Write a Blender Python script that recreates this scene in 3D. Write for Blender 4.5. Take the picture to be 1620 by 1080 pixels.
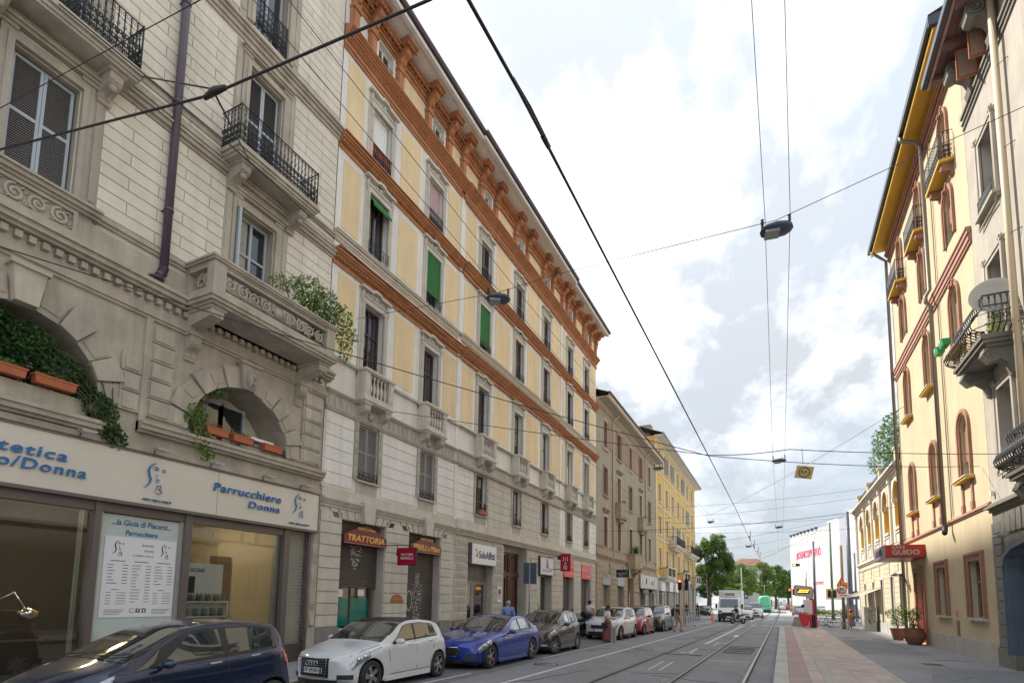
import bpy, math, random
from math import sin, cos, pi, radians, sqrt, atan2
from mathutils import Vector, Matrix
for o in list(bpy.data.objects): bpy.data.objects.remove(o)
scene = bpy.context.scene
C = scene.collection
rnd = random.Random(11)

# ---------------------------------------------------------------- camera
def cam_axes(y, p, r):
    F = Vector((-sin(y)*cos(p), cos(y)*cos(p), sin(p))); R = Vector((cos(y), sin(y), 0)); U = R.cross(F)
    return cos(r)*R+sin(r)*U, -sin(r)*R+cos(r)*U, F
R_, U_, F_ = cam_axes(0.45040479, 0.10280738, 0.01695417)
cd = bpy.data.cameras.new('camera'); cam = bpy.data.objects.new('camera', cd); C.objects.link(cam)
cam.matrix_world = Matrix(((R_.x, U_.x, -F_.x, 0), (R_.y, U_.y, -F_.y, 0), (R_.z, U_.z, -F_.z, 1.944), (0, 0, 0, 1)))
cd.sensor_width = 36; cd.lens = 19.275; cd.shift_y = 0.1953; cd.clip_start = 0.05; cd.clip_end = 3000
scene.camera = cam
# ---------------------------------------------------------------- sun and sky
SUN = Vector((-1.0, 0.42, 1.06)).normalized()
elev = math.asin(SUN.z); az = math.atan2(SUN.x, SUN.y)
ld = bpy.data.lights.new('sun', 'SUN'); ld.energy = 2.1; ld.angle = radians(2.0); ld.color = (1.0, 0.94, 0.85)
sun = bpy.data.objects.new('sun', ld); C.objects.link(sun)
sun.rotation_euler = SUN.to_track_quat('Z', 'Y').to_euler(); sun.location = (0, 0, 60)
world = bpy.data.worlds.new('World'); scene.world = world; world.use_nodes = True
nt = world.node_tree; nt.nodes.clear()
def N(tree, typ, **kw):
    n = tree.nodes.new(typ)
    for k, v in kw.items():
        if k in n.inputs: n.inputs[k].default_value = v
        else: setattr(n, k, v)
    return n
out = N(nt, 'ShaderNodeOutputWorld'); bg = N(nt, 'ShaderNodeBackground'); bg.inputs['Strength'].default_value = 0.12
sky = N(nt, 'ShaderNodeTexSky', sky_type='NISHITA', sun_disc=False, sun_elevation=elev, sun_rotation=az % (2*pi), air_density=1.3, dust_density=2.5, ozone_density=1.2)
tc = N(nt, 'ShaderNodeTexCoord')
sep = N(nt, 'ShaderNodeSeparateXYZ'); nt.links.new(tc.outputs['Generated'], sep.inputs[0])
mz = N(nt, 'ShaderNodeMath', operation='MAXIMUM'); mz.inputs[1].default_value = 0.0; nt.links.new(sep.outputs['Z'], mz.inputs[0])
az_ = N(nt, 'ShaderNodeMath', operation='ADD'); az_.inputs[1].default_value = 0.22; nt.links.new(mz.outputs[0], az_.inputs[0])
dv = N(nt, 'ShaderNodeVectorMath', operation='DIVIDE'); nt.links.new(tc.outputs['Generated'], dv.inputs[0])
cmb = N(nt, 'ShaderNodeCombineXYZ')
for i in range(3): nt.links.new(az_.outputs[0], cmb.inputs[i])
nt.links.new(cmb.outputs[0], dv.inputs[1])
mp = N(nt, 'ShaderNodeMapping'); mp.inputs['Scale'].default_value = (0.75, 0.42, 0.3); mp.inputs['Location'].default_value = (9.3, 6.6, 0.5)
nt.links.new(dv.outputs[0], mp.inputs[0])
n1 = N(nt, 'ShaderNodeTexNoise'); n1.inputs['Scale'].default_value = 1.6; n1.inputs['Detail'].default_value = 12; n1.inputs['Roughness'].default_value = 0.58; n1.inputs['Distortion'].default_value = 0.35
nt.links.new(mp.outputs[0], n1.inputs['Vector'])
cr = N(nt, 'ShaderNodeValToRGB'); cr.color_ramp.elements[0].position = 0.37; cr.color_ramp.elements[0].color = (0.0,)*3+(1,); cr.color_ramp.elements[1].position = 0.66; cr.color_ramp.elements[1].color = (1, 1, 1, 1)
nt.links.new(n1.outputs['Fac'], cr.inputs[0])
n2 = N(nt, 'ShaderNodeTexNoise'); n2.inputs['Scale'].default_value = 2.3; n2.inputs['Detail'].default_value = 11; n2.inputs['Roughness'].default_value = 0.6; nt.links.new(mp.outputs[0], n2.inputs['Vector'])
cr2 = N(nt, 'ShaderNodeValToRGB'); cr2.color_ramp.elements[0].position = 0.42; cr2.color_ramp.elements[0].color = (2.05, 2.18, 2.36, 1); cr2.color_ramp.elements[1].position = 0.65; cr2.color_ramp.elements[1].color = (6.9, 6.95, 7.05, 1)
nt.links.new(n2.outputs['Fac'], cr2.inputs[0])
mx = N(nt, 'ShaderNodeMix', data_type='RGBA'); nt.links.new(cr.outputs[0], mx.inputs[0])
ml = N(nt, 'ShaderNodeMix', data_type='RGBA', blend_type='MULTIPLY'); ml.inputs[0].default_value = 1
ml.inputs[7].default_value = (1.25, 1.25, 1.25, 1); nt.links.new(sky.outputs[0], ml.inputs[6])
hz = N(nt, 'ShaderNodeMix', data_type='RGBA'); hz.inputs[0].default_value = 0.9; hz.inputs[7].default_value = (1.82, 2.03, 2.30, 1); nt.links.new(ml.outputs[2], hz.inputs[6]); nt.links.new(hz.outputs[2], mx.inputs[6]); nt.links.new(cr2.outputs[0], mx.inputs[7])
gr = N(nt, 'ShaderNodeMapRange'); gr.inputs['From Min'].default_value = 0.0; gr.inputs['From Max'].default_value = 1.0; gr.inputs['To Min'].default_value = 0.70; gr.inputs['To Max'].default_value = 1.22; nt.links.new(mz.outputs[0], gr.inputs[0])
gs = N(nt, 'ShaderNodeVectorMath', operation='SCALE'); nt.links.new(mx.outputs[2], gs.inputs[0]); nt.links.new(gr.outputs[0], gs.inputs['Scale']); nt.links.new(gs.outputs[0], bg.inputs[0]); nt.links.new(bg.outputs[0], out.inputs[0])
vs = scene.view_settings; vs.view_transform = 'Standard'; vs.look = 'None'; vs.gamma = 1.0; vs.exposure = 1.75; vs.use_curve_mapping = False
scene.cycles.max_bounces = 6; scene.cycles.transparent_max_bounces = 12; scene.cycles.glossy_bounces = 3; scene.cycles.transmission_bounces = 4

# ---------------------------------------------------------------- materials
MATS = {}
def mat(name, col, rough=0.8, metal=0.0, var=0.0, vs=1.5, bump=0.0, bs=40.0, dirt=0.0, coat=0.0, spec=0.5, objvar=0.0, emit=None, es=1.0, streak=0.0):
    if name in MATS: return MATS[name]
    m = bpy.data.materials.new(name); MATS[name] = m; m.use_nodes = True
    t = m.node_tree; b = t.nodes['Principled BSDF']
    b.inputs['Base Color'].default_value = (*col, 1); b.inputs['Roughness'].default_value = rough; b.inputs['Metallic'].default_value = metal
    b.inputs['Coat Weight'].default_value = coat; b.inputs['Coat Roughness'].default_value = 0.03; b.inputs['Specular IOR Level'].default_value = spec
    if emit: b.inputs['Emission Color'].default_value = (*emit, 1); b.inputs['Emission Strength'].default_value = es
    L = t.links.new
    if var or dirt or bump or objvar or streak:
        g = N(t, 'ShaderNodeNewGeometry'); cur = None
        rgb = N(t, 'ShaderNodeRGB'); rgb.outputs[0].default_value = (*col, 1); cur = rgb.outputs[0]
        def mul(cur, fac_sock, lo, hi):
            r = N(t, 'ShaderNodeMapRange'); r.inputs['From Min'].default_value = 0.3; r.inputs['From Max'].default_value = 0.7
            r.inputs['To Min'].default_value = lo; r.inputs['To Max'].default_value = hi; L(fac_sock, r.inputs[0])
            x = N(t, 'ShaderNodeVectorMath', operation='SCALE'); L(cur, x.inputs[0]); L(r.outputs[0], x.inputs['Scale']); return x.outputs[0]
        if var:
            n = N(t, 'ShaderNodeTexNoise'); n.inputs['Scale'].default_value = vs; n.inputs['Detail'].default_value = 8; n.inputs['Roughness'].default_value = 0.62; L(g.outputs['Position'], n.inputs['Vector'])
            cur = mul(cur, n.outputs['Fac'], 1-var, 1+var*0.6)
        if dirt or streak:
            mp = N(t, 'ShaderNodeMapping'); mp.inputs['Scale'].default_value = (2.2, 2.2, 0.18); L(g.outputs['Position'], mp.inputs[0])
            n = N(t, 'ShaderNodeTexNoise'); n.inputs['Scale'].default_value = 1.3; n.inputs['Detail'].default_value = 10; n.inputs['Roughness'].default_value = 0.7; L(mp.outputs[0], n.inputs['Vector'])
            cur = mul(cur, n.outputs['Fac'], 1-(dirt or streak), 1.04)
        if objvar:
            oi = N(t, 'ShaderNodeObjectInfo'); r = N(t, 'ShaderNodeMapRange'); r.inputs['To Min'].default_value = 1-objvar; r.inputs['To Max'].default_value = 1+objvar*0.6; L(oi.outputs['Random'], r.inputs[0])
            x = N(t, 'ShaderNodeVectorMath', operation='SCALE'); L(cur, x.inputs[0]); L(r.outputs[0], x.inputs['Scale']); cur = x.outputs[0]
        L(cur, b.inputs['Base Color'])
        if 'leaves' in name:
            tl = N(t, 'ShaderNodeBsdfTranslucent'); L(cur, tl.inputs[0]); ms = N(t, 'ShaderNodeMixShader'); ms.inputs[0].default_value = 0.4; L(b.outputs[0], ms.inputs[1]); L(tl.outputs[0], ms.inputs[2]); L(ms.outputs[0], t.nodes['Material Output'].inputs[0])
        if bump:
            n = N(t, 'ShaderNodeTexNoise'); n.inputs['Scale'].default_value = bs; n.inputs['Detail'].default_value = 5; L(g.outputs['Position'], n.inputs['Vector'])
            bp = N(t, 'ShaderNodeBump'); bp.inputs['Strength'].default_value = bump; bp.inputs['Distance'].default_value = 0.01; L(n.outputs['Fac'], bp.inputs['Height']); L(bp.outputs[0], b.inputs['Normal'])
    return m
def glass_mat(name, tint=(0.8, 0.85, 0.85), tr=0.85):
    m = bpy.data.materials.new(name); m.use_nodes = True; t = m.node_tree; t.nodes.clear(); L = t.links.new
    o = N(t, 'ShaderNodeOutputMaterial'); mix = N(t, 'ShaderNodeMixShader'); tp = N(t, 'ShaderNodeBsdfTransparent'); gl = N(t, 'ShaderNodeBsdfGlossy')
    tp.inputs[0].default_value = (*tint, 1); gl.inputs['Roughness'].default_value = 0.01; gl.inputs[0].default_value = (0.95, 0.97, 1, 1)
    lw = N(t, 'ShaderNodeLayerWeight'); lw.inputs['Blend'].default_value = 0.32
    r = N(t, 'ShaderNodeMapRange'); r.inputs['To Min'].default_value = 1-tr; r.inputs['To Max'].default_value = 1.0; L(lw.outputs['Fresnel'], r.inputs[0])
    L(r.outputs[0], mix.inputs[0]); L(tp.outputs[0], mix.inputs[1]); L(gl.outputs[0], mix.inputs[2]); L(mix.outputs[0], o.inputs[0]); return m

M = dict(
 plA=mat('cream_plaster', (0.76, 0.70, 0.585), 0.85, var=0.12, vs=0.9, bump=0.25, bs=60, dirt=0.16, objvar=0.05),
 stA=mat('grey_beige_stone', (0.51, 0.455, 0.37), 0.85, var=0.2, vs=1.4, bump=0.4, bs=45, dirt=0.3, objvar=0.10),
 joint=mat('dark_joint', (0.16, 0.13, 0.10), 0.95, var=0.2),
 whB=mat('white_render', (0.79, 0.765, 0.71), 0.85, var=0.09, vs=1.2, bump=0.2, dirt=0.17, objvar=0.03),
 yeB=mat('pale_yellow_panel', (0.78, 0.61, 0.36), 0.85, var=0.08, vs=0.8, bump=0.2, dirt=0.12, objvar=0.04),
 orB=mat('terracotta_orange', (0.50, 0.22, 0.10), 0.8, var=0.2, vs=3, bump=0.5, bs=35, dirt=0.28),
 stB=mat('warm_grey_stone', (0.60, 0.56, 0.48), 0.85, var=0.12, vs=2, bump=0.4, bs=50, dirt=0.16, objvar=0.05),
 stBd=mat('dark_warm_stone', (0.50, 0.46, 0.395), 0.85, var=0.16, vs=2, bump=0.5, bs=40, dirt=0.2, objvar=0.05),
 plinth=mat('granite_plinth', (0.25, 0.23, 0.205), 0.8, var=0.2, vs=6, bump=0.3, bs=90),
 brC=mat('olive_brown_render', (0.37, 0.32, 0.235), 0.88, var=0.14, vs=1.1, bump=0.3, dirt=0.2),
 moC=mat('mauve_render', (0.33, 0.23, 0.17), 0.88, var=0.2, vs=1.5, bump=0.3, dirt=0.15),
 trC=mat('pinkish_trim', (0.53, 0.42, 0.32), 0.85, var=0.1, dirt=0.12),
 stC=mat('tan_rusticated_stone', (0.42, 0.335, 0.235), 0.88, var=0.2, vs=2, bump=0.5, dirt=0.2, objvar=0.08),
 yeD=mat('strong_yellow_render', (0.68, 0.42, 0.08), 0.85, var=0.07, vs=0.8, dirt=0.08),
 whD=mat('white_trim', (0.66, 0.62, 0.54), 0.85, var=0.08, dirt=0.1),
 grD=mat('light_grey_stone', (0.42, 0.40, 0.36), 0.85, var=0.12, vs=1.5, dirt=0.18, objvar=0.07),
 yeE=mat('butter_yellow_render', (0.60, 0.50, 0.325), 0.88, var=0.10, vs=0.8, bump=0.3, bs=50, dirt=0.13),
 yeE2=mat('lower_yellow_render', (0.60, 0.50, 0.32), 0.88, var=0.10, vs=0.8, bump=0.3, bs=50, dirt=0.13),
 teE=mat('terracotta_moulding', (0.38, 0.20, 0.13), 0.8, var=0.14, vs=4, bump=0.5, bs=50, dirt=0.1),
 brick=mat('brick_red_band', (0.43, 0.24, 0.18), 0.85, var=0.1, vs=3, bump=0.3),
 ochre=mat('ochre_paint', (0.68, 0.42, 0.06), 0.75, var=0.08),
 marble=mat('streaked_marble', (0.52, 0.50, 0.46), 0.6, var=0.12, vs=2.5, streak=0.25),
 grF=mat('grey_beige_render', (0.46, 0.415, 0.35), 0.88, var=0.14, vs=1.0, bump=0.3, dirt=0.18),
 dkF=mat('dark_grey_stone', (0.235, 0.22, 0.185), 0.85, var=0.14, vs=2, bump=0.4, dirt=0.2, objvar=0.06),
 blueF=mat('blue_grey_paint', (0.12, 0.16, 0.20), 0.5, var=0.1),
 woodR=mat('varnished_shutter_wood', (0.34, 0.12, 0.04), 0.5, var=0.2, vs=8),
 eaveW=mat('purple_brown_soffit', (0.20, 0.11, 0.10), 0.7, var=0.15, vs=3),
 plG=mat('cream_render_low', (0.62, 0.54, 0.39), 0.88, var=0.07, dirt=0.1),
 whG=mat('cream_white_trim', (0.68, 0.63, 0.53), 0.85, var=0.08, dirt=0.12),
 iron=mat('dark_wrought_iron', (0.028, 0.03, 0.036), 0.5, metal=0.3),
 gutter=mat('dark_metal_gutter', (0.10, 0.075, 0.085), 0.45, metal=0.4, var=0.1),
 gutterB=mat('blue_grey_gutter', (0.05, 0.065, 0.085), 0.35, metal=0.5),
 purple=mat('purple_brown_pipe', (0.085, 0.06, 0.085), 0.4, coat=0.2),
 cream=mat('cream_pipe', (0.60, 0.50, 0.34), 0.5),
 pipeG=mat('grey_brown_pipe', (0.22, 0.19, 0.16), 0.5, metal=0.3),
 frameW=mat('pale_window_paint', (0.42, 0.47, 0.52), 0.5),
 frameD=mat('dark_brown_window_wood', (0.075, 0.045, 0.04), 0.5, var=0.15),
 shutG=mat('grey_shutter_paint', (0.25, 0.235, 0.22), 0.55),
 shutM=mat('mauve_brown_shutter', (0.155, 0.125, 0.115), 0.6, objvar=0.1),
 shutB=mat('pale_blue_shutter', (0.28, 0.36, 0.42), 0.6, objvar=0.08),
 shutR=mat('dark_red_shutter', (0.19, 0.045, 0.045), 0.55, objvar=0.15),
 green=mat('green_roller_blind', (0.02, 0.17, 0.035), 0.7, var=0.1, vs=10),
 curtR=mat('red_curtain', (0.48, 0.10, 0.06), 0.85, var=0.25, vs=6),
 curtP=mat('pink_curtain', (0.50, 0.36, 0.36), 0.85, var=0.12, vs=5),
 pane=mat('window_pane', (0.015, 0.02, 0.024), 0.03, spec=1.0, coat=0.6, objvar=0.3),
 asphalt=mat('asphalt', (0.255, 0.253, 0.26), 0.85, var=0.2, vs=0.35, bump=0.6, bs=160, dirt=0.2),
 asph2=mat('asphalt_pavement', (0.30, 0.30, 0.31), 0.85, var=0.2, vs=0.4, bump=0.5, bs=200, dirt=0.16),
 setts=mat('light_crossing_asphalt', (0.34, 0.34, 0.335), 0.85, var=0.12, vs=0.4, bump=0.3),
 granite=mat('granite_kerb', (0.44, 0.42, 0.395), 0.75, var=0.14, vs=5, bump=0.3, bs=150, objvar=0.1),
 pinkt=mat('pink_paving', (0.50, 0.415, 0.37), 0.8, var=0.14, vs=1.2, bump=0.3, bs=120, objvar=0.14, dirt=0.14),
 tactile=mat('tactile_paving', (0.38, 0.275, 0.25), 0.8, var=0.12, vs=3, objvar=0.06),
 beige=mat('beige_paving', (0.40, 0.37, 0.33), 0.8, var=0.10, vs=3, objvar=0.06),
 paint=mat('road_marking_paint', (0.62, 0.62, 0.60), 0.7, var=0.3, vs=9),
 rail=mat('tram_rail_steel', (0.30, 0.295, 0.29), 0.28, metal=0.9, var=0.2, vs=3),
 groove=mat('rail_groove', (0.02, 0.02, 0.02), 0.9),
 railbed=mat('worn_rail_bed', (0.20, 0.195, 0.185), 0.8, var=0.2, vs=2),
 roof=mat('clay_roof', (0.22, 0.11, 0.075), 0.9, var=0.3, vs=5, bump=0.5, bs=15),
 roofS=mat('slate_roof', (0.12, 0.11, 0.12), 0.8, var=0.2, vs=2),
 soffit=mat('grey_soffit', (0.40, 0.37, 0.33), 0.85, var=0.1),
 rubber=mat('black_rubber', (0.02, 0.02, 0.02), 0.75), black=mat('satin_black', (0.02, 0.02, 0.022), 0.4),
 chrome=mat('chrome', (0.7, 0.7, 0.72), 0.12, metal=1.0), alloy=mat('alloy_wheel', (0.42, 0.42, 0.44), 0.28, metal=0.85),
 white=mat('white_enamel', (0.75, 0.75, 0.74), 0.4), red=mat('red_enamel', (0.55, 0.02, 0.03), 0.4), blue=mat('blue_enamel', (0.02, 0.08, 0.32), 0.4),
 navy=mat('dark_slate_sign_back', (0.06, 0.085, 0.12), 0.5), steel=mat('galvanised_steel', (0.30, 0.31, 0.33), 0.45, metal=0.6, var=0.15),
 greenP=mat('green_pole_paint', (0.10, 0.17, 0.11), 0.5), poleG=mat('blue_grey_pole_paint', (0.13, 0.16, 0.22), 0.45),
 wood=mat('weathered_wood', (0.24, 0.18, 0.11), 0.8, var=0.25, vs=6),
 fascia=mat('brushed_pale_fascia', (0.64, 0.60, 0.525), 0.42, var=0.06, vs=0.8, metal=0.15),
 signblue=mat('sign_blue', (0.015, 0.14, 0.36), 0.35), alu=mat('brown_grey_aluminium', (0.155, 0.135, 0.13), 0.4, metal=0.4),
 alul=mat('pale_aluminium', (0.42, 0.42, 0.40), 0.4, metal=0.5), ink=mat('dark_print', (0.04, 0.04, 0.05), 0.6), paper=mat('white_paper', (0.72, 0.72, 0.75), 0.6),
 mint=mat('mint_backing', (0.50, 0.57, 0.53), 0.4, var=0.12, vs=1.5),
 metal_sh=mat('roller_shutter_steel', (0.115, 0.098, 0.088), 0.5, metal=0.3, var=0.25, vs=1.5),
 graf=mat('white_stencil_paint', (0.55, 0.55, 0.53), 0.7, var=0.4, vs=14),
 maroon=mat('maroon_sign', (0.145, 0.02, 0.022), 0.4), gold=mat('gold_letters', (0.75, 0.38, 0.08), 0.4), crimson=mat('crimson_sign', (0.36, 0.0, 0.03), 0.4),
 coral=mat('coral_red_sign', (0.72, 0.06, 0.05), 0.45), doorB=mat('dark_brown_portal_wood', (0.075, 0.026, 0.02), 0.45, var=0.2, vs=3),
 teal=mat('teal_glass_film', (0.0, 0.17, 0.14), 0.15, coat=0.5), warmint=mat('warm_interior_wall', (0.62, 0.50, 0.30), 0.8), darkint=mat('dark_interior', (0.05, 0.045, 0.04), 0.8),
 leaf1=mat('dark_green_leaves', (0.035, 0.10, 0.025), 0.6, var=0.4, vs=3), leaf2=mat('bright_green_leaves', (0.12, 0.24, 0.045), 0.6, var=0.3, vs=2),
 leaf3=mat('yellow_green_leaves', (0.34, 0.42, 0.10), 0.6, var=0.3, vs=1), leaf4=mat('mid_green_leaves', (0.07, 0.165, 0.035), 0.6, var=0.3, vs=2),
 bark=mat('bark', (0.10, 0.08, 0.06), 0.9, var=0.3, vs=10, bump=0.6), terra=mat('terracotta_pot', (0.42, 0.12, 0.05), 0.75, var=0.15, vs=5), terraD=mat('brown_clay_pot', (0.24, 0.10, 0.065), 0.7, var=0.2, vs=5),
 concrete=mat('concrete', (0.42, 0.40, 0.36), 0.85, var=0.15, vs=4, bump=0.4),
)
M['glass'] = glass_mat('shop_glass', tr=0.93); M['glassD'] = glass_mat('tinted_glass', (0.45, 0.5, 0.5), 0.7)

# ---------------------------------------------------------------- mesh builder
class MB:
    def __init__(s): s.v = []; s.f = []; s.m = []; s.sm = []
    def face(s, idx, m=0, sm=False): s.f.append(idx); s.m.append(m); s.sm.append(sm)
    def add(s, pts, faces, m=0, sm=False):
        b = len(s.v); s.v.extend(pts)
        for f in faces: s.face([b+i for i in f], m, sm)
    def box(s, x0, x1, y0, y1, z0, z1, m=0):
        s.add([(x0,y0,z0),(x1,y0,z0),(x1,y1,z0),(x0,y1,z0),(x0,y0,z1),(x1,y0,z1),(x1,y1,z1),(x0,y1,z1)],
              [(3,2,1,0),(4,5,6,7),(0,1,5,4),(1,2,6,5),(2,3,7,6),(3,0,4,7)], m)
    def quad(s, a, b, c, d, m=0, sm=False): s.add([a,b,c,d], [(0,1,2,3)], m, sm)
    def loft(s, rings, m=0, sm=True, cap=True, close=True):
        n = len(rings[0]); b = len(s.v)
        for r in rings: s.v.extend(r)
        for i in range(len(rings)-1):
            for j in range(n if close else n-1):
                k = (j+1) % n; s.face([b+i*n+j, b+i*n+k, b+(i+1)*n+k, b+(i+1)*n+j], m, sm)
        if cap: s.face([b+j for j in range(n)][::-1], m); s.face([b+(len(rings)-1)*n+j for j in range(n)], m)
    def prism(s, poly, fn, a, b, m=0, sm=False):      # fn(p, t) -> 3d point
        s.loft([[fn(p, a) for p in poly], [fn(p, b) for p in poly]], m, sm)
    def tube(s, pts, r, n=6, m=0, cap=True, sm=True):
        pts = [Vector(p) for p in pts]; rings = []
        up = None
        for i, p in enumerate(pts):
            d = (pts[min(i+1, len(pts)-1)]-pts[max(i-1, 0)])
            if d.length < 1e-9: d = Vector((0,0,1))
            d.normalize()
            if up is None: up = Vector((0,0,1)) if abs(d.z) < 0.9 else Vector((1,0,0))
            a = d.cross(up)
            if a.length < 1e-4: a = d.cross(Vector((0,1,0)))
            a.normalize(); c = a.cross(d); up = c
            rr = r[i] if isinstance(r, (list, tuple)) else r
            rings.append([tuple(p+a*(rr*cos(2*pi*k/n))+c*(rr*sin(2*pi*k/n))) for k in range(n)])
        s.loft(rings, m, sm, cap)
    def lathe(s, prof, c, n=12, m=0, axis='z', sm=True, cap=True):
        rings = []
        for r, h in prof:
            ring = []
            for k in range(n):
                a = 2*pi*k/n; u, w = r*cos(a), r*sin(a)
                ring.append((c[0]+u, c[1]+w, c[2]+h) if axis == 'z' else (c[0]+h, c[1]+u, c[2]+w) if axis == 'x' else (c[0]+u, c[1]+h, c[2]+w))
            rings.append(ring)
        s.loft(rings, m, sm, cap)
    def mesh(s, name, mats, org=(0,0,0)):
        me = bpy.data.meshes.new(name)
        ox, oy, oz = org
        me.from_pydata([(x-ox, y-oy, z-oz) for x, y, z in s.v], [], s.f)
        for mm in mats: me.materials.append(M[mm] if isinstance(mm, str) else mm)
        me.polygons.foreach_set('material_index', s.m); me.polygons.foreach_set('use_smooth', s.sm)
        me.update(); return me
    def build(s, name, mats, parent=None, org=None):
        if not isinstance(mats, (list, tuple)): mats = [mats]
        if org is None: org = (0,0,0) if parent is None else wloc(parent)
        o = bpy.data.objects.new(name, s.mesh(name, mats, org)); C.objects.link(o)
        attach(o, org, parent); return o
WL = {}
def wloc(o): return WL.get(o.name, (0,0,0))
def attach(o, world, parent=None):
    if parent is not None:
        o.parent = parent; p = wloc(parent); o.location = (world[0]-p[0], world[1]-p[1], world[2]-p[2])
    else: o.location = world
    WL[o.name] = tuple(world)
def put(name, me, world, parent=None, scale=None, rz=None):
    o = bpy.data.objects.new(name, me); C.objects.link(o); attach(o, world, parent)
    if scale: o.scale = scale
    if rz is not None: o.rotation_euler = (0, 0, rz)
    return o
def thing(name, label, cat, loc, group=None, rz=0):
    o = bpy.data.objects.new(name, None); o.empty_display_size = 0.2; C.objects.link(o); attach(o, loc); o.rotation_euler = (0,0,rz)
    o['label'] = label; o['category'] = cat
    if group: o['group'] = group
    return o
def tag(o, label, cat, group=None):
    o['label'] = label; o['category'] = cat
    if group: o['group'] = group
    return o
def struct(o, kind='structure'): o['kind'] = kind; return o
def stuff(o): o['kind'] = 'stuff'; return o
UNIT = {}
def unit(matname):          # one unit cube mesh per material, with slightly chamfered front edges
    if matname not in UNIT:
        b = MB(); b.box(-.5,.5,-.5,.5,-.5,.5); UNIT[matname] = b.mesh('block', [matname])
    return UNIT[matname]
def block(name, matname, x0, x1, y0, y1, z0, z1, parent):
    return put(name, unit(matname), ((x0+x1)/2, (y0+y1)/2, (z0+z1)/2), parent, (abs(x1-x0), abs(y1-y0), abs(z1-z0)))

# facade frame: world coordinates, a = street coordinate Y, d = distance out of the wall, z
class Fac:
    def __init__(s, X, side): s.X = X; s.k = 1 if side == 'L' else -1
    def P(s, a, d, z): return (s.X+s.k*d, a, z)
    def box(s, b, a0, a1, d0, d1, z0, z1, m=0):
        x0, x1 = s.X+s.k*d0, s.X+s.k*d1
        b.box(min(x0,x1), max(x0,x1), min(a0,a1), max(a0,a1), z0, z1, m)
    def prof(s, b, pts, a0, a1, m=0):         # profile (d, z) swept along the street
        b.prism(pts, lambda p, t: s.P(t, p[0], p[1]), a0, a1, m)
    def poly(s, b, pts, d0, d1, m=0):          # outline (a, z) extruded outwards
        b.prism(pts, lambda p, t: s.P(p[0], t, p[1]), d0, d1, m)
    def plan(s, b, pts, z0, z1, m=0):          # outline (a, d) extruded up
        b.prism(pts, lambda p, t: s.P(p[0], p[1], t), z0, z1, m)
    def wall(s, b, a0, a1, z0, z1, holes, d=0.0, rev=0.28, m=0, mr=None):
        """front skin with rectangular or arched openings and their reveals; hole = (a0,a1,z0,z1[,rise])"""
        mr = m if mr is None else mr
        A = sorted({a0, a1}|{h[0] for h in holes}|{h[1] for h in holes}); Z = sorted({z0, z1}|{h[2] for h in holes}|{h[3] for h in holes})
        A = [x for x in A if a0 <= x <= a1]; Z = [x for x in Z if z0 <= x <= z1]
        for j in range(len(Z)-1):
            run = None
            for i in range(len(A)-1):
                ca, cz = (A[i]+A[i+1])/2, (Z[j]+Z[j+1])/2
                solid = not any(h[0] < ca < h[1] and h[2] < cz < h[3] for h in holes)
                if solid and run is None: run = A[i]
                if (not solid or i == len(A)-2) and run is not None:
                    e = A[i+1] if solid else A[i]
                    b.quad(s.P(run,d,Z[j]), s.P(e,d,Z[j]), s.P(e,d,Z[j+1]), s.P(run,d,Z[j+1]), m); run = None
        for h in holes:
            p0, p1, q0, q1 = h[:4]; rise = h[4] if len(h) > 4 else 0
            if rise:
                n = 12; sp = q1-rise; cx = (p0+p1)/2; hw = (p1-p0)/2; arc = [(cx-hw*cos(pi*i/n), sp+rise*sin(pi*i/n)) for i in range(n+1)]
                for i in range(n):
                    (xa, za), (xb, zb) = arc[i], arc[i+1]
                    b.quad(s.P(xa,d,za), s.P(xb,d,zb), s.P(xb,d,q1), s.P(xa,d,q1), m)
                    b.quad(s.P(xa,d,za), s.P(xa,d-rev,za), s.P(xb,d-rev,zb), s.P(xb,d,zb), mr)
                top = sp
            else:
                b.quad(s.P(p0,d,q1), s.P(p0,d-rev,q1), s.P(p1,d-rev,q1), s.P(p1,d,q1), mr); top = q1
            b.quad(s.P(p0,d,q0), s.P(p0,d-rev,q0), s.P(p0,d-rev,top), s.P(p0,d,top), mr)
            b.quad(s.P(p1,d,q0), s.P(p1,d-rev,q0), s.P(p1,d-rev,top), s.P(p1,d,top), mr)
            b.quad(s.P(p0,d,q0), s.P(p0,d-rev,q0), s.P(p1,d-rev,q0), s.P(p1,d,q0), mr)
    def frame(s, b, a0, a1, z0, z1, w, d0, d1, m=0, bottom=True, top=True):
        s.box(b, a0-w, a0, d0, d1, z0-(w if bottom else 0), z1+(w if top else 0), m); s.box(b, a1, a1+w, d0, d1, z0-(w if bottom else 0), z1+(w if top else 0), m)
        if top: s.box(b, a0, a1, d0, d1, z1, z1+w, m)
        if bottom: s.box(b, a0, a1, d0, d1, z0-w, z0, m)
    def steps(s, b, a0, a1, z0, lst, m=0, ends=0.0):   # stacked mouldings: (height, d) from z0 upward
        z = z0
        for hgt, d in lst:
            s.box(b, a0-ends*d, a1+ends*d, -0.02, d, z, z+hgt, m); z += hgt
LF = Fac(-12.0, 'L'); RF = Fac(6.16, 'R')

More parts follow.
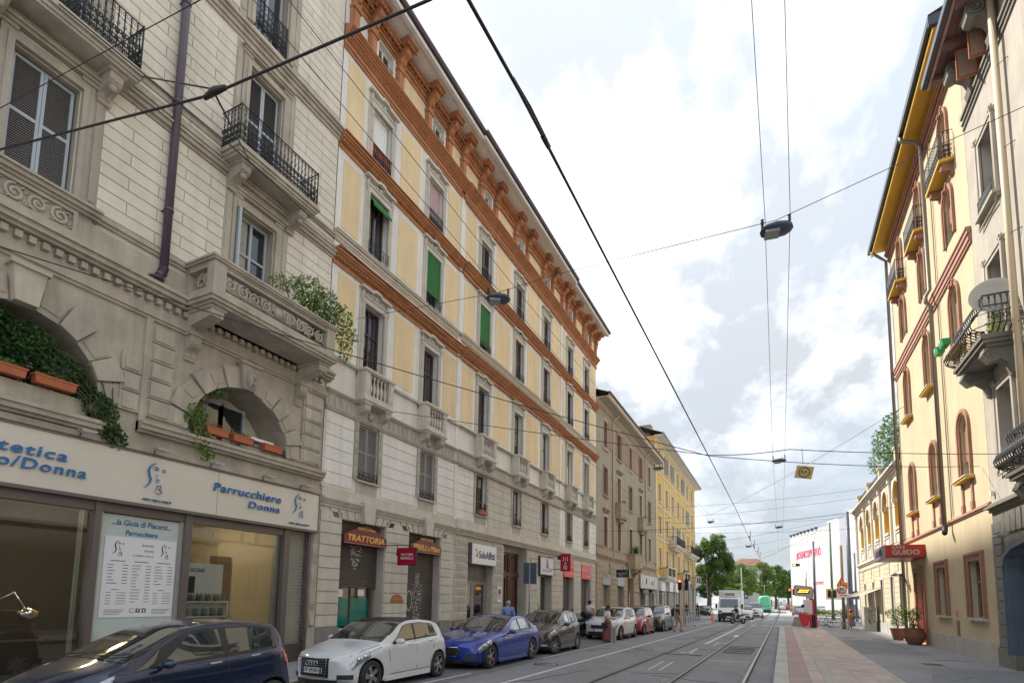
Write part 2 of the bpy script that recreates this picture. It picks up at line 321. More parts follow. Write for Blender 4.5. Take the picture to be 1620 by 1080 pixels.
def text_mesh(body, size=1.0, ext=0.01, align='CENTER', bold=0.0, shear=0.0, spacing=1.0, width=None, height=None):
    cu = bpy.data.curves.new('t', 'FONT'); cu.body = body; cu.size = size; cu.extrude = ext; cu.align_x = align; cu.align_y = 'CENTER'
    cu.offset = bold; cu.shear = shear; cu.space_character = spacing; cu.resolution_u = 3
    o = bpy.data.objects.new('t', cu); C.objects.link(o)
    dg = bpy.context.evaluated_depsgraph_get(); me = bpy.data.meshes.new_from_object(o.evaluated_get(dg)); bpy.data.objects.remove(o)
    xs = [v.co.x for v in me.vertices] or [0, 1]; zs = [v.co.y for v in me.vertices] or [0, 1]
    if width or height:
        fx = width/(max(xs)-min(xs)) if width else 1; fy = height/(max(zs)-min(zs)) if height else (fx if width else 1)
        if not width: fx = fy
        for v in me.vertices: v.co.x *= fx; v.co.y *= fy
    me.materials.clear(); return me
AX = {'L': Matrix(((0,0,1),(1,0,0),(0,1,0))), 'R': Matrix(((0,0,-1),(-1,0,0),(0,1,0))), 'F': Matrix(((1,0,0),(0,0,-1),(0,1,0)))}
def text(name, body, pos, axis, matname, parent, roll=0.0, rot=None, **kw):
    me = text_mesh(body, **kw); me.materials.append(M[matname]); me.name = name
    mt = AX[axis].to_4x4() @ Matrix.Rotation(roll, 4, 'Z')
    if rot is not None: mt = rot.to_4x4() @ mt
    me.transform(mt); return put(name, me, pos, parent)
def lpart(b, name, mats, parent):      # part in the parent's local frame
    me = b.mesh(name, mats if isinstance(mats, (list, tuple)) else [mats]); o = bpy.data.objects.new(name, me); C.objects.link(o); o.parent = parent; WL[o.name] = WL.get(parent.name, (0,0,0)); return o
M['dishgrey'] = mat('pale_grey_dish', (0.5,0.48,0.43), .5)
# ================================================================ GROUND AND ROAD
def sheet(name, pts, z, m, kind='structure', parent=None):
    b = MB(); b.add([(x, y, z) for x, y in pts], [tuple(range(len(pts)))])
    o = b.build(name, m, parent)
    if kind and parent is None: o['kind'] = kind
    return o
ground = sheet('ground', [(-900,-300),(900,-300),(900,1500),(-900,1500)], -0.03, 'asph2')
road = sheet('road', [(-9.35,-25),(-0.2,-25),(0.35,57),(-9.35,57)], 0.0, 'asphalt')
crossing = sheet('junction_surface', [(-60,57),(70,57),(70,420),(-60,420)], -0.004, 'setts')
j2 = sheet('road_patch', [(-9.35,57.002),(14,57.002),(14,66),(-9.35,66)], 0.0, 'asphalt')
def strip(b, pts, w, z, m=0):
    for (x0, y0), (x1, y1) in zip(pts, pts[1:]): b.add([(x0-w/2,y0,z),(x0+w/2,y0,z),(x1+w/2,y1,z),(x1-w/2,y1,z)], [(0,1,2,3)], m)
tr = thing('tram_track', 'tram track of two steel rails set in the asphalt beside the platform', 'tram track', (-1.6, 10, 0)); 
del tr['category']; del tr['label']; tr['kind'] = 'structure'
for nm, pts in (('rail', [(-2.62,-6),(-2.37,13.65),(-1.85,48),(-1.3,120),(-0.6,260)]), ('rail', [(-1.02,-6),(-0.79,14.6),(-0.47,47.6),(0.31,123),(1.4,260)]), ('rail', [(-4.35,-6),(-4.04,12.6),(-3.55,35),(-3.2,56),(-2.9,120)])):
    b = MB(); strip(b, pts, 0.30, 0.004, 0); strip(b, [(x+0.045, y) for x, y in pts], 0.045, 0.009, 1); strip(b, [(x-0.02, y) for x, y in pts], 0.06, 0.012, 2); b.build(nm, ['railbed', 'groove', 'rail'], tr)
mk = MB()
strip(mk, [(-6.2,-6),(-5.75,11.5),(-4.92,45.4),(-4.7,50)], 0.11, 0.006)
strip(mk, [(-3.04,27),(-2.65,49.8)], 0.15, 0.006); strip(mk, [(-2.5,60),(-2.4,72)], 0.15, 0.006)
strip(mk, [(-7.0,16.9),(-6.85,26)], 0.07, 0.006); strip(mk, [(-7.35,8.5),(-7.2,12.6)], 0.07, 0.006)
for x0, x1, y0, y1 in ((-2.75,-2.25,28.2,28.45),(-3.4,-2.9,21.8,22.0)): mk.add([(x0,y0,.006),(x1,y0,.006),(x1,y1,.006),(x0,y1,.006)], [(0,1,2,3)])
strip(mk, [(-3.36,16),(-3.38,18.4)], 0.05, 0.006); strip(mk, [(-3.06,16),(-3.08,18.4)], 0.05, 0.006); strip(mk, [(-3.09,21.8),(-3.05,24.2)], 0.09, 0.006)
strip(mk, [(-2.62,26),(-2.6,28.4)], 0.05, 0.006); strip(mk, [(-2.2,33.5),(-2.18,35.6)], 0.3, 0.006)
for i in range(9): mk.add([(-6.8+i*.93,51.8,.006),(-6.3+i*.93,51.8,.006),(-6.3+i*.93,52.6,.006),(-6.8+i*.93,52.6,.006)], [(0,1,2,3)])
for i in range(8): mk.add([(-4.6+i*.65,49.3,.006),(-4.1+i*.65,49.3,.006),(-4.1+i*.65,49.7,.006),(-4.6+i*.65,49.7,.006)], [(0,1,2,3)])
for i in range(7): mk.add([(-5+i*1.3,74,.006),(-4.4+i*1.3,74,.006),(-4.4+i*1.3,76.5,.006),(-5+i*1.3,76.5,.006)], [(0,1,2,3)])
struct(mk.build('road_markings', 'paint'))
pk = MB(); pk.add([(-2.17,19.6,.007),(-.86,19.6,.007),(-.86,19.74,.007),(-2.17,19.74,.007)], [(0,1,2,3)]); struct(pk.build('faded_stop_line', mat('pale_pink_paint', (0.50,0.42,0.42), 0.7, var=0.25, vs=8)))
# repair patches, manhole frame, cracks
pt = MB(); pt.add([(-1.97,22.9,.003),(-.98,22.9,.003),(-.93,25.6,.003),(-1.92,25.6,.003)], [(0,1,2,3)]); pt.add([(-9.3,5,.002),(-6.9,5,.002),(-6.7,33,.002),(-9.3,33,.002)], [(0,1,2,3)])
struct(pt.build('road_patches', mat('patched_asphalt', (0.16,0.16,0.167), 0.9, var=0.25, vs=1.4, bump=0.6, bs=140)))
ck = MB()
for (x0,y0,x1,y1) in ((-1.97,22.85,-.98,22.85),(-1.92,25.65,-.93,25.65),(-1.97,22.85,-1.92,25.65),(-.98,22.85,-.93,25.65),(-1.7,23.9,-1.15,23.9),(-1.85,24.8,-1.0,24.8),(-2.3,26.4,-.6,26.4),(-3.9,21,-2.5,21.1)):
    ck.tube([(x0,y0,.006),((x0+x1)/2+.02,(y0+y1)/2,.006),(x1,y1,.006)], .012, 4)
struct(ck.build('road_seams', 'groove'))
ck = MB(); rc = random.Random(21)
for k in range(26):
    x, y = rc.uniform(-8.8, -.8), rc.uniform(9, 46); a = rc.choice((rc.uniform(-.3,.3), pi/2+rc.uniform(-.4,.4))); pts = []
    for q in range(rc.randint(5, 12)): pts.append((x, y, .0035)); a += rc.uniform(-.5,.5); x += sin(a)*.22; y += cos(a)*.34
    ck.tube(pts, .006, 3)
for k in range(10):
    x, y = rc.uniform(2.9, 5.8), rc.uniform(13, 40); a = rc.uniform(-1,1); pts = []
    for q in range(7): pts.append((x, y, .149)); a += rc.uniform(-.5,.5); x += sin(a)*.2; y += cos(a)*.3
    ck.tube(pts, .005, 3)
o = struct(ck.build('surface_cracks', 'groove'), 'stuff')
for i, (x, y, r_) in enumerate(((-6.3,15.5,.32),(-4.9,22.5,.32),(-3.6,31,.32),(-7.9,30.5,.25))):
    b = MB(); b.lathe([(r_,.001),(r_,.007),(0,.007)], (x,y,0), 24); b.lathe([(r_+.05,.001),(r_+.05,.004),(0,.004)], (x,y,0), 24, 1)
    for q in range(5): b.box(x-r_*.7, x+r_*.7, y-r_*.55+q*r_*.27, y-r_*.5+q*r_*.27, .007, .009, 1)
    tag(b.build('manhole_cover', ['steel','groove'], None, (x,y,0)), ['round iron manhole cover in the lane beside the blue saloon','round iron manhole cover on the left tram rail line, mid road','round iron manhole cover by the long white dash, farther up','small round cover by the kerb near the white crossover'][i], 'manhole cover', 'manhole covers in the road')
# left pavement with granite kerb
pv = MB(); pv.box(-12.4,-9.5,-25,97,-.02,.125); pavL = struct(pv.build('pavement_left', 'asph2'))
for i in range(72): block('kerb_stone', 'granite', -9.5, -9.2, -8+i*1.05, -8+i*1.05+1.04, -.02, .13, pavL)
# right platform and pavement
PK = 0.0074
plat = MB(); plat.add([(-.18+PK*y, y, .141) for y in (-25,48.2)]+[(2.5+PK*y, y, .141) for y in (48.2,-25)], [(0,1,2,3)])
plat.add([(-.2-PK*25,-25,-.02),(-.2+PK*48.2,48.2,-.02),(-.2+PK*48.2,48.2,.141),(-.2-PK*25,-25,.141)], [(0,1,2,3)]); plat.box(-.2+PK*48,6.1,48.2,48.4,-.02,.14)
platO = struct(plat.build('tram_platform', 'groove'))
def slab(name, matname, x0, x1, y, l, top=0.15):
    xs = PK*y; o = block(name, matname, x0+xs, x1+xs, y, y+l, top-.05, top+rnd.uniform(-.0012,.0012), platO); o.rotation_euler.z = -PK; return o
y = 6.0
while y < 48: slab('kerb_stone', 'granite', -.24, .095, y, 0.992, .152); y += 1.0
rb = MB(); rb.box(-.225,.225,-.2,.2,-.03,.03)
for i in range(6): rb.box(-.205+i*.075,-.17+i*.075,-.198,.198,.03,.035)
rbm = rb.mesh('tactile_slab', ['tactile'])
y = 9.0
while y < 48: put('tactile_slab', rbm, (.325+PK*y, y+.2, .117), platO); y += 0.405
y = 9.0; k = 0
while y < 47.9:
    slab('paving_slab', 'pinkt', .555, .84, y, 0.792)
    for x0 in (1.112, 1.55, 1.988): slab('paving_slab', 'pinkt', x0, x0+.432, y+(.4 if 1.3 < x0 < 1.8 else 0), 0.792)
    slab('beige_slab', 'beige', .845, 1.107, y, .395); slab('beige_slab', 'beige', .845, 1.107, y+.4, .395)
    y += .8; k += 1
y = 6.0
while y < 48: slab('edging_stone', 'granite', 2.425, 2.52, y, 0.99, .153); y += 1.0
pr = MB(); pr.add([(2.5+PK*y, y, .146) for y in (-25,48.2)]+[(6.4,48.2,.146),(6.4,-25,.146)], [(0,1,2,3)]); pr.add([(4,48.2,.1455),(14,48.2,.1455),(14,60,.1455),(4,60,.1455)],[(0,1,2,3)]); pr.box(4,14,60,60.2,-.02,.1455); pr.box(3.9,4,48.3,60.2,-.02,.1455)
pavR = struct(pr.build('pavement_right', 'asph2'))
dr = MB(); dr.box(3.95,4.5,20.6,21.35,.146,.152)
for i in range(9): dr.box(3.99+i*.056,4.015+i*.056,20.66,21.29,.152,.157,1)
tag(dr.build('drain_cover', ['steel','groove']), 'square iron drain cover set in the asphalt pavement by the yellow hotel', 'drain cover')
pp = MB(); pp.add([(3.2,16,.1485),(6.15,14,.1485),(6.15,20.2,.1485),(4.0,20.1,.1485)],[(0,1,2,3)]); pp.add([(2.7,24,.1485),(5.0,24.5,.1485),(4.9,33,.1485),(2.78,33,.1485)],[(0,1,2,3)]); struct(pp.build('pavement_patches', mat('pavement_patch', (0.215,0.22,0.24), 0.9, var=0.2, vs=1.2, bump=0.4, bs=160)))

# ================================================================ BUILDING KIT
def sheetglass(b, F, a0, a1, z0, z1, d, m=0): b.quad(F.P(a0,d,z0), F.P(a1,d,z0), F.P(a1,d,z1), F.P(a0,d,z1), m)
def window(F, parent, a0, a1, z0, z1, fm='frameD', d=-0.2, kind='pane', mull=1, trans=0.0, fw=0.06, curt=None, sub=True):
    """casement window: frame part with glass pane sub-parts"""
    b = MB(); F.frame(b, a0+fw, a1-fw, z0+fw, z1-fw, fw, d-.05, d+.02)
    ac = (a0+a1)/2
    if mull: F.box(b, ac-.035, ac+.035, d-.04, d+.03, z0+fw, z1-fw)
    if trans: F.box(b, a0+fw, a1-fw, d-.04, d+.025, z0+(z1-z0)*trans-.03, z0+(z1-z0)*trans+.03)
    w = b.build('window', fm, parent, F.P(ac, d, (z0+z1)/2))
    p = MB(); sheetglass(p, F, a0+.02, a1-.02, z0+.02, z1-.02, d-.02); p.build('pane', 'pane', w)
    if not curt and (a1-a0) > .85 and rnd.random() < .5:
        q = rnd.random(); c = MB()
        if q < .4: sheetglass(c, F, a0+.08, a0+(a1-a0)*rnd.uniform(.3,.48), z0+.08, z1-.08, d-.014)
        elif q < .7: sheetglass(c, F, a0+(a1-a0)*rnd.uniform(.52,.7), a1-.08, z0+.08, z1-.08, d-.014)
        else: sheetglass(c, F, a0+.08, a1-.08, z0+(z1-z0)*rnd.uniform(.45,.75), z1-.08, d-.014)
        c.build('curtain', mat('net_curtain', (0.33,0.32,0.29), .8, var=.25, vs=9, objvar=.4), w)
    if curt:
        c = MB(); n = 14
        for i in range(n):
            x0 = a0+.03+(a1-a0-.06)*i/n; x1 = a0+.03+(a1-a0-.06)*(i+1)/n
            c.quad(F.P(x0, d+.06+.03*(i%2), z0), F.P(x1, d+.06+.03*((i+1)%2), z0), F.P(x1, d+.06+.03*((i+1)%2), z1), F.P(x0, d+.06+.03*(i%2), z1))
        c.build('curtain', curt, w)
    return w
SHC = {}
def shutters(F, parent, a0, a1, z0, z1, m, d=-.08, leaves=2, rail=True, pitch=.055, ang=None):
    """closed louvred shutters, each leaf a part of joined frame and slats"""
    w = (a1-a0)/leaves
    for i in range(leaves):
        key = (F.X, round(w,3), round(z1-z0,3), m, pitch)
        ca, cz = a0+w*(i+.5), (z0+z1)/2
        if key not in SHC:
            b = MB(); h = (z1-z0)/2; hw = w/2-.004
            f = Fac(0, 'L' if F.k == 1 else 'R')
            f.frame(b, -hw+.05, hw-.05, -h+.06, h-.06, .05, 0, .035)
            f.box(b, -hw+.05, hw-.05, .002, .034, -.03, .03)
            z = -h+.07
            while z < h-.07:
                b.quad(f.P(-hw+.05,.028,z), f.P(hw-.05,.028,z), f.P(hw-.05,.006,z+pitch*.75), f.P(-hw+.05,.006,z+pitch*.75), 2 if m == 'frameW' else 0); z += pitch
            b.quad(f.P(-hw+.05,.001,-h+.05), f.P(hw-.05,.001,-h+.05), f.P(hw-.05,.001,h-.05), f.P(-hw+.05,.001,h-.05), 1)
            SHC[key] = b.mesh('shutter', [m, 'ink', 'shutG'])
        put('shutter', SHC[key], F.P(ca, d, cz), parent)
def scrollpts(cx, cz, r, turns=1.2, start=0, sgn=1, n=14, k=0.75):
    return [(cx+r*(1-k*i/n)*cos(start+sgn*2*pi*turns*i/n), cz+r*(1-k*i/n)*sin(start+sgn*2*pi*turns*i/n)) for i in range(n+1)]
BAL = {}
def baluster(F, style, hgt, seg='A'):
    key = (style, round(hgt,2), seg)
    if key in BAL: return BAL[key]
    b = MB()
    T = (lambda a, z: (0, a, z)) if seg == 'A' else (lambda a, z: (a, 0, z))
    if style == 'ornate':
        b.tube([T(0,0), T(0,hgt)], .013, 4)
        for zz, r in ((hgt*.10,.05),(hgt*.26,.07),(hgt*.46,.06)):
            for sg in (1,-1): b.tube([T(sg*x, z) for x, z in scrollpts(.045, zz, r, 1.2, pi, 1, 9)], .012, 4)
        b.lathe([(0,hgt*.76),(.026,hgt*.79),(0,hgt*.82)], T(0,0), 6); b.lathe([(0,hgt*.33),(.035,hgt*.38),(.02,hgt*.44),(0,hgt*.5)], T(0,0), 6); b.tube([T(-.03,hgt*.6), T(.0,hgt*.56), T(.035,hgt*.62), T(.02,hgt*.67)], .009, 4); b.lathe([(0,hgt*.9),(.018,hgt*.92),(0,hgt*.94)], T(0,0), 6)
        for sg in (1,-1): b.tube([T(sg*x, z) for x, z in scrollpts(.03, hgt*.93, .03, .7, pi, -1, 6)], .006, 4)
    elif style == 'stone':
        b.lathe([(.055,0),(.055,.05),(.03,.08),(.062,.22),(.066,.30),(.028,hgt-.20),(.028,hgt-.14),(.05,hgt-.1),(.055,hgt-.05),(.055,hgt)], (0,0,0), 8)
    elif style == 'plain': b.tube([T(0,0), T(0,hgt)], .010, 4)
    BAL[key] = b.mesh('baluster', ['stB' if style == 'stone' else 'iron']); return BAL[key]
def railing(F, parent, a0, a1, d, z0, z1, sides=True, step=.14, style='ornate', dwall=0.0, r=.014):
    b = MB()
    def bar(z, rr=r):
        pts = ([F.P(a0,dwall,z)] if sides else [])+[F.P(a0,d,z), F.P(a1,d,z)]+([F.P(a1,dwall,z)] if sides else [])
        for p, q in zip(pts, pts[1:]): b.tube([p, q], rr, 4, sm=False)
    bar(z1, r*1.4); bar(z1-.11, r*.45); bar(z0+.06, r*.8)
    for a in (a0, a1): b.tube([F.P(a,d,z0), F.P(a,d,z1+.03)], r*1.4, 6)
    o = b.build('railing', 'iron', parent, F.P((a0+a1)/2, d, z0))
    n = max(1, round((a1-a0)/step))
    for i in range(1, n): put('baluster', baluster(F, style, z1-z0-.06), F.P(a0+(a1-a0)*i/n, d, z0+.05), o)
    if sides:
        m = max(1, round((d-dwall)/step))
        for a in (a0, a1):
            for i in range(1, m): put('baluster', baluster(F, style, z1-z0-.06, 'B'), F.P(a, dwall+(d-dwall)*i/m, z0+.05), o)
    return o
def leafmass(name, matname, pts, size, n, parent=None, seed=1, droop=0.0, mats=None):
    """foliage: n small folded leaves scattered in given blobs [(x,y,z,rx,ry,rz)]"""
    r = random.Random(seed); b = MB(); tot = sum(p[3]*p[4]*p[5] for p in pts)
    for p in pts:
        for i in range(max(3, int(n*p[3]*p[4]*p[5]/tot))):
            while True:
                u = (r.uniform(-1,1), r.uniform(-1,1), r.uniform(-1,1)); q = u[0]**2+u[1]**2+u[2]**2
                if 0.12 < q <= 1: break
            c = Vector((p[0]+u[0]*p[3], p[1]+u[1]*p[4], p[2]+u[2]*p[5]))
            s = size*r.uniform(.6,1.3); a = Vector((r.gauss(0,1), r.gauss(0,1), r.gauss(0,.6)-droop)).normalized(); t = a.cross(Vector((r.gauss(0,1), r.gauss(0,1), r.gauss(0,1)))).normalized(); nn = a.cross(t)*.25*s
            b.add([tuple(c-a*s), tuple(c+t*s*.42+nn), tuple(c+a*s), tuple(c-t*s*.42+nn)], [(0,1,2),(0,2,3)], r.randrange(len(mats)) if mats else 0)
    return b.build(name, mats or matname, parent, pts[0][:3] if parent is None else None)
def frieze(F, b, a0, a1, z0, z1, d, n, m=0):
    """carved openwork: paired scrolls with leaves and discs"""
    w = (a1-a0)/n; zc = (z0+z1)/2; R = min(w*.48, (z1-z0)*.46)
    for i in range(n):
        ca = a0+w*(i+.5); sg = 1 if i % 2 else -1
        b.tube([F.P(x, d, z) for x, z in scrollpts(ca, zc, R, 1.55, pi*.5*sg, sg, 22, .78)], [R*.2]*23, 6, m)
        b.lathe([(0,-.02),(R*.22,0),(0,.03)], F.P(ca, d, zc), 8, m, 'x')
        for s2 in (1,-1):
            b.tube([F.P(ca+w*.5*sg*.9+x*.5, d, zc+s2*(R*.55)+z) for x, z in scrollpts(0, 0, R*.38, .9, 0, s2, 9)], R*.09, 5, m)
            b.tube([F.P(ca+s2*R*.2, d+.01, zc+s2*R*.5), F.P(ca+s2*R*.7, d+.02, zc+s2*R*.85), F.P(ca+s2*w*.55, d, zc+s2*R*.95)], [R*.05,R*.12,R*.02], 5, m)
def bracket(F, b, a, z1, dep, hgt, w=.24, m=0):
    """scrolled console under a balcony"""
    pr = [(0,z1)]+[(dep*t, z1) for t in (1,)]+[(dep,z1-.07),(dep*.96,z1-.16)]
    for i in range(7):
        t = i/6; pr.append((dep*(.92-.72*t)+.05*sin(t*pi*2), z1-.16-(hgt-.28)*t))
    pr += [(dep*.26, z1-hgt+.07),(dep*.2,z1-hgt),(0,z1-hgt)]
    F.prof(b, pr, a-w/2, a+w/2, m)
    F.box(b, a-w/2-.04, a+w/2+.04, 0, dep+.03, z1, z1+.06, m)
    for t in (-w/4, w/4): F.prof(b, [(p[0]+.02, p[1]) for p in pr[3:-2]]+[(0,z1-hgt*.6)], a+t-.03, a+t+.03, m)

# ================================================================ BUILDING A : cream town house over the salon
A0, A1 = -2.0, 11.80
bA = thing('town_house', 'cream and grey-beige town house with wrought iron balconies above the hair salon', 'building', (-12, A0, .12))
def axes(c): return c
ops = []
for c in (4.55, 9.15, -.05):
    ops += [(c-.52,c+.52,9.46,11.66), (c-.52,c+.52,13.0,15.6), (c-.52,c+.52,16.85,19.3)]
archA = [(3.2,5.88,5.62,7.02,1.34),(7.68,10.52,5.62,7.06,1.42),(-1.4,1.3,5.62,7.02,1.34)]
b = MB(); LF.wall(b, A0, A1, 8.1, 21.5, ops, 0, .3, 0, 1); b.build('wall', ['plA','stA'], bA)
b = MB(); LF.wall(b, A0, A1, 4.7, 8.1, archA, 0, 1.0, 0, 0); b.build('wall', 'stA', bA)
b = MB(); b.box(-22,-12.02,A1-.35,A1,0.0,21.5); b.box(-22,-12.5,A0,A1,21.3,21.5); b.box(-22.3,-22,A0,A1,0,21.5); b.box(-13.3,-13.1,A0,A1,5,21.4); b.build('rear_wall', 'plA', bA)
# ashlar blocks of the upper wall, laid in courses
ops_fr = [(c-.95,c+.95,9.4,12.2) for c in (4.55,9.15)]+[(c-.85,c+.85,13.0,16.2) for c in (4.55,9.15)]+[(c-.8,c+.8,16.9,21.5) for c in (4.55,9.15)]
belts = [(8.1,9.42),(12.2,12.66),(13.0,13.02),(16.15,16.75)]
z = 9.45; row = 0; cnt = 0
while z < 20.2:
    if not any(q0-.2 < z < q1 for q0, q1 in belts):
        a = 2.6; off = .55 if row % 2 else 0
        segs = []; cur = 2.6
        for o_ in sorted([x for x in ops_fr if x[2]-.25 < z < x[3]]): segs.append((cur, o_[0])); cur = o_[1]
        segs.append((cur, A1-.02))
        for s0, s1 in segs:
            e = s0; L1 = 1.15 if (s1-s0) > 2.5 or s0 > 9 else 3
            x = s0+(off if L1 < 2 else 0)
            cuts = [s0]
            while x < s1-.3:
                if x > s0+.3: cuts.append(x)
                x += L1
            cuts.append(s1)
            if s1-s0 > .3:
                for p, q in zip(cuts, cuts[1:]):
                    if cnt < 300: block('ashlar_block', 'plA', -11.999, -11.97, p+.009, q-.009, z+.012, z+.262, bA); cnt += 1
    z += .274; row += 1
bj = MB()
for q in ((2.6, A1),): LF.box(bj, q[0], q[1], .0005, .002, 9.42, 20.3)
for name_, lst, z0, d0 in (('string_course', [(.08,.05),(.10,.12),(.05,.17),(.09,.09),(.09,.13)], 12.2, 0), ('string_course', [(.10,.05),(.12,.10),(.08,.16),(.06,.22),(.10,.10),(.12,.06)], 16.15, 0),
                           ('string_course', [(.07,.06),(.06,.10),(.06,.06)], 9.22, 0), ('sill_course', [(.12,.06),(.06,.1)], 13.0-.16, 0)):
    b = MB(); LF.steps(b, A0, A1+.02, z0, lst); b.build(name_, 'stA', bA)
# main dentil cornice
b = MB(); LF.steps(b, A0, A1+.05, 7.78, [(.06,.05),(.05,.09),(.22,.04)]); LF.steps(b, A0, A1+.1, 8.30, [(.06,.17),(.10,.26),(.07,.32),(.07,.22),(.5,.06)]); co = b.build('cornice', 'stA', bA)
dm = MB(); dm.box(0,.10,-.055,.055,-.06,.06); dm = dm.mesh('dentil', ['stA'])
for i in range(66): put('dentil', dm, (-11.96+.0, A0+.2+i*.205, 8.2), co)
# windows
for c in (4.55, 9.15, -.05):
    for k, (z0, z1) in enumerate(((9.46,11.66),(13.0,15.6),(16.85,19.3))):
        w = window(LF, bA, c-.5, c+.5, z0+.01, z1, 'frameW', -.24, trans=.55 if c > 9 and k == 0 else 0)
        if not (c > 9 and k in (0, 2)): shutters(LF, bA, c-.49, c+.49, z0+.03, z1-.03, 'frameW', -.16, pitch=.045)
        elif k == 0:
            b = MB(); LF.box(b, c-.64, c-.58, -.05, .18, z0+.05, z1-.05)
            for i in range(40): LF.box(b, c-.65, c-.57, .0, .165, z0+.08+i*.053, z0+.09+i*.053)
            b.build('shutter', 'frameW', bA)
        b = MB(); pw = .22
        LF.frame(b, c-.54, c+.54, z0-.02, z1+.02, .1, -.02, .10, 0, bottom=False); LF.frame(b, c-.64, c+.64, z0-.02, z1+.12, .1, -.02, .06, 0, bottom=False)
        LF.box(b, c-.78, c-.5, -.02, .09, z1+.22, z1+.3); LF.box(b, c+.5, c+.78, -.02, .09, z1+.22, z1+.3); LF.box(b, c-.78, c+.78, -.02, .13, z1+.3, z1+.36); LF.box(b, c-.82, c+.82, -.02, .18, z1+.36, z1+.42)
        for sg in (-1, 1): LF.box(b, min(c+sg*.75,c+sg*.95), max(c+sg*.75,c+sg*.95), -.02, .035, z0-.1, z1+.45); LF.box(b, min(c+sg*.79,c+sg*.91), max(c+sg*.79,c+sg*.91), .03, .055, z0+.1, z1+.2)
        b.build('window_surround', 'stA', bA)
# parapet panel under the first-floor window on the left
b = MB(); LF.steps(b, 3.2, 5.55, 9.18, [(.06,.16),(.08,.22),(.05,.27),(.04,.2)]); LF.box(b,3.2,5.45,-.02,.075,8.68,9.2); LF.frame(b,3.7,5.12,8.74,9.10,.07,.06,.13); LF.steps(b,3.2,5.6,8.5,[(.07,.2),(.06,.25),(.05,.18)]); ap = b.build('window_apron','stA',bA)
b = MB(); frieze(LF, b, 3.72, 5.10, 8.75, 9.09, .09, 4); b.build('carved_scrollwork', 'stA', ap)
# stone balcony
SB = dict(a0=7.37, a1=11.05, d=1.05)
b = MB(); a0, a1, d = SB['a0'], SB['a1'], SB['d']
for z0, hh, g in ((8.30,.06,-.02),(8.36,.08,.04),(8.44,.05,.08),(8.49,.10,.03)): LF.box(b, a0-g, a1+g, 0, d+g, z0, z0+hh)
for a in (a0, a1-.30, ): LF.box(b, a, a+.30, d-.24, d, 8.59, 9.25)
for a in (a0, a1-.22): LF.box(b, a+.02, a+.2, 0, .12, 8.59, 9.25)
LF.box(b, a0+.3, a1-.3, d-.20, d-.04, 8.59, 8.70); LF.box(b, a0+.3, a1-.3, d-.20, d-.04, 9.17, 9.25); LF.box(b, a0+.02, a0+.18, .1, d-.2, 8.59, 8.70); LF.box(b, a0+.02, a0+.18, .1, d-.2, 9.17, 9.25); LF.box(b, a1-.18, a1-.02, .1, d-.2, 8.59, 8.70); LF.box(b, a1-.18, a1-.02, .1, d-.2, 9.17, 9.25)
for a in (a0+.02, a0+.64-.5): pass
for z0, hh, g in ((9.25,.04,-.01),(9.29,.05,.04),(9.34,.05,.07),(9.39,.03,.03)):
    LF.box(b, a0-g, a1+g, d-.28-g, d+g, z0, z0+hh); LF.box(b, a0-g, a0+.24+g, 0, d-.28-g, z0, z0+hh); LF.box(b, a1-.24-g, a1+g, 0, d-.28-g, z0, z0+hh)
sb = b.build('stone_balcony', 'stA', bA)
b = MB(); frieze(LF, b, a0+.33, a0+1.62, 8.71, 9.16, d-.11, 4); frieze(LF, b, a1-1.62, a1-.33, 8.71, 9.16, d-.11, 4)
b.lathe([(0,-.03),(.13,-.02),(.16,.02),(.10,.03),(.09,.06),(0,.07)], LF.P((a0+a1)/2, d-.11, 8.93), 16, 0, 'x'); b.build('carved_scrollwork', 'stA', sb)
b = MB()
for a in (a0+.1, a1-.1):
    b.tube([(x, a, z) for x, z in [(LF.X+.5+u, v) for u, v in scrollpts(0, 8.93, .2, 1.4, 0, 1, 20)]], .025, 5)
    b.tube([(LF.X+.3+.02*i, a, 8.74+.04*i) for i in range(10)], .02, 5); b.tube([(LF.X+.7-.02*i, a, 8.74+.04*i) for i in range(10)], .02, 5)
b.build('carved_scrollwork', 'stA', sb)
b = MB()
for a in (7.62, 10.80): b = MB(); bracket(LF, b, a, 8.24, .92, .42, .30); b.build('balcony_bracket', 'stA', sb); b = MB(); bracket(LF, b, a, 7.76, .24, .55, .26); b.build('balcony_bracket', 'stA', sb)
# iron balconies
def iron_balcony(c, zs, dep=.75, hw=1.245, top=.97):
    b = MB()
    for z0, hh, g in ((zs-.28,.06,-.04),(zs-.22,.08,.0),(zs-.14,.05,.05),(zs-.09,.09,.02)): LF.box(b, c-hw-g, c+hw+g, 0, dep+g, z0, z0+hh)
    o = b.build('balcony_slab', 'stA', bA)
    railing(LF, o, c-hw+.02, c+hw-.02, dep-.03, zs, zs+top, step=.115)
    for s in (-1, 1): b = MB(); bracket(LF, b, c+s*(hw-.35), zs-.34, dep-.15, .5, .24); b.lathe([(0,-.02),(.07,0),(.09,.04),(.04,.09),(0,.1)], LF.P(c+s*(hw-.35), dep-.3, zs-.6), 8, 0, 'x'); b.build('balcony_bracket', 'stA', o)
iron_balcony(9.2, 12.73); iron_balcony(4.55, 12.52, .62)
railing(LF, bA, 8.66, 9.66, .02, 16.88, 17.75, False, .12)
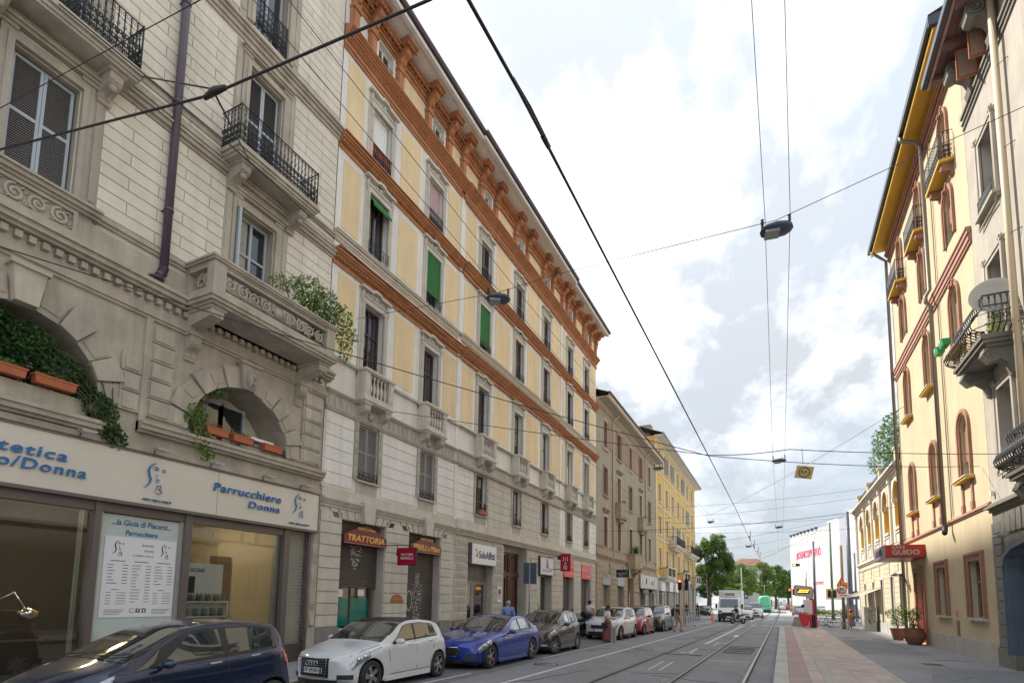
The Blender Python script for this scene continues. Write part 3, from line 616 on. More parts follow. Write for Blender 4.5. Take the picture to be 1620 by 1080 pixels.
# purple rain pipe
b = MB(); b.tube([(-11.86,6.83,20.5),(-11.86,6.83,8.98)], .085, 12); 
for zz in (10.3,12.9,15.4,17.9): b.lathe([(.1,0),(.1,.06)], (-11.86,6.83,zz), 12); b.tube([(-12,6.74,zz-.02),(-11.9,6.76,zz)], .02, 6)
b.tube([(-11.86,6.83,8.98),(-11.86,6.80,8.86),(-11.84,6.72,8.72)], [.085,.075,.085], 12)
for i in range(4): b.lathe([(.1,0),(.1,.025)], (-11.86,6.83-.012*i,8.95-.05*i), 12)
b.lathe([(.06,0),(.16,.02),(.16,.05),(.05,.06)], (-11.84,6.68,8.62), 14)
b.build('rain_pipe', 'purple', bA)
# lower masonry : arches
def voussoirs(c, zs, r0, r1, n, rise, par):
    hw = r0; 
    for i in range(n):
        t0 = pi*(i+.03)/n; t1 = pi*(i+.97)/n; tm = (t0+t1)/2
        alt = i % 2
        dep = .10 if alt else .045; R = r1+(.06 if alt else 0)
        if i == n//2: continue
        def pt(t, r): return (c-r*cos(t), zs+r*sin(t)*(rise/r0))
        b = MB(); LF.poly(b, [pt(t0,r0-.015),pt(t0,R),pt(t1,R),pt(t1,r0-.015)], -.02, dep)
        if not alt: LF.poly(b, [pt(t0+.02,r0+.1),pt(t0+.02,R-.09),pt(t1-.02,R-.09),pt(t1-.02,r0+.1)], dep, dep+.02)
        b.build('voussoir', 'stA', par)
    b = MB(); kz = zs+rise-.04
    LF.poly(b, [(c-.17,kz),(c-.25,kz+.62),(c+.25,kz+.62),(c+.17,kz)], -.02, .22); LF.box(b, c-.30, c+.30, -.02, .27, kz+.62, kz+.70)
    if c > 7:
        g = LF.P(c, .24, kz+.28)
        b.lathe([(0,-.2),(.09,-.16),(.13,-.02),(.12,.1),(.06,.17),(0,.18)], g, 10); b.tube([LF.P(c,.36,kz+.33),LF.P(c,.40,kz+.25)], [.02,.035], 6)
        for s in (-1,1): b.lathe([(0,-.02),(.03,0),(0,.02)], LF.P(c+s*.05,.35,kz+.34), 6); b.tube([LF.P(c+s*.03,.35,kz+.19),LF.P(c+s*.09,.32,kz+.10),LF.P(c+s*.07,.28,kz+.0)], .025, 5)
    b.build('keystone', 'stA', par)
for c, zs, r0, rs in ((4.54,5.68,1.34,1.34),(9.10,5.64,1.42,1.42)): voussoirs(c, zs, r0, r0+.44, 11 if c < 6 else 13, rs, bA)
# rusticated courses of piers
def pier_blocks(a0, a1, z0, z1, h, par, m='stA', d=.06, inset=.0, name='stone_block'):
    n = round((z1-z0)/h); h = (z1-z0)/n
    for i in range(n):
        block(name, m, LF.X-.01, LF.X+d, a0+inset, a1-inset, z0+i*h+.012, z0+(i+1)*h-.012, par)
        block(name, m, LF.X+d-.01, LF.X+d+.025, a0+inset+.06, a1-inset-.06, z0+i*h+.06, z0+(i+1)*h-.06, par)
pier_blocks(6.75, 7.28, 5.65, 7.7, .41, bA); pier_blocks(10.98, 11.72, 5.65, 7.7, .41, bA); pier_blocks(6.22,6.62,5.65,6.9,.41,bA)
b = MB(); LF.box(b, 6.62, 6.75, 0, .09, 5.3, 7.78); LF.steps(b, 6.62, 11.79, 5.28, [(.06,.12),(.10,.2),(.07,.24)]); LF.steps(b, A0, 5.95, 5.02, [(.06,.12),(.10,.2),(.07,.24)]); LF.steps(b, A0, 11.79, 4.88, [(.12,.08)]); b.build('ledge', 'stA', bA)
# loggia behind each arch
for c, hw, zs in ((4.54,1.34,5.62),(9.10,1.42,5.62)):
    b = MB(); b.box(-13.05,-13.0,c-hw-.1,c+hw+.1,5.5,7.2); b.build('loggia_back', 'plA', bA)
    b = MB(); LF.frame(b, c-.62, c-.02, 5.7, 6.75, .06, -.86, -.78); LF.frame(b, c+.04, c+.62, 5.7, 6.75, .06, -.86, -.78); w = b.build('window', 'frameW', bA)
    b = MB(); sheetglass(b, LF, c-.66, c+.66, 5.66, 6.8, -.84); b.build('pane', 'pane', w)
    o = railing(LF, bA, c-hw+.05, c+hw-.05, -.03, 5.64, 5.82, False, .16, 'plain', r=.01)
    b = MB()
    for i in range(9): b.tube([LF.P(c-hw+.2+i*.28+x, -.02, z) for x, z in scrollpts(0,5.73,.07,1.1,0,1,10)], .009, 4)
    b.build('scrollwork', 'iron', o)
def window_box(F, a, d, z, w, label, group='terracotta window boxes', rz=0, m='terra'):
    t = thing('window_box', label, 'window box', F.P(a, d, z), group)
    b = MB(); F.poly(b, [(a-w/2,z+.17),(a+w/2,z+.17),(a+w/2-.025,z),(a-w/2+.025,z)], d-.09, d+.09); F.box(b, a-w/2-.012, a+w/2+.012, d-.1, d+.1, z+.14, z+.175); b.build('trough', m, t)
    return t
for i, a in enumerate((3.55, 4.35, 5.12)):
    t = window_box(LF, a, .06, 5.66, .66, ('leftmost, half cut off, terracotta box in the large left arch','terracotta window box, middle of three in the large left arch','terracotta box nearest the trailing ivy in the large left arch')[i])
    leafmass('plants', 'leaf2', [(-11.94,a,5.88,.1,.28,.06)], .035, 90, t, seed=i)
for i, a in enumerate((8.35, 9.05, 9.95)):
    t = window_box(LF, a, .10, 5.66, .56, ('terracotta box with pink flowers beside the ivy in the small arch','middle terracotta box of three in the small arch, green shoots','rightmost terracotta box on the small arch railing, planted with nothing visible')[i])
    if i < 2:
        leafmass('plants', 'leaf2', [(-11.9,a,5.88,.09,.24,.06)], .03, 70, t, seed=20+i)
        leafmass('flowers', mat('pink_petals', (0.5,0.04,0.09), 0.6), [(-11.88,a,5.9,.08,.2,.05)], .018, 22, t, seed=30+i)
b = MB(); LF.box(b, 9.35, 10.05, -.12, .05, 5.86, 5.93); tag(b.build('plank', 'white'), 'white board lying on the small arch railing behind the boxes', 'board')
# ivy
iv = thing('ivy', 'dark green ivy filling the left of the large arch and trailing over the ledge', 'climbing plant', (-12.2,4.4,5.7))
leafmass('foliage', None, [(-12.2,3.9,6.55,.3,.8,.45),(-12.15,4.7,6.35,.3,.55,.45),(-12.1,5.25,6.05,.25,.4,.4),(-12.05,5.6,5.85,.2,.25,.3),(-11.9,5.85,5.55,.16,.3,.3),(-11.85,6.05,5.25,.14,.25,.35),(-11.82,6.2,4.98,.12,.2,.22)], .055, 5200, iv, 5, .5, ['leaf1','leaf4'])
b = MB()
for s in range(7): b.tube([(-12.1+.03*s,4.0+.3*s,6.9-.12*s),(-12.0,4.6+.25*s,6.3),(-11.85,5.6+.08*s,5.6),(-11.8,5.9+.06*s,4.95)], .012, 5)
b.build('stem', 'bark', iv)
iv = thing('ivy', 'pale variegated ivy hanging from the left side of the small arch', 'climbing plant', (-12,7.9,5.7))
leafmass('foliage', None, [(-12.1,7.85,6.45,.15,.28,.3),(-12.05,8.3,6.75,.15,.4,.15),(-11.95,7.85,6.0,.16,.3,.35),(-11.85,7.95,5.5,.12,.28,.28),(-11.8,8.1,5.15,.1,.2,.18)], .042, 1900, iv, 6, .5, ['leaf3','leaf2','leaf4'])
b = MB()
for s in range(4): b.tube([(-12.1,8.4,6.8),(-12.0,7.9+.06*s,6.2),(-11.88,7.95+.05*s,5.3)], .01, 5)
b.build('stem', 'bark', iv)
# oleander on the balcony
ol = thing('oleander', 'bushy green oleander growing over the right end of the stone balcony', 'shrub', (-11.35,10.4,8.6))
leafmass('foliage', None, [(-11.2,9.3,9.85,.25,.3,.2),(-11.1,9.7,9.95,.3,.35,.25),(-11.1,10.2,10.05,.4,.5,.42),(-11.05,10.7,9.9,.4,.5,.5),(-11.0,11.2,9.75,.4,.4,.45),(-10.9,11.45,9.3,.32,.3,.4),(-10.85,11.35,8.85,.25,.22,.35),(-11.1,10.3,9.65,.4,.6,.3)], .055, 2000, ol, 9, 0, ['leaf2','leaf2','leaf4','leaf3'])
b = MB(); r2 = random.Random(3)
for s in range(9):
    e = (r2.uniform(-11.4,-10.9), r2.uniform(9.3,11.4), r2.uniform(9.6,10.3)); b.tube([(-11.35,10.3+.05*s,8.65),((-11.35+e[0])/2,(10.4+e[1])/2,9.3),e], [.03,.022,.01], 5)
b.build('branch', 'bark', ol)
b = MB(); b.lathe([(.16,0),(.22,.3),(.24,.3),(.24,.36)], (-11.35,10.4,8.6), 14); b.build('pot', 'terraD', ol)
# ================================================================ SALON SHOPFRONT (parts of the town house) 
b = MB(); LF.box(b, A0, A1-.18, .0, .18, 3.76, 4.80); LF.box(b, A0-.02, A1-.16, -.02, .22, 3.70, 3.765, 1); LF.box(b, A0-.02, A1-.16, 0, .21, 4.80, 4.83, 1); LF.box(b, A1-.18, A1-.16, 0, .2, 3.7, 4.83, 1)
for a in (1.6, 3.85, 8.45): LF.box(b, a, a+.008, .175, .1815, 3.77, 4.8, 1)
fas = b.build('fascia', ['fascia','alu'], bA)
def rtext(name, body, a1, z, h, m, par, d=.21, **kw):   # right-aligned text
    me = text_mesh(body, align='RIGHT', **kw)
    xs = [v.co.x for v in me.vertices]; ys = [v.co.y for v in me.vertices]; k = h/(max(ys)-min(ys)); w = kw.get('w_')
    for v in me.vertices: v.co.x = (v.co.x-max(xs))*k; v.co.y = v.co.y*k; v.co.z *= 1
    me.materials.append(M[m]); me.transform(AX['L'].to_4x4()); return put(name, me, LF.P(a1, d, z), par)
def fitL(name, body, a0, a1, z, m, par, d=.21, h=None, ext=.012, **kw):
    me = text_mesh(body, ext=ext, width=a1-a0, height=h, **kw); me.materials.append(M[m]); me.transform(AX['L'].to_4x4())
    xs = [v.co.y for v in me.vertices]; off = (max(xs)+min(xs))/2
    return put(name, me, LF.P((a0+a1)/2-off, d, z), par)
fitL('lettering', 'Estetica', 3.98, 5.38, 4.40, 'signblue', fas, h=.20, shear=.12, spacing=1.15, bold=.012)
fitL('lettering', 'Uomo/Donna', 3.62, 5.71, 4.15, 'signblue', fas, h=.20, shear=.12, spacing=1.15, bold=.012)
fitL('lettering', 'Parrucchiere', 8.33, 10.26, 4.42, 'signblue', fas, h=.20, shear=.12, spacing=1.1, bold=.012)
fitL('lettering', 'Donna', 9.29, 10.24, 4.15, 'signblue', fas, h=.17, shear=.12, spacing=1.1, bold=.012)
def facelogo(a, z, s, m, par, d=.2, w=1.0):
    b = MB()
    def stroke(pts, r):
        rr = [r*sin(pi*(i+.4)/(len(pts)-.2)) for i in range(len(pts))] if not isinstance(r, list) else r
        L_, R2_ = [], []
        for i, (x, y) in enumerate(pts):
            q = pts[min(i+1,len(pts)-1)]; p = pts[max(i-1,0)]; dx, dy = q[0]-p[0], q[1]-p[1]; l = sqrt(dx*dx+dy*dy) or 1
            L_.append((a+w*s*(x-dy/l*rr[i]), z+s*(y+dx/l*rr[i]))); R2_.append((a+w*s*(x+dy/l*rr[i]), z+s*(y-dx/l*rr[i])))
        for i in range(len(pts)-1): LF.poly(b, [L_[i],L_[i+1],R2_[i+1],R2_[i]], d, d+.015*s+.002)
    stroke([(.12,.5),(0,.44),(-.1,.33),(-.13,.2),(-.1,.05),(-.05,-.08),(-.07,-.2),(-.14,-.32),(-.25,-.42)], .035)
    stroke([(.02,.32),(.08,.36),(.16,.34),(.2,.29)], .02); stroke([(.05,.26),(.12,.28),(.18,.25)], .018); stroke([(.3,.30),(.38,.32),(.44,.28)], .018); stroke([(.32,.24),(.38,.25),(.42,.22)], .014)
    stroke([(.12,.1),(.14,.04),(.19,.03)], .012); stroke([(.1,-.08),(.16,-.05),(.22,-.07),(.26,-.05)], .016); stroke([(.12,-.13),(.18,-.14),(.24,-.1)], .014)
    stroke([(.1,-.5),(.14,-.38),(.2,-.27),(.3,-.25),(.3,-.34),(.22,-.38),(.34,-.42),(.33,-.52),(.22,-.55),(.12,-.5)], .02)
    return b.build('emblem', m, par)
facelogo(6.93, 4.36, .62, 'signblue', fas); facelogo(10.83, 4.40, .62, 'signblue', fas)
fitL('lettering', 'ASIA BELLANDI', 6.76, 7.36, 3.87, 'signblue', fas, h=.045); fitL('lettering', 'ASIA BELLANDI', 10.56, 11.26, 3.87, 'signblue', fas, h=.045)
for i, a in enumerate((1.9, 3.6, 5.6, 7.0, 8.3, 9.75, 11.0)):
    t = thing('sign_spotlight', ['spotlight above the fascia far left, cut off','spotlight above the word Estetica','spotlight above the fascia under the trailing dark ivy','spotlight above the fascia face emblem in the middle','spotlight above the fascia between the emblem and Parrucchiere','spotlight above the lettering Parrucchiere Donna','spotlight above the fascia at its right end emblem'][i], 'spotlight', LF.P(a, .2, 4.85), 'small spotlights on the salon fascia')
    b = MB(); LF.box(b, a-.13, a+.13, .22, .42, 4.93, 4.965); LF.box(b, a-.1, a+.1, .25, .4, 4.92, 4.93, 1); b.build('lamp_head', ['alul','white'], t)
    b = MB(); b.tube([LF.P(a,.05,4.83),LF.P(a,.1,4.95),LF.P(a,.25,4.95)], .012, 5); b.build('arm', 'alu', t)
# frames
b = MB()
for a0, a1, d in ((5.98,6.10,.10),(7.80,7.96,.10),(10.56,10.74,.10),(2.2,2.35,.1)): LF.box(b, a0, a1, -.12, d, .14, 3.7)
LF.box(b, A0, 10.74, -.12, .06, 3.52, 3.70); LF.box(b, 11.42, 11.50, -.1, .08, .14, 3.7)
LF.box(b, 7.96, 10.56, -.1, .04, .14, .34); LF.box(b, 6.1, 7.8, -.1, .04, .14, .3); LF.box(b, 5.80, 5.86, -.1, -.04, .14, 3.52, 1); LF.box(b, 10.36, 10.54, -.1, -.06, .34, 3.6, 1)
LF.box(b, 6.1, 6.16, -.02, .03, .3, 3.52, 1); LF.box(b, 7.72, 7.8, -.02, .03, .3, 3.52, 1)
b.build('shopfront_frame', ['alu','alul'], bA)
b = MB(); sheetglass(b, LF, A0, 5.98, .14, 3.55, -.03); b.build('shop_window', M['glass'], bA)
b = MB(); sheetglass(b, LF, 7.96, 10.56, .34, 3.55, -.03); b.build('shop_window', M['glass'], bA)
b = MB(); sheetglass(b, LF, 6.12, 7.78, .3, 3.5, -.02); pb = b.build('poster_panel', 'mint', bA)
b = MB(); LF.box(b, 6.25, 7.69, -.015, -.005, 1.43, 3.06); po = b.build('poster', 'paper', pb)
fitL('print', '...la Gioia di Piacersi...', 6.35, 7.55, 3.35, 'signblue', pb, -.012, h=.12, ext=.002, shear=.15, bold=.01)
fitL('print', 'Parrucchiere', 6.62, 7.27, 3.15, 'signblue', pb, -.012, h=.10, ext=.002, shear=.15, bold=.015)
facelogo(6.48, 2.83, .30, 'ink', po, -.004); facelogo(7.42, 2.83, .30, 'ink', po, -.004)
fitL('print', 'kemon', 6.97, 7.2, 2.92, 'ink', po, -.003, ext=.001); fitL('print', 'REVIVRE', 7.02, 7.22, 2.80, 'ink', po, -.003, ext=.001); fitL('print', '[ comfort zone ]', 6.8, 7.2, 2.70, 'ink', po, -.003, ext=.001)
b = MB(); r4 = random.Random(4)
for cx0, rows in ((6.34,7),(6.80,13),(7.26,7)):
    LF.box(b, cx0+.04, cx0+.32, -.005, -.003, 2.56, 2.575)
    for i in range(rows):
        zz = 2.48-i*.062; LF.box(b, cx0, cx0+r4.uniform(.08,.2), -.005, -.003, zz, zz+.012); LF.box(b, cx0+.28, cx0+.38, -.005, -.003, zz, zz+.012)
    if rows == 7:
        LF.box(b, cx0+.1, cx0+.24, -.005, -.003, 1.98, 1.992)
        for i in range(5): zz = 1.92-i*.055; LF.box(b, cx0, cx0+.1, -.005, -.003, zz, zz+.01); LF.box(b, cx0+.2, cx0+.38, -.005, -.003, zz, zz+.01)
        for i in range(4): LF.box(b, cx0, cx0+.38-.03*i, -.005, -.003, 1.58-i*.03, 1.588-i*.03)
for a in (6.82,6.94,7.06): LF.box(b, a, a+.085, -.005, -.003, 1.52, 1.605)
b.build('print', 'ink', po)
b = MB()
LF.box(b, 6.83, 6.9, -.0035, -.0025, 1.53, 1.595); fitL('print', 'f', 6.965, 7.005, 1.562, 'paper', po, -.0025, h=.065, ext=.001, bold=.02)
for k in range(12): pass
b.lathe([(.022,0),(.022,.001)], LF.P(7.10,-.0028,1.56), 12, 0, 'x'); b.build('print', 'paper', po)
# grille shutter
b = MB(); a = 10.76
for i in range(34):
    z = .62+i*.09
    b.tube([LF.P(10.75,.0,z), LF.P(11.43,.0,z)], .008, 4)
    for j in range(5): aa = 10.78+j*.14+(.07 if i % 2 else 0); b.tube([LF.P(aa,0,z), LF.P(aa,0,z+.09)], .006, 4)
b.build('grille_shutter', 'alul', bA)
b = MB()
for i in range(5): LF.box(b, 10.75, 11.43, -.01, .01, .14+i*.095, .225+i*.095)
LF.box(b,10.75,11.43,-.012,-.01,.14,.62); b.build('shutter_slats', 'metal_sh', bA)
b = MB(); LF.box(b, 10.74, 11.43, -.14, -.12, .1, 3.7); b.build('back_panel', mat('pale_panel', (0.40,0.37,0.29),0.7,var=.2), bA)
b = MB(); LF.box(b, 11.50, 11.80, -.3, .06, .12, 4.9); LF.box(b, 11.50, 11.76, .05, .14, .12, 1.05)
pts = [(.06,1.05),(.2,1.1),(.14,1.3),(.1,1.5),(.16,1.7),(.12,2.1),(.15,2.4),(.1,2.8),(.16,3.1),(.13,3.4),(.2,3.7),(.06,3.72)]; LF.prof(b, pts, 11.54, 11.68); b.build('carved_pier', ['stA'], bA)
# interior
b = MB(); b.box(-17.0,-16.9,A0,10.9,.1,4.0,0); b.box(-17,-12.1,A0,10.9,.05,.14,1); b.box(-17,-12.1,A0,10.9,3.95,4.0,0); b.box(-17,-12.2,10.9,10.95,.1,4,0); b.box(-17,-12.2,7.82,7.9,.1,4,2)
b.box(-12.3,-12.1,6.1,7.8,.1,4,2); b.build('interior', [mat('salon_wall',(0.6,0.55,0.42),0.8),mat('salon_floor',(0.3,0.27,0.23),0.3),'warmint'], bA)
b = MB(); b.box(-15.6,-15.5,2.8,7.8,.14,3.9); b.box(-14.9,-14.3,1.5,4.5,.14,1.05); b.box(-13.9,-13.3,4.2,6.0,.14,.95); b.box(-14.0,-13.9,3.9,6.1,.14,1.25); b.build('furniture', 'darkint', bA)
b = MB(); b.box(-15.48,-15.46,3.0,4.1,1.3,2.4); b.box(-15.48,-15.46,4.6,5.6,1.2,2.4); b.build('mirror', mat('mirror',(0.5,0.55,0.5),0.05,metal=1), bA)
b = MB(); b.tube([(-13.2,4.9,.14),(-13.2,4.9,1.5)], .03, 6); b.lathe([(0,0),(.2,.05),(.24,.2),(.15,.33),(0,.36)], (-13.2,4.9,1.5), 14); b.tube([(-13.2,4.9,1.6),(-13.0,5.3,1.9),(-12.9,5.5,1.5)], .02, 5); b.lathe([(0,0),(.14,.04),(.16,.14),(0,.24)], (-12.9,5.5,1.4), 12); b.build('hair_dryer', 'chrome', bA)
b = MB(); b.tube([(-14.2,3.9,.14),(-14.2,3.9,1.2)], .03, 6); b.lathe([(0,0),(.22,.03),(.2,.1),(0,.12)], (-14.2,3.9,1.2), 14); b.lathe([(0,0),(.2,.03),(.18,.1),(0,.12)], (-14.2,3.9,1.42), 14); b.build('stool', 'black', bA)
# display unit with bottles and the back of the right window
b = MB(); b.box(-12.9,-12.85,8.4,9.5,.14,2.68); b.box(-12.9,-12.6,8.4,9.5,1.72,1.75); b.box(-12.9,-12.6,8.4,9.5,1.36,1.39); b.box(-12.9,-12.6,9.5,9.53,.14,1.75); ds = b.build('display_unit', 'white', bA)
fitL('print', 'KERASTASE', 8.42, 9.0, 2.50, 'ink', ds, -.84, h=.09, ext=.003); fb_ = MB(); fb_.box(-12.85,-12.83,8.45,8.75,1.95,2.35); fb_.build('screen', 'ink', ds)
b = MB()
for i in range(14): b.lathe([(.03,0),(.03,.14),(.012,.16),(.012,.2)], (-12.7,8.45+i*.075,1.75), 8, i%3); b.lathe([(.03,0),(.03,.16),(.01,.2)], (-12.7,8.45+i*.075,1.39), 8, (i+1)%3)
stuff(b.build('bottles', ['alul','teal','wood'], ds))
b = MB(); b.box(-14.4,-14.36,10.2,10.85,1.4,3.0); b.box(-13.6,-13.2,9.9,10.6,.14,1.1); b.box(-15.2,-14.8,8.5,9.8,.14,1.2); b.build('picture_frame', mat('brown_panel',(0.22,0.14,0.09),0.5), bA)
for lx, ly in ((-14.2,9.2),(-14.5,3.0),(-13.0,7.0)): lq = MB(); lq.lathe([(0,0),(.22,0),(.22,.05),(0,.05)], (lx,ly,3.88), 14); lq.build('ceiling_lamp_and_fill', mat('lit_lamp_and_fill',(1,.8,.4),.5,emit=(1,.80,.5),es=14), bA)  # unseen lit discs added to brighten the salon, besides the real lamp below
lmp = MB(); lmp.lathe([(0,0),(.14,0),(.14,.05),(0,.05)], (-13.1,5.9,3.85), 14); lmp.build('ceiling_lamp_and_fill', mat('lit_lamp_and_fill',(1,.8,.4),.5,emit=(1,.75,.3),es=4), bA)
# plant outside the salon at far left
pl = thing('potted_plant', 'pale leaved small plant inside the salon window, cut off at the left edge', 'plant', (-12.35,4.42,.14))
leafmass('foliage', None, [(-12.35,4.42,1.05,.18,.22,.3),(-12.35,4.45,.7,.14,.16,.2)], .04, 260, pl, 8, 0, ['leaf3','alul'])
b = MB(); b.tube([(-12.35,4.42,.14),(-12.35,4.42,1.0)], .02, 5); b.build('stem', 'bark', pl)

# ================================================================ BUILDING B : cream, yellow and terracotta palazzo
B0, B1 = 11.83, 39.05
bB = thing('apartment_building', 'long cream and pale yellow apartment building with terracotta cornices above the trattoria', 'building', (-12, B0, .12))
BC = [13.80, 17.17, 21.45, 25.25, 29.05, 33.15, 36.65]
hol = []
for c in BC: hol += [(c-.5,c+.5,5.55,7.47),(c-.5,c+.5,8.35,11.58),(c-.5,c+.5,13.35,15.55),(c-.5,c+.5,16.6,18.62),(c-.4,c+.4,20.33,21.28)]
b = MB(); LF.wall(b, B0, B1, 4.6, 22.1, hol, 0, .26, 0, 0); b.build('wall', 'whB', bB)
gh = [(12.76,14.84,.12,4.27),(16.18,18.25,.12,4.27),(20.43,22.75,.12,4.3),(23.85,26.6,.12,4.6),(28.15,30.2,.12,4.3),(32.12,34.1,.12,4.33),(35.62,37.7,.12,4.33)]
b = MB(); LF.wall(b, B0, B1, .0, 4.6, gh, 0, .5, 0, 1); b.build('wall', ['stB','stBd'], bB)
b = MB(); b.box(-24,-12.6,B1-.3,B1,0,22.2); b.box(-24,-12.3,B0,B0+.3,0,22.2); b.box(-24.2,-24,B0,B1,0,22.2); b.box(-24,-12.6,B0,B1,22.0,22.2); b.box(-13.5,-13.2,B0,B1,5,22); b.build('rear_wall', 'whB', bB)
b = MB(); b.add([LF.P(B0-.02,1.08,22.28),LF.P(B1+.4,1.08,22.28),LF.P(B1+.4,-6.5,25.6),LF.P(B0-.02,-6.5,25.6)], [(0,1,2,3)]); b.add([LF.P(B0-.02,-14,22.28),LF.P(B1+.4,-14,22.28),LF.P(B1+.4,-6.5,25.6),LF.P(B0-.02,-6.5,25.6)], [(0,1,2,3)]); b.build('roof', 'roof', bB)
b = MB(); LF.box(b, 19.35, 31.6, 0, 1.0, 22.06, 22.14, 0); LF.box(b, B0, 19.35, 0, .92, 22.06, 22.14, 0); LF.box(b, 31.6, B1+.3, 0, .92, 22.06, 22.14, 0)
LF.box(b, B0, 19.3, .80, .96, 22.0, 22.18, 0); LF.box(b, 19.3, 31.6, .9, 1.06, 22.0, 22.18, 0); LF.box(b, 31.6, B1+.3, .80, .96, 22.0, 22.18, 0); b.build('soffit', 'whB', bB)
b = MB()
for s0, s1, dd in ((B0-.05,19.25,1.02),(19.25,31.65,1.12),(31.65,B1+.35,1.02)):
    b.prism([(.09*cos(pi+pi*i/8), .09*sin(pi+pi*i/8)) for i in range(9)]+[(.09,.02),(-.09,.02)], lambda p, t: LF.P(t, dd+p[0], 22.30+p[1]*1.3), s0, s1)
    LF.box(b, s0, s1, dd-.1, dd-.05, 22.16, 22.36)
b.build('gutter', 'gutter', bB)
# terracotta bands
def band(z0, hgt, prof, name='cornice', brk=True, m='orB'):
    b = MB()
    for s0, s1, e in ((B0,19.3,0),(19.3,31.6,.07),(31.6,B1+.02,0)):
        LF.steps(b, s0, s1, z0, [(h_, d_+e) for h_, d_ in prof])
    o = b.build(name, m, bB); return o
def teeth(par, z, d, step, w=.06, h=.05, dd=.05, m='orB', a0=B0+.05, a1=B1-.05, name='dentils'):
    b = MB(); a = a0
    while a < a1: LF.box(b, a, a+w, d, d+dd, z, z+h); a += step
    return stuff(b.build(name, m, par))
o = band(12.12, .5, [(.07,.05),(.10,.03),(.07,.10),(.05,.14),(.06,.2),(.05,.26),(.05,.22),(.04,.30)]); teeth(o, 12.29, .1, .13)
o = band(15.98, .5, [(.07,.05),(.10,.03),(.07,.10),(.05,.14),(.06,.2),(.05,.26),(.05,.22),(.04,.30)]); teeth(o, 16.15, .1, .13)
o = band(19.42, .9, [(.10,.06),(.05,.10),(.18,.05),(.06,.10),(.08,.14),(.06,.2),(.07,.26),(.05,.32),(.06,.36),(.05,.30),(.08,.1)]); teeth(o, 19.86, .14, .14)
o = band(21.32, .7, [(.07,.05),(.12,.03),(.06,.10),(.10,.06),(.05,.14),(.06,.2),(.08,.24),(.08,.3)]); teeth(o, 21.72, .14, .2, .12, .09, .12)
band(12.95, .3, [(.07,.04),(.05,.08),(.07,.05),(.06,.12),(.04,.15)], 'sill_course', m='stB'); band(4.58, .3, [(.09,.05),(.06,.10),(.05,.14),(.06,.18)], 'ledge', m='stB'); band(4.86,.35,[(.32,.07)],'ledge',m='stB')
o = band(7.5, .5, [(.06,.08),(.04,.11),(.44,.04),(.05,.09),(.05,.13)], 'frieze', m='stBd'); band(9.12, .12, [(.05,.05),(.06,.09)], 'ledge', m='stB')
b = MB(); a = B0+.1
while a < B1-.1:
    if all(abs(a+.1-c) > .85 for c in BC): LF.frame(b, a+.03, a+.2, 7.66, 7.98, .02, .04, .06)
    a += .26
stuff(b.build('frieze_flutes', 'stBd', o)); teeth(o, 9.13, .09, .09, .045, .09, .03, 'stB')
# yellow panels
def panels(z0, z1, par):
    g = [(B0+.2, BC[0]-.86)]
    for c0, c1 in zip(BC, BC[1:]):
        if c0 < 19.3 < c1: g += [(c0+.86, 19.12),(19.52, c1-.86)]
        elif c0 < 31.4 < c1: g += [(c0+.86, 31.3),(31.75, c1-.86)]
        else: g += [(c0+.86+.18, c1-.86-.18)]
    g += [(BC[-1]+.9, B1-.25)]
    for a0, a1 in g:
        if a1-a0 > .2: block('panel', 'yeB', -12.0, -11.985, a0+.06, a1-.06, z0, z1, par)
panels(13.45, 15.75, bB); panels(16.72, 19.25, bB); panels(9.42, 11.95, bB)
for s in (19.12, 31.4):
    b = MB(); LF.box(b, s, s+.28, 0, .05, 4.9, 22.0); b.build('pilaster_strip', 'whB', bB)
# windows
surr = {}
def carved_surround(c, z0, z1, w=.5, top=.55, style=0):
    b = MB(); m = 0
    LF.frame(b, c-w, c+w, z0, z1, .15, -.02, .07, 0, bottom=False); LF.frame(b, c-w-.15, c+w+.15, z0, z1+.15, .07, -.02, .045, 0, bottom=False)
    for s in (-1, 1):
        z = z0+.05
        while z < z1: LF.box(b, c+s*(w+.075)-.045, c+s*(w+.075)+.045, .07, .085, z, z+.07); z += .12
    LF.box(b, c-w-.2, c+w+.2, -.02, .08, z1+.2, z1+.26); 
    LF.poly(b, [(c-w-.26,z1+.42),(c-.22,z1+.42),(c-.12,z1+.5),(c+.12,z1+.5),(c+.22,z1+.42),(c+w+.26,z1+.42),(c+w+.26,z1+.5),(c+.24,z1+.52),(c+.12,z1+.6),(c-.12,z1+.6),(c-.24,z1+.52),(c-w-.26,z1+.5)], -.02, .17)
    b.lathe([(0,-.02),(.09,0),(.06,.07),(0,.09)], LF.P(c,.04,z1+.33), 8, 0, 'x')
    for s in (-1, 1):
        b.tube([LF.P(c+s*.1+s*x, .05, z) for x, z in scrollpts(.12, z1+.32, .09, 1, pi, 1, 10)], .018, 5); b.tube([LF.P(c+s*.42+s*x, .05, z) for x, z in scrollpts(0, z1+.33, .06, 1, pi, 1, 8)], .015, 5)
        b.tube([LF.P(c+s*(w+.1), .06, z1+.4), LF.P(c+s*(w+.17), .08, z1+.15), LF.P(c+s*(w+.12), .06, z1-.1)], [.05,.035,.02], 6)
    return b
prot = {}
def proto(key, fn, mats, c):
    if key not in prot: prot[key] = fn().mesh('window_surround', mats, LF.P(c, 0, 0))
    return prot[key]
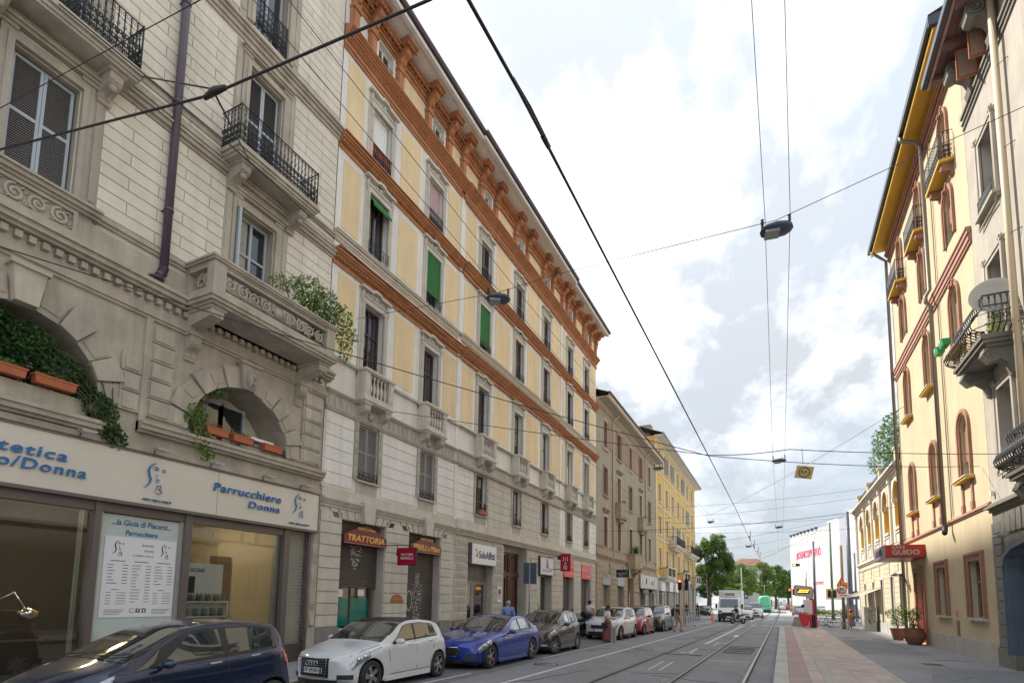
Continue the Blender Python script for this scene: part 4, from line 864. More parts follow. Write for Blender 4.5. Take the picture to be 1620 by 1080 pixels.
for i, c in enumerate(BC):
    # top floor
    window(LF, bB, c-.4, c+.4, 20.33, 21.28, 'white' if i < 4 else 'frameW', -.16)
    b = MB(); LF.frame(b, c-.4, c+.4, 20.33, 21.28, .1, 0, .05, 0, bottom=False); b.build('window_surround', 'whB', bB)
    railing(LF, bB, c-.42, c+.42, .03, 20.33, 20.72, False, .1, 'plain', r=.008)
    # fourth
    put('window_surround', proto('w4', lambda: carved_surround(c, 16.6, 18.62), ['stB'], c), LF.P(c,0,0), bB)
    if i == 0:
        window(LF, bB, c-.5, c+.5, 16.6, 18.6, 'frameD', -.22, curt='white'); b = MB()
        for k in range(14): b.quad(LF.P(c-.48+k*.0686,.04+.02*(k%2),16.62), LF.P(c-.48+(k+1)*.0686,.04+.02*((k+1)%2),16.62), LF.P(c-.48+(k+1)*.0686,.02+.02*((k+1)%2),17.35), LF.P(c-.48+k*.0686,.02+.02*(k%2),17.35))
        b.build('curtain', 'curtR', bB)
    elif i == 1: window(LF, bB, c-.5, c+.5, 16.6, 18.6, 'frameD', -.22, curt='curtP')
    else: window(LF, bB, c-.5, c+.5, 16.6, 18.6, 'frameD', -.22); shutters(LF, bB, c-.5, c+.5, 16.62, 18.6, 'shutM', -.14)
    railing(LF, bB, c-.5, c+.5, .05, 16.62, 17.3, False, .1, 'ornate' if i < 3 else 'plain', r=.009)
    # third
    put('window_surround', proto('w3', lambda: carved_surround(c, 13.3, 15.5, top=.3), ['stB'], c), LF.P(c,0,-.02), bB)
    window(LF, bB, c-.5, c+.5, 13.35, 15.5, 'frameD', -.22, trans=.0)
    if i in (1, 2):
        b = MB(); LF.box(b, c-.47, c+.47, -.02, .0, 13.62 if i == 2 else 13.85, 15.52)
        zz = 13.65 if i == 2 else 13.88
        while zz < 15.5: LF.box(b, c-.47, c+.47, -.0, .006, zz, zz+.025); zz += .045
        b.build('roller_blind', 'green', bB)
    elif i == 0:
        b = MB(); b.add([LF.P(c-.48,-.05,15.5),LF.P(c+.48,-.05,15.5),LF.P(c+.48,.22,15.05),LF.P(c-.48,.22,15.05),LF.P(c-.48,.2,14.98),LF.P(c+.48,.2,14.98)], [(0,1,2,3),(3,2,5,4)]); b.build('awning', 'green', bB)
    else: shutters(LF, bB, c-.5, c+.5, 13.4, 15.5, 'shutM' if i != 5 else 'frameD', -.14)
    railing(LF, bB, c-.5, c+.5, .1, 13.36, 13.72, False, .12, 'plain', r=.009)
    b = MB()
    for k in range(5): b.tube([LF.P(c-.4+k*.2+x,.11,z) for x, z in scrollpts(0,13.5,.07,1.1,0,1,10)], .008, 4)
    b.build('scrollwork', 'iron', bB)
    # piano nobile with stone balcony
    put('window_surround', proto('w2', lambda: carved_surround(c, 9.0, 11.58, top=.5), ['stB'], c), LF.P(c,0,-.03), bB)
    w = window(LF, bB, c-.5, c+.5, 8.4, 11.55, 'frameD', -.22, trans=.72, fw=.07)
    if i in (3, 5):
        b = MB(); sheetglass(b, LF, c-.44, c-.05 if i == 3 else c+.44, 8.5, 10.7, -.215); b.build('curtain', 'white', w)
    b = MB(); dep = .42 if not i == 9 else .4
    for z0, hh, g in ((8.10,.05,-.03),(8.15,.06,.02),(8.21,.06,0)): LF.box(b, c-.72-g, c+.72+g, 0, dep+g, z0, z0+hh)
    LF.box(b, c-.72, c+.72, 0, dep-.03, 8.27, 8.36)
    for s in (-1, 1): LF.box(b, c+s*.60-.12, c+s*.60+.12, .0, dep-.02, 8.36, 9.08); LF.box(b, c+s*.60-.07, c+s*.60+.07, dep-.02, dep, 8.45, 9.0)
    for z0, hh, g in ((9.08,.04,.0),(9.12,.06,.04),(9.18,.03,.02)): LF.box(b, c-.72-g, c+.72+g, 0, dep+g, z0, z0+hh)
    o = b.build('balcony', 'stB', bB)
    for k in range(5): put('baluster', baluster(LF, 'stone', .72), LF.P(c-.36+k*.18, dep-.12, 8.36), o)
    b = MB()
    for s in (-1, 1): bracket(LF, b, c+s*.5, 8.04, .38, .5, .24)
    b.lathe([(0,-.02),(.13,0),(.12,.05),(.07,.1),(0,.12)], LF.P(c,.05,7.78), 10, 0, 'x'); b.tube([LF.P(c,.16,7.8),LF.P(c,.19,7.72)],[.02,.03],5); b.build('balcony_bracket', 'stBd', o)
    # mezzanine
    if i in (2, 3, 4): window(LF, bB, c-.46, c+.46, 5.7, 7.45, 'frameD', -.18, trans=.33)
    else: window(LF, bB, c-.5, c+.5, 5.7, 7.47, 'frameD', -.22); shutters(LF, bB, c-.5, c+.5, 5.72, 7.46, 'shutG' if i < 2 else 'shutM', -.10, pitch=.06)
    b = MB(); LF.frame(b, c-.5, c+.5, 5.62, 7.5, .17, -.02, .05, 0, bottom=False); LF.box(b, c-.55, c+.55, -.02, .12, 5.56, 5.63); LF.box(b, c-.5, c+.5, -.2, .03, 4.9, 5.57)
    for s in (-1, 1):
        for k in range(5): zz = 5.7+k*.37; LF.poly(b, [(c+s*.585-.05,zz),(c+s*.585+.05,zz),(c+s*.585,zz+.2)], .05, .08)
    b.build('window_surround', 'stBd', bB)
    railing(LF, bB, c-.48, c+.48, .04, 5.66, 5.93 if i < 2 else 6.0, False, .11, 'plain', r=.008)
    b = MB()
    for k in range(6): b.tube([LF.P(c-.42+k*.165+x,.05,z) for x, z in scrollpts(0,5.78,.06,1.1,0,1,9)], .007, 4)
    b.build('scrollwork', 'iron', bB)
t = window_box(LF, BC[2]-.08, .14, 5.66, .62, 'terracotta window box with a cactus on a mezzanine sill left of the portal')
leafmass('cactus', 'leaf4', [(-11.86,BC[2]+.2,6.05,.05,.09,.2)], .05, 60, t, seed=77)
# consoles of the attic
def console():
    b = MB(); F = Fac(0, 'L')
    F.box(b, -.17, .17, 0, .12, 20.3, 21.1); F.box(b, -.12, .12, .1, .16, 20.4, 21.0); F.box(b, -.2, .2, 0, .2, 21.02, 21.12)
    F.prof(b, [(0,21.1),(.16,21.1),(.24,21.25),(.2,21.42),(.3,21.55),(.45,21.62),(.5,21.75),(.5,21.86),(0,21.86)], -.13, .13)
    F.box(b, -.26, .26, 0, .58, 21.86, 21.95); F.box(b, -.30, .30, 0, .64, 21.95, 22.06)
    for k in range(4): F.box(b, -.26+k*.14, -.16+k*.14, .56, .63, 21.78, 21.86)
    b.lathe([(0,0),(.09,.02),(.05,.08),(0,.1)], (.22,0,21.3), 8, 0, 'x')
    return b.mesh('console', ['orB'])
cm = console(); cons = []
for c in BC: cons += [c-.75, c+.75]
cons += [19.1, 31.5, B1-.3, B0+.35]
for a in cons: put('console', cm, (-12, a, 0), bB)
for a0, a1 in zip(sorted(cons), sorted(cons)[1:]):
    if a1-a0 > 1.8 or (a1-a0 > .9 and not any(abs((a0+a1)/2-c) < .2 for c in BC)): block('panel', 'yeB', -12, -11.98, a0+.32, a1-.32, 20.42, 21.25, bB)
# mezzanine plaster courses
for s in (-1,):
    gaps = []; cur = B0+.05
    for c in BC: gaps.append((cur, c-.7)); cur = c+.7
    gaps.append((cur, B1-.03)); n = 0
    for g0, g1 in gaps:
        subs = [(g0, g1)] if not (g0 < 19.2 < g1 or g0 < 31.5 < g1) else ([(g0, 19.1),(19.42, g1)] if g0 < 19.2 else [(g0,31.4),(31.7,g1)])
        for p, q in subs:
            if q-p < .15: continue
            for k in range(6): block('plaster_block', 'whB' if not (19.4 < (p+q)/2 < 31.4 and k % 1 == 0 and (q-p) > 1.6) else 'stB', -12, -11.97, p+.01, q-.01, 5.25+k*.375+.012, 5.25+(k+1)*.375-.012, bB)
# ground floor rustication
piers = [(B0+.02,12.74),(14.86,16.16),(18.27,19.1),(19.35,20.41),(22.77,23.83),(26.62,28.13),(30.22,32.1),(34.12,35.6),(37.72,38.9)]
for p, q in piers:
    for k in range(10 if q > 14 or 1 else 9):
        z0 = 1.02+k*.345
        if z0+.34 > 4.5: break
        block('stone_block', 'stB', -12, -11.955, p+.01, q-.01, z0+.014, z0+.331, bB)
        if q-p < 1.2 and p > 19: block('stone_block', 'stBd', -11.96, -11.935, p+.1, q-.1, z0+.09, z0+.255, bB)
    block('plinth_stone', 'plinth', -12, -11.90, p-.03, q+.03, .12, 1.0, bB)
for g in gh[:2]:
    c = (g[0]+g[1])/2
    for k in range(-4, 5):
        if k == 0: continue
        a = c+k*.30; LF2 = MB(); LF.poly(LF2, [(a-.13+.02*k,4.29),(a+.13+.02*k,4.29),(a+.13+.06*k,4.56),(a-.13+.06*k,4.56)], 0, .045); LF2.build('voussoir', 'stB', bB)
    b = MB(); LF.poly(b, [(c-.2,4.24),(c-.3,4.9),(c+.3,4.9),(c+.2,4.24)], 0, .22); b.build('keystone', 'stB', bB)
# roller shutters and signs
def rshutter(a0, a1, z0, z1, m='metal_sh', d=-.3, par=None):
    b = MB(); z = z0
    prof = []
    while z < z1-.001: LF.prof(b, [(d,z),(d+.018,z+.015),(d+.02,z+.06),(d,z+.078)], a0, a1); z += .08
    b.box(-12+d-.02, -12+d, a0, a1, z0, z1); return b.build('roller_shutter', m, par or bB)
def graffiti(a, z, s, par, seed, d=-.275, n=60):
    r = random.Random(seed); b = MB(); zz = 0
    return b
s1 = rshutter(12.78, 14.82, 2.2, 4.25); s2 = rshutter(16.2, 18.23, .14, 4.25); rshutter(32.14, 34.0, .14, 3.3); rshutter(35.64, 37.6, .14, 3.3)
def stencil(c, z, s, par, seed, kind):
    r = random.Random(seed); b = MB(); D = -.279
    if kind == 0:       # old fashioned face with beard
        for k in range(46):
            t = k/45; zz = z+.85*s-1.75*s*t; w_ = s*(.62*(1-t)**.7+.05)
            for sg in (-1, 1):
                if r.random() < .75: x = c+sg*w_*r.uniform(.35,1); l = r.uniform(.03,.22)*s; LF.box(b, x-l/2, x+l/2, D, D+.002, zz, zz+.02*s+.008)
            if r.random() < .5: x = c+r.uniform(-.3,.3)*w_; l = r.uniform(.05,.2)*s; LF.box(b, x-l/2, x+l/2, D, D+.002, zz, zz+.022)
    else:               # figure with folded arms and a loop at the left
        for k in range(64):
            t = k/63; zz = z+1.0*s-2.3*s*t; w_ = s*(.16 if t < .22 else .36 if t < .8 else .28)
            x0 = c-w_; 
            while x0 < c+w_:
                l = r.uniform(.02,.16)*s
                if r.random() < (.75 if t < .2 else .5): LF.box(b, x0, min(x0+l, c+w_), D, D+.002, zz, zz+.026*s)
                x0 += l+r.uniform(.01,.08)
        for k in range(24):
            t0 = 2*pi*k/24; t1 = 2*pi*(k+.7)/24; LF.poly(b, [(c-.62*s+.18*s*cos(t0), z-.2+.42*s*sin(t0)),(c-.62*s+.18*s*cos(t1), z-.2+.42*s*sin(t1)),(c-.62*s+.24*s*cos(t1), z-.2+.5*s*sin(t1)),(c-.62*s+.24*s*cos(t0), z-.2+.5*s*sin(t0))], D, D+.002)
    b.build('stencil_print', 'graf', par)
stencil(13.75, 3.35, .62, s1, 3, 0); stencil(17.2, 2.0, .78, s2, 8, 1)
b = MB(); sheetglass(b, LF, 12.78, 14.5, .9, 2.2, -.34, 0); sheetglass(b, LF, 12.78, 14.5, 1.0, 1.86, -.335, 1); LF.box(b, 12.78, 14.5, -.34, -.3, .12, .92, 2); LF.box(b, 14.5, 14.6, -.36, -.28, .12, 2.2, 3); LF.box(b,13.6,13.66,-.34,-.31,.9,2.2,3); LF.box(b,13.0,13.3,-.33,-.327,1.9,2.15,2); LF.box(b,14.0,14.3,-.33,-.327,1.95,2.15,2); b.build('shop_window', ['pane','teal','white','frameD'], bB)
def arch_sign(a0, a1, z0, z1, zt, title, small, label, group=None):
    c = (a0+a1)/2; t = thing('shop_sign', label, 'sign', LF.P(c, 0, z0))
    b = MB(); n = 10; top = [(c-.36+ .72*i/n, z1+(zt-z1)*sin(pi*i/n)**.8) for i in range(n+1)]
    out_ = [(a0,z0),(a0-.0,z0+.28),(a0+.12,z1-.12),(a0+.3,z1-.06),(a0+.42,z1)]+top[1:-1]+[(a1-.42,z1),(a1-.3,z1-.06),(a1-.12,z1-.12),(a1,z0+.28),(a1,z0)]
    LF.poly(b, out_, -.02, .10); b.build('board', 'maroon', t); b = MB(); LF.poly(b, [(a0,z0-.0),(a1,z0),(a1,z0+.025),(a0,z0+.025)], .10, .115)
    b.build('rim', mat('rim_pink',(0.42,0.16,0.1),.5), t)
    fitL('lettering', title, a0+.15, a1-.12, z0+.18, 'gold', t, .105, h=.21, ext=.004, shear=.2, bold=.03)
    fitL('lettering', small, c-.42, c+.42, z0+.50, 'gold', t, .105, h=.09, ext=.004, bold=.01)
arch_sign(12.80, 14.83, 3.56, 4.02, 4.17, 'TRATTORIA', 'FERRELLI a Milano', 'maroon shaped sign with gold word TRATTORIA above the half-open shutter')
arch_sign(16.2, 18.2, 3.58, 4.0, 4.16, 'FERRELLI a Milano', 'VINO E CUCINA', 'maroon shaped sign with gold FERRELLI a Milano above the fully closed shutter')
for c in (13.8, 17.2):
    b = MB(); LF.box(b, c-1.03, c+1.03, -.5, -.2, 3.55, 4.27); b.build('shutter_box', mat('dark_box',(0.09,0.07,0.06),.7,var=.2), bB)
t = thing('hanging_sign', 'square crimson sign reading TRATTORIA FERRELLI on an iron bracket', 'sign', (-11.05,14.9,3.0))
b = MB(); b.box(-11.42,-10.72,14.86,14.94,3.0,3.54); b.build('panel', 'crimson', t); b = MB()
for x0, x1, z0, z1 in ((-11.44,-10.7,2.98,3.0),(-11.44,-10.7,3.54,3.56),(-11.44,-11.42,3,3.54),(-10.72,-10.7,3,3.54)): b.box(x0,x1,14.85,14.95,z0,z1)
b.tube([(-12,14.9,3.66),(-11.5,14.9,3.66),(-11.5,14.9,3.3)], .018, 6); b.tube([(-11.5,14.9,3.45),(-11.42,14.9,3.45)], .012, 5); b.tube([(-11.6,14.9,3.66),(-10.8,14.9,3.62)], .012, 5); b.build('bracket', 'iron', t)
text('lettering', 'TRATTORIA', (-11.06,14.855,3.33), 'F', 'white', t, width=.50, height=.07, ext=.003); text('lettering', 'FERRELLI', (-11.06,14.855,3.21), 'F', 'white', t, width=.50, height=.085, ext=.003)
t = thing('plaque', 'small brown arched plaque on the pier between the two trattoria shutters', 'plaque', LF.P(15.57,0,1.75))
b = MB(); LF.poly(b, [(15.22,1.74),(15.92,1.74),(15.92,1.80)]+[(15.57+.32*cos(pi*i/8), 1.82+.2*sin(pi*i/8)) for i in range(9)]+[(15.22,1.80)], .04, .07); b.build('board', 'woodR', t)
fitL('lettering', 'Antica Trattoria', 15.3, 15.84, 1.86, 'gold', t, .075, h=.05, ext=.002)
# estate agent
t = thing('shop_sign', 'white box sign reading SoloAffitti with an orange knot emblem', 'sign', LF.P(21.6,0,3.4))
b = MB(); LF.box(b, 20.47, 22.70, -.05, .22, 3.42, 4.30); b.build('panel', 'white', t); b = MB(); LF.frame(b, 20.47, 22.70, 3.42, 4.30, .03, -.05, .20); b.build('edge', 'alu', t)
fitL('lettering', 'SoloAffitti', 21.05, 22.55, 3.85, mat('ink_navy',(0.02,0.03,0.09),.5).name, t, .225, h=.36, ext=.003, bold=.02) if False else None
M['inkn'] = mat('ink_navy', (0.02,0.03,0.09), .5); M['oran'] = mat('orange_print', (0.8,0.3,0.03), .5)
fitL('lettering', 'SoloAffitti', 21.05, 22.55, 3.83, 'inkn', t, .225, h=.34, ext=.003, bold=.02)
b = MB(); b.tube([LF.P(20.82+x,.225,z) for x, z in [(-.1,4.02),(-.06,4.08),(.02,4.0),(.1,3.86),(.08,3.74),(0,3.76),(-.02,3.84)]], .022, 5); b.build('emblem', 'oran', t)
b = MB(); LF.box(b, 20.45, 22.73, -.38, -.3, .14, 3.42); b.build('door_frame', 'shutG', bB)
b = MB(); sheetglass(b, LF, 20.6, 21.3, .25, 2.55, -.29); sheetglass(b, LF, 21.6, 22.45, .25, 2.55, -.29); b.build('door_glass', 'pane', bB)
b = MB()
for a0, a1 in ((20.55,21.4),(21.5,22.6)):
    for k in range(11): LF.box(b, a0, a1, -.3, -.27, 2.7+k*.06, 2.73+k*.06)
b.build('door_louvre', 'alu', bB)
# portal
b = MB(); LF.box(b, 23.87, 26.58, -.62, -.5, .12, 4.3)
for k, (z0, z1) in enumerate(((.35,1.15),(1.25,3.0),(3.35,4.15))):
    for a0 in (24.0, 25.3): LF.frame(b, a0+.12, a0+1.03, z0, z1, .08, -.5, -.44); LF.box(b, a0+.25, a0+.9, -.5, -.47, z0+.12, z1-.12)
LF.box(b, 25.2, 25.25, -.5, -.43, .12, 3.2); LF.box(b, 23.87, 26.58, -.5, -.42, 3.1, 3.25); b.build('portal_door', 'doorB', bB)
b = MB(); LF.box(b, 23.85, 26.6, -.7, -.45, 4.3, 4.6); b.build('portal_lintel', 'stBd', bB)
t = thing('no_parking_plate', 'small white no-parking plate on the pier left of the brown portal', 'sign', LF.P(23.35,.05,1.7))
b = MB(); LF.box(b, 23.2, 23.6, .05, .07, 1.75, 2.5); b.build('plate', 'white', t); b = MB(); b.lathe([(0,0),(.15,0),(.15,.01)], LF.P(23.4,.07,2.25), 16, 0, 'x'); b.build('disc', 'red', t); b = MB(); b.lathe([(0,0),(.11,0),(.11,.014)], LF.P(23.4,.07,2.25), 16, 0, 'x'); b.build('disc_centre', 'blue', t)
fitL('lettering', 'PASSO', 23.25, 23.55, 2.03, 'ink', t, .072, ext=.002); fitL('lettering', 'CARRABILE', 23.25, 23.55, 1.92, 'ink', t, .072, ext=.002)
fitL('house_number', '17', 26.95, 27.12, 3.98, 'ink', bB, .055, h=.18, ext=.004)
# penguin shop
t = thing('shop_sign', 'square white sign with a standing dark bird drawing right of the portal', 'sign', LF.P(29.2,0,3.3))
b = MB(); LF.box(b, 28.15, 30.2, -.02, .16, 3.32, 4.3); b.build('panel', 'paper', t); b = MB(); LF.frame(b, 28.15, 30.2, 3.32, 4.3, .03, -.02, .18); b.build('edge', 'black', t)
b = MB(); LF.poly(b, [(29.0,3.68),(29.45,3.68),(29.4,3.9),(29.3,4.1),(29.26,4.22),(29.14,4.24),(29.08,4.12),(29.06,3.95)], .16, .165); b.build('emblem', 'alu', t); fitL('lettering', 'PINGUINO CAFE', 28.45, 29.9, 3.53, 'ink', t, .162, h=.1, ext=.002) if False else None
b = MB()
for k in range(14): LF.box(b, 28.4+k*.11, 28.46+k*.11, .16, .163, 3.5, 3.58)
stuff(b.build('lettering', 'alu', t))
b = MB(); LF.box(b, 28.17, 30.18, -.42, -.34, .14, 3.3); b.build('door_frame', 'alul', bB); b = MB(); sheetglass(b, LF, 28.3, 29.1, .9, 2.5, -.33, 1); sheetglass(b, LF, 28.3, 29.1, 2.55, 3.2, -.33); sheetglass(b, LF, 29.25, 30.0, .3, 3.2, -.33); b.build('door_glass', ['pane','teal'], bB)
# chinese restaurant signs
for i, (a0, a1) in enumerate(((32.15,34.05),(35.65,37.6))):
    t = thing('shop_sign', ('flat coral red sign over the shutter, partly hidden by the crimson Chinese sign','flat coral red sign over the last closed shutter of the cream building')[i], 'sign', LF.P(a0,0,3.35)); b = MB(); LF.box(b, a0, a1, -.02, .08, 3.35, 4.33); b.build('panel', 'coral', t)
    c = (a0+a1)/2; b = MB(); rr = random.Random(i)
    x = a0+.3
    while x < a1-.3: b.tube([LF.P(x,.085,3.8+rr.uniform(-.12,.1)),LF.P(x+.08,.085,3.95+rr.uniform(-.1,.15)),LF.P(x+.16,.085,3.8+rr.uniform(-.1,.1))], .018, 4); x += .17
    b.tube([LF.P(c-.3,.085,3.58),LF.P(c+.3,.085,3.53),LF.P(c+.75,.085,3.6)], .014, 4); stuff(b.build('lettering', 'white', t))
t = thing('hanging_sign', 'upright crimson sign with white Chinese characters', 'sign', (-10.8,29.5,3.5))
b = MB(); b.box(-11.12,-10.52,29.4,29.6,3.53,4.53); b.build('panel', 'crimson', t); b = MB(); b.box(-12,-11.12,29.48,29.52,4.35,4.38); b.box(-12,-11.12,29.48,29.52,3.62,3.65); b.box(-11.3,-11.14,29.42,29.58,4.2,4.45); b.build('bracket', 'iron', t)
text('lettering', '川', (-10.82,29.39,4.2), 'F', 'white', t, width=.3, height=.28, ext=.003); text('lettering', '香', (-10.82,29.39,3.95), 'F', 'white', t, width=.14, height=.14, ext=.003); text('lettering', '馆', (-10.82,29.39,3.72), 'F', 'white', t, width=.24, height=.24, ext=.003)
b = MB(); LF.box(b, 39.0, 39.12, 0, .1, .12, 5.3); b.build('quoin_strip', 'stC', bB)
an = thing('tv_aerial', 'thin television aerial on the roof at the end of the cream building', 'aerial', (-14.5,40.5,17.0))
b = MB(); b.tube([(-14.5,40.5,17.0),(-14.5,40.5,23.4)], .03, 5); b.build('mast', 'steel', an); b = MB()
for z, w in ((20.9,.9),(22.2,.4)): b.tube([(-14.5-w,40.5,z),(-14.5+w,40.5,z)], .018, 4); [b.tube([(-14.5-w+.3*k,40.5-.3,z),(-14.5-w+.3*k,40.5+.3,z)], .012, 4) for k in range(int(w*2/.3)+1)]
b.build('antenna', 'steel', an)
# ================================================================ BUILDING C : olive brown house
C0, C1 = 39.05, 61.5
bC = thing('apartment_building', 'olive brown house with dark red shutters and curved stone balconies behind the cream building', 'building', (-12, C0, .12))
CC = [41.65, 45.8, 49.95, 54.1, 58.3]
hol = []
for c in CC: hol += [(c-.52,c+.52,14.0,16.15),(c-.52,c+.52,10.2,12.35),(c-.55,c+.55,6.1,8.45)]
gC = [(40.75,42.75,.12,3.9),(45.05,47.15,.12,3.85),(48.5,50.8,.12,3.95),(53.2,55.6,.12,3.1),(57.4,59.8,.12,3.1)]
b = MB(); LF.wall(b, C0, C1, 5.2, 17.5, hol, -.02, .26); b.build('wall', 'brC', bC)
b = MB(); LF.wall(b, C0, C1, 0, 5.2, gC, -.02, .5); b.build('wall', 'stC', bC)
b = MB(); b.box(-24,-12.6,C1-.3,C1-.02,0,17.4); b.box(-24,-12.6,C0,C1,17.2,17.4); b.box(-24.2,-24,C0,C1,0,17.4); b.box(-24,-12.3,C0+.01,C0+.3,0,17.5); b.box(-13.5,-13.2,C0,C1,5,17); b.build('rear_wall', 'brC', bC)
b = MB(); LF.box(b, C0, C1+.2, 0, .9, 17.22, 17.3); LF.box(b, C0+.4, C1+.2, .84, .94, 17.28, 17.62, 1); LF.steps(b, C0, C1, 16.95, [(.08,.06),(.1,.12),(.09,.18)], 1); b.build('eaves', ['soffit','trC'], bC)
b = MB(); b.add([LF.P(C0+.1,1.0,17.6),LF.P(C1+.3,1.0,17.6),LF.P(C1+.3,-6.5,20.4),LF.P(C0+.1,-6.5,20.4)], [(0,1,2,3)]); b.add([LF.P(C0+.1,-14,17.6),LF.P(C1+.3,-14,17.6),LF.P(C1+.3,-6.5,20.4),LF.P(C0+.1,-6.5,20.4)], [(0,1,2,3)]); b.build('roof', 'roof', bC)
b = MB(); b.prism([(.10*cos(pi+pi*i/6), .10*sin(pi+pi*i/6)) for i in range(7)], lambda p, t: LF.P(t, .98+p[0], 17.68+p[1]), C0+.2, C1+.3); b.build('gutter', 'gutter', bC)
b = MB(); LF.steps(b, C0, C1, 5.1, [(.1,.05),(.1,.12),(.07,.2),(.06,.12)]); LF.box(b, C0, C1, 0, .05, 5.43, 5.95); LF.steps(b, C0, C1, 5.95, [(.07,.09),(.05,.13)])
for s in (C0+.05, 43.7, 47.9, 52.0, 56.2, 60.9): LF.box(b, s, s+.35, .04, .1, 5.43, 5.95)
b.build('ledge', 'stC', bC)
for i, c in enumerate(CC):
    for k, (z0, z1) in enumerate(((14.0,16.15),(10.2,12.35),(6.1,8.45))):
        red = (k == 0 or k == 2 or i in (3,))
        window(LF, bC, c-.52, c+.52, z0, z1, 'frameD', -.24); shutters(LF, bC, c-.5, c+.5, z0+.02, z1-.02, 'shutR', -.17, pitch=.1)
        b = MB(); LF.frame(b, c-.52, c+.52, z0, z1, .16, -.03, .035); LF.box(b, c-.74, c+.74, -.03, .10, z0-.22, z0-.14)
        b.build('window_surround', 'trC' if (i+k) % 2 == 0 or k == 2 else 'moC', bC)
        if (k == 1 and i in (1,3)) or (k == 2 and i == 0):
            b = MB(); LF.steps(b, c-.75, c+.75, z1+.35, [(.1,.08),(.08,.15),(.06,.2)]); b.build('window_hood', 'moC', bC)
    if i < 4: block('panel', 'moC', -12.015, -11.985, c+.95, c+3.2, 14.1, 16.3, bC)
def curved_balcony(c, z, hw, dep, label, hgt=1.0):
    n = 10; out_ = [(c-hw,0),(c-hw,dep*.75)]+[(c-hw+.2*i*hw, dep*(.75+.25*sin(pi*i/n))) for i in range(1, n)]+[(c+hw,dep*.75),(c+hw,0)]
    b = MB(); LF.plan(b, [(a, d*.92) for a, d in out_], z-.25, z-.1); LF.plan(b, out_, z-.1, z); LF.plan(b, out_, z, z+hgt); LF.plan(b, [((a-c)*1.03+c, d*1.05) for a, d in out_], z+hgt, z+hgt+.1)
    LF.plan(b, [((a-c)*.7+c, d*.6) for a, d in out_], z-.5, z-.25); b.lathe([(0,0),(.12,.02),(0,.06)], LF.P(c,dep,z+.5), 10, 0, 'x'); return b.build('balcony', 'stC', bC)
curved_balcony(45.8, 9.0, 1.1, .62, ''); curved_balcony(54.1, 8.9, 1.1, .62, ''); curved_balcony(49.9, 4.95, 1.5, 1.0, '')
b = MB(); bracket(LF, b, 49.0, 4.75, .8, .7, .25); bracket(LF, b, 50.8, 4.75, .8, .7, .25); b.build('balcony_bracket', 'stC', bC)
for nm, (c, z, d, s, lab) in enumerate(((45.6,10.15,.45,.5,'low green plants along the upper curved balcony of the brown house'),(54.1,10.05,.45,.6,'low green plants on the farther curved balcony of the brown house'))):
    t = thing('balcony_plants', lab, 'plants', LF.P(c,d,z)); leafmass('foliage', 'leaf2', [(-12+d,c,z,.2,s,.18)], .06, 200, t, seed=50+nm)
t = thing('potted_palm', 'spiky green palm in a pot on the lowest curved balcony of the brown house', 'plant', LF.P(49.6,.5,5.0))
b = MB(); b.lathe([(.2,0),(.28,.6)], LF.P(49.6,.5,5.2), 10); b.build('pot', 'terraD', t); b = MB(); r = random.Random(5)
for k in range(110):
    a_ = r.uniform(0, 2*pi); e = r.uniform(.1, 1.4); L_ = r.uniform(.7, 1.15); p0 = Vector(LF.P(49.6,.5,6.0)); dd = Vector((cos(a_)*cos(e), sin(a_)*cos(e), sin(e))); sd = dd.cross(Vector((0,0,1))).normalized()*.025
    q = p0+dd*L_*.5+Vector((0,0,.12)); e_ = p0+dd*L_; b.add([tuple(p0-sd),tuple(p0+sd),tuple(q+sd),tuple(e_),tuple(q-sd)], [(0,1,2,4),(4,2,3)])
b.tube([LF.P(49.6,.5,5.7),LF.P(49.6,.5,6.1)], .06, 6); b.build('fronds', 'leaf4', t)
for a in (43.75, 56.3):
    b = MB(); b.tube([LF.P(a,.06,5.6),LF.P(a,.06,16.6),LF.P(a,.2,16.9),LF.P(a+.1,.9,17.55)], .07, 8); b.build('rain_pipe', 'cream', bC)
for p, q in ((39.15,40.7),(42.8,45.0),(47.2,48.45),(50.85,52.8)):
    for k in range(9): block('stone_block', 'stC', -12.02, -11.95, p+.02, q-.02, 1.0+k*.43+.02, 1.0+(k+1)*.43-.02, bC)
    block('plinth_stone', 'stC', -12.02, -11.9, p, q, .12, 1.0, bC)
for a0, a1, z1 in ((40.77,42.73,3.1),(45.07,47.13,3.0),(53.3,55.5,3.0),(57.5,59.7,3.0)): rshutter(a0, a1, .14, z1, 'steel', -.32, bC)
for i, (a0, a1) in enumerate(((40.72,42.78),(45.0,47.2))):
    t = thing('shop_sign', ('blank grey board over the nearer shutter of the brown house','blank grey board over the farther shutter of the brown house')[i], 'sign', LF.P(a0,0,3.1)); b = MB(); LF.box(b, a0, a1, -.2, .06, 3.12, 3.95); b.build('board', 'steel', t)
b = MB(); LF.box(b, 48.5, 50.8, -.6, -.5, .12, 3.95); LF.box(b, 49.6, 49.66, -.5, -.46, .12, 3.9); b.build('door', 'woodR', bC)
b = MB(); LF.box(b, 52.85, 61.2, 0, .06, .12, 4.5); 
t = thing('shop_fascia', 'wide light grey fascia with raised dark and white letters on the brown house', 'sign', LF.P(53,0,3.1))
b2 = MB(); LF.box(b2, 52.95, 61.1, .0, .22, 3.15, 4.45); b2.build('panel', 'alul', t); b2 = MB()
for k, (a, w, h, mm) in enumerate(((54.0,.35,.55,0),(54.6,.35,.55,0),(55.2,.35,.55,1),(55.8,.3,.55,0),(57.2,.5,.7,0),(57.9,.35,.4,1),(58.4,.35,.4,0),(58.9,.3,.4,1),(59.4,.3,.4,0),(59.9,.3,.4,0))): LF.box(b2, a, a+w, .22, .27, 3.6, 3.6+h, mm)
stuff(b2.build('lettering', ['white','ink'], t))
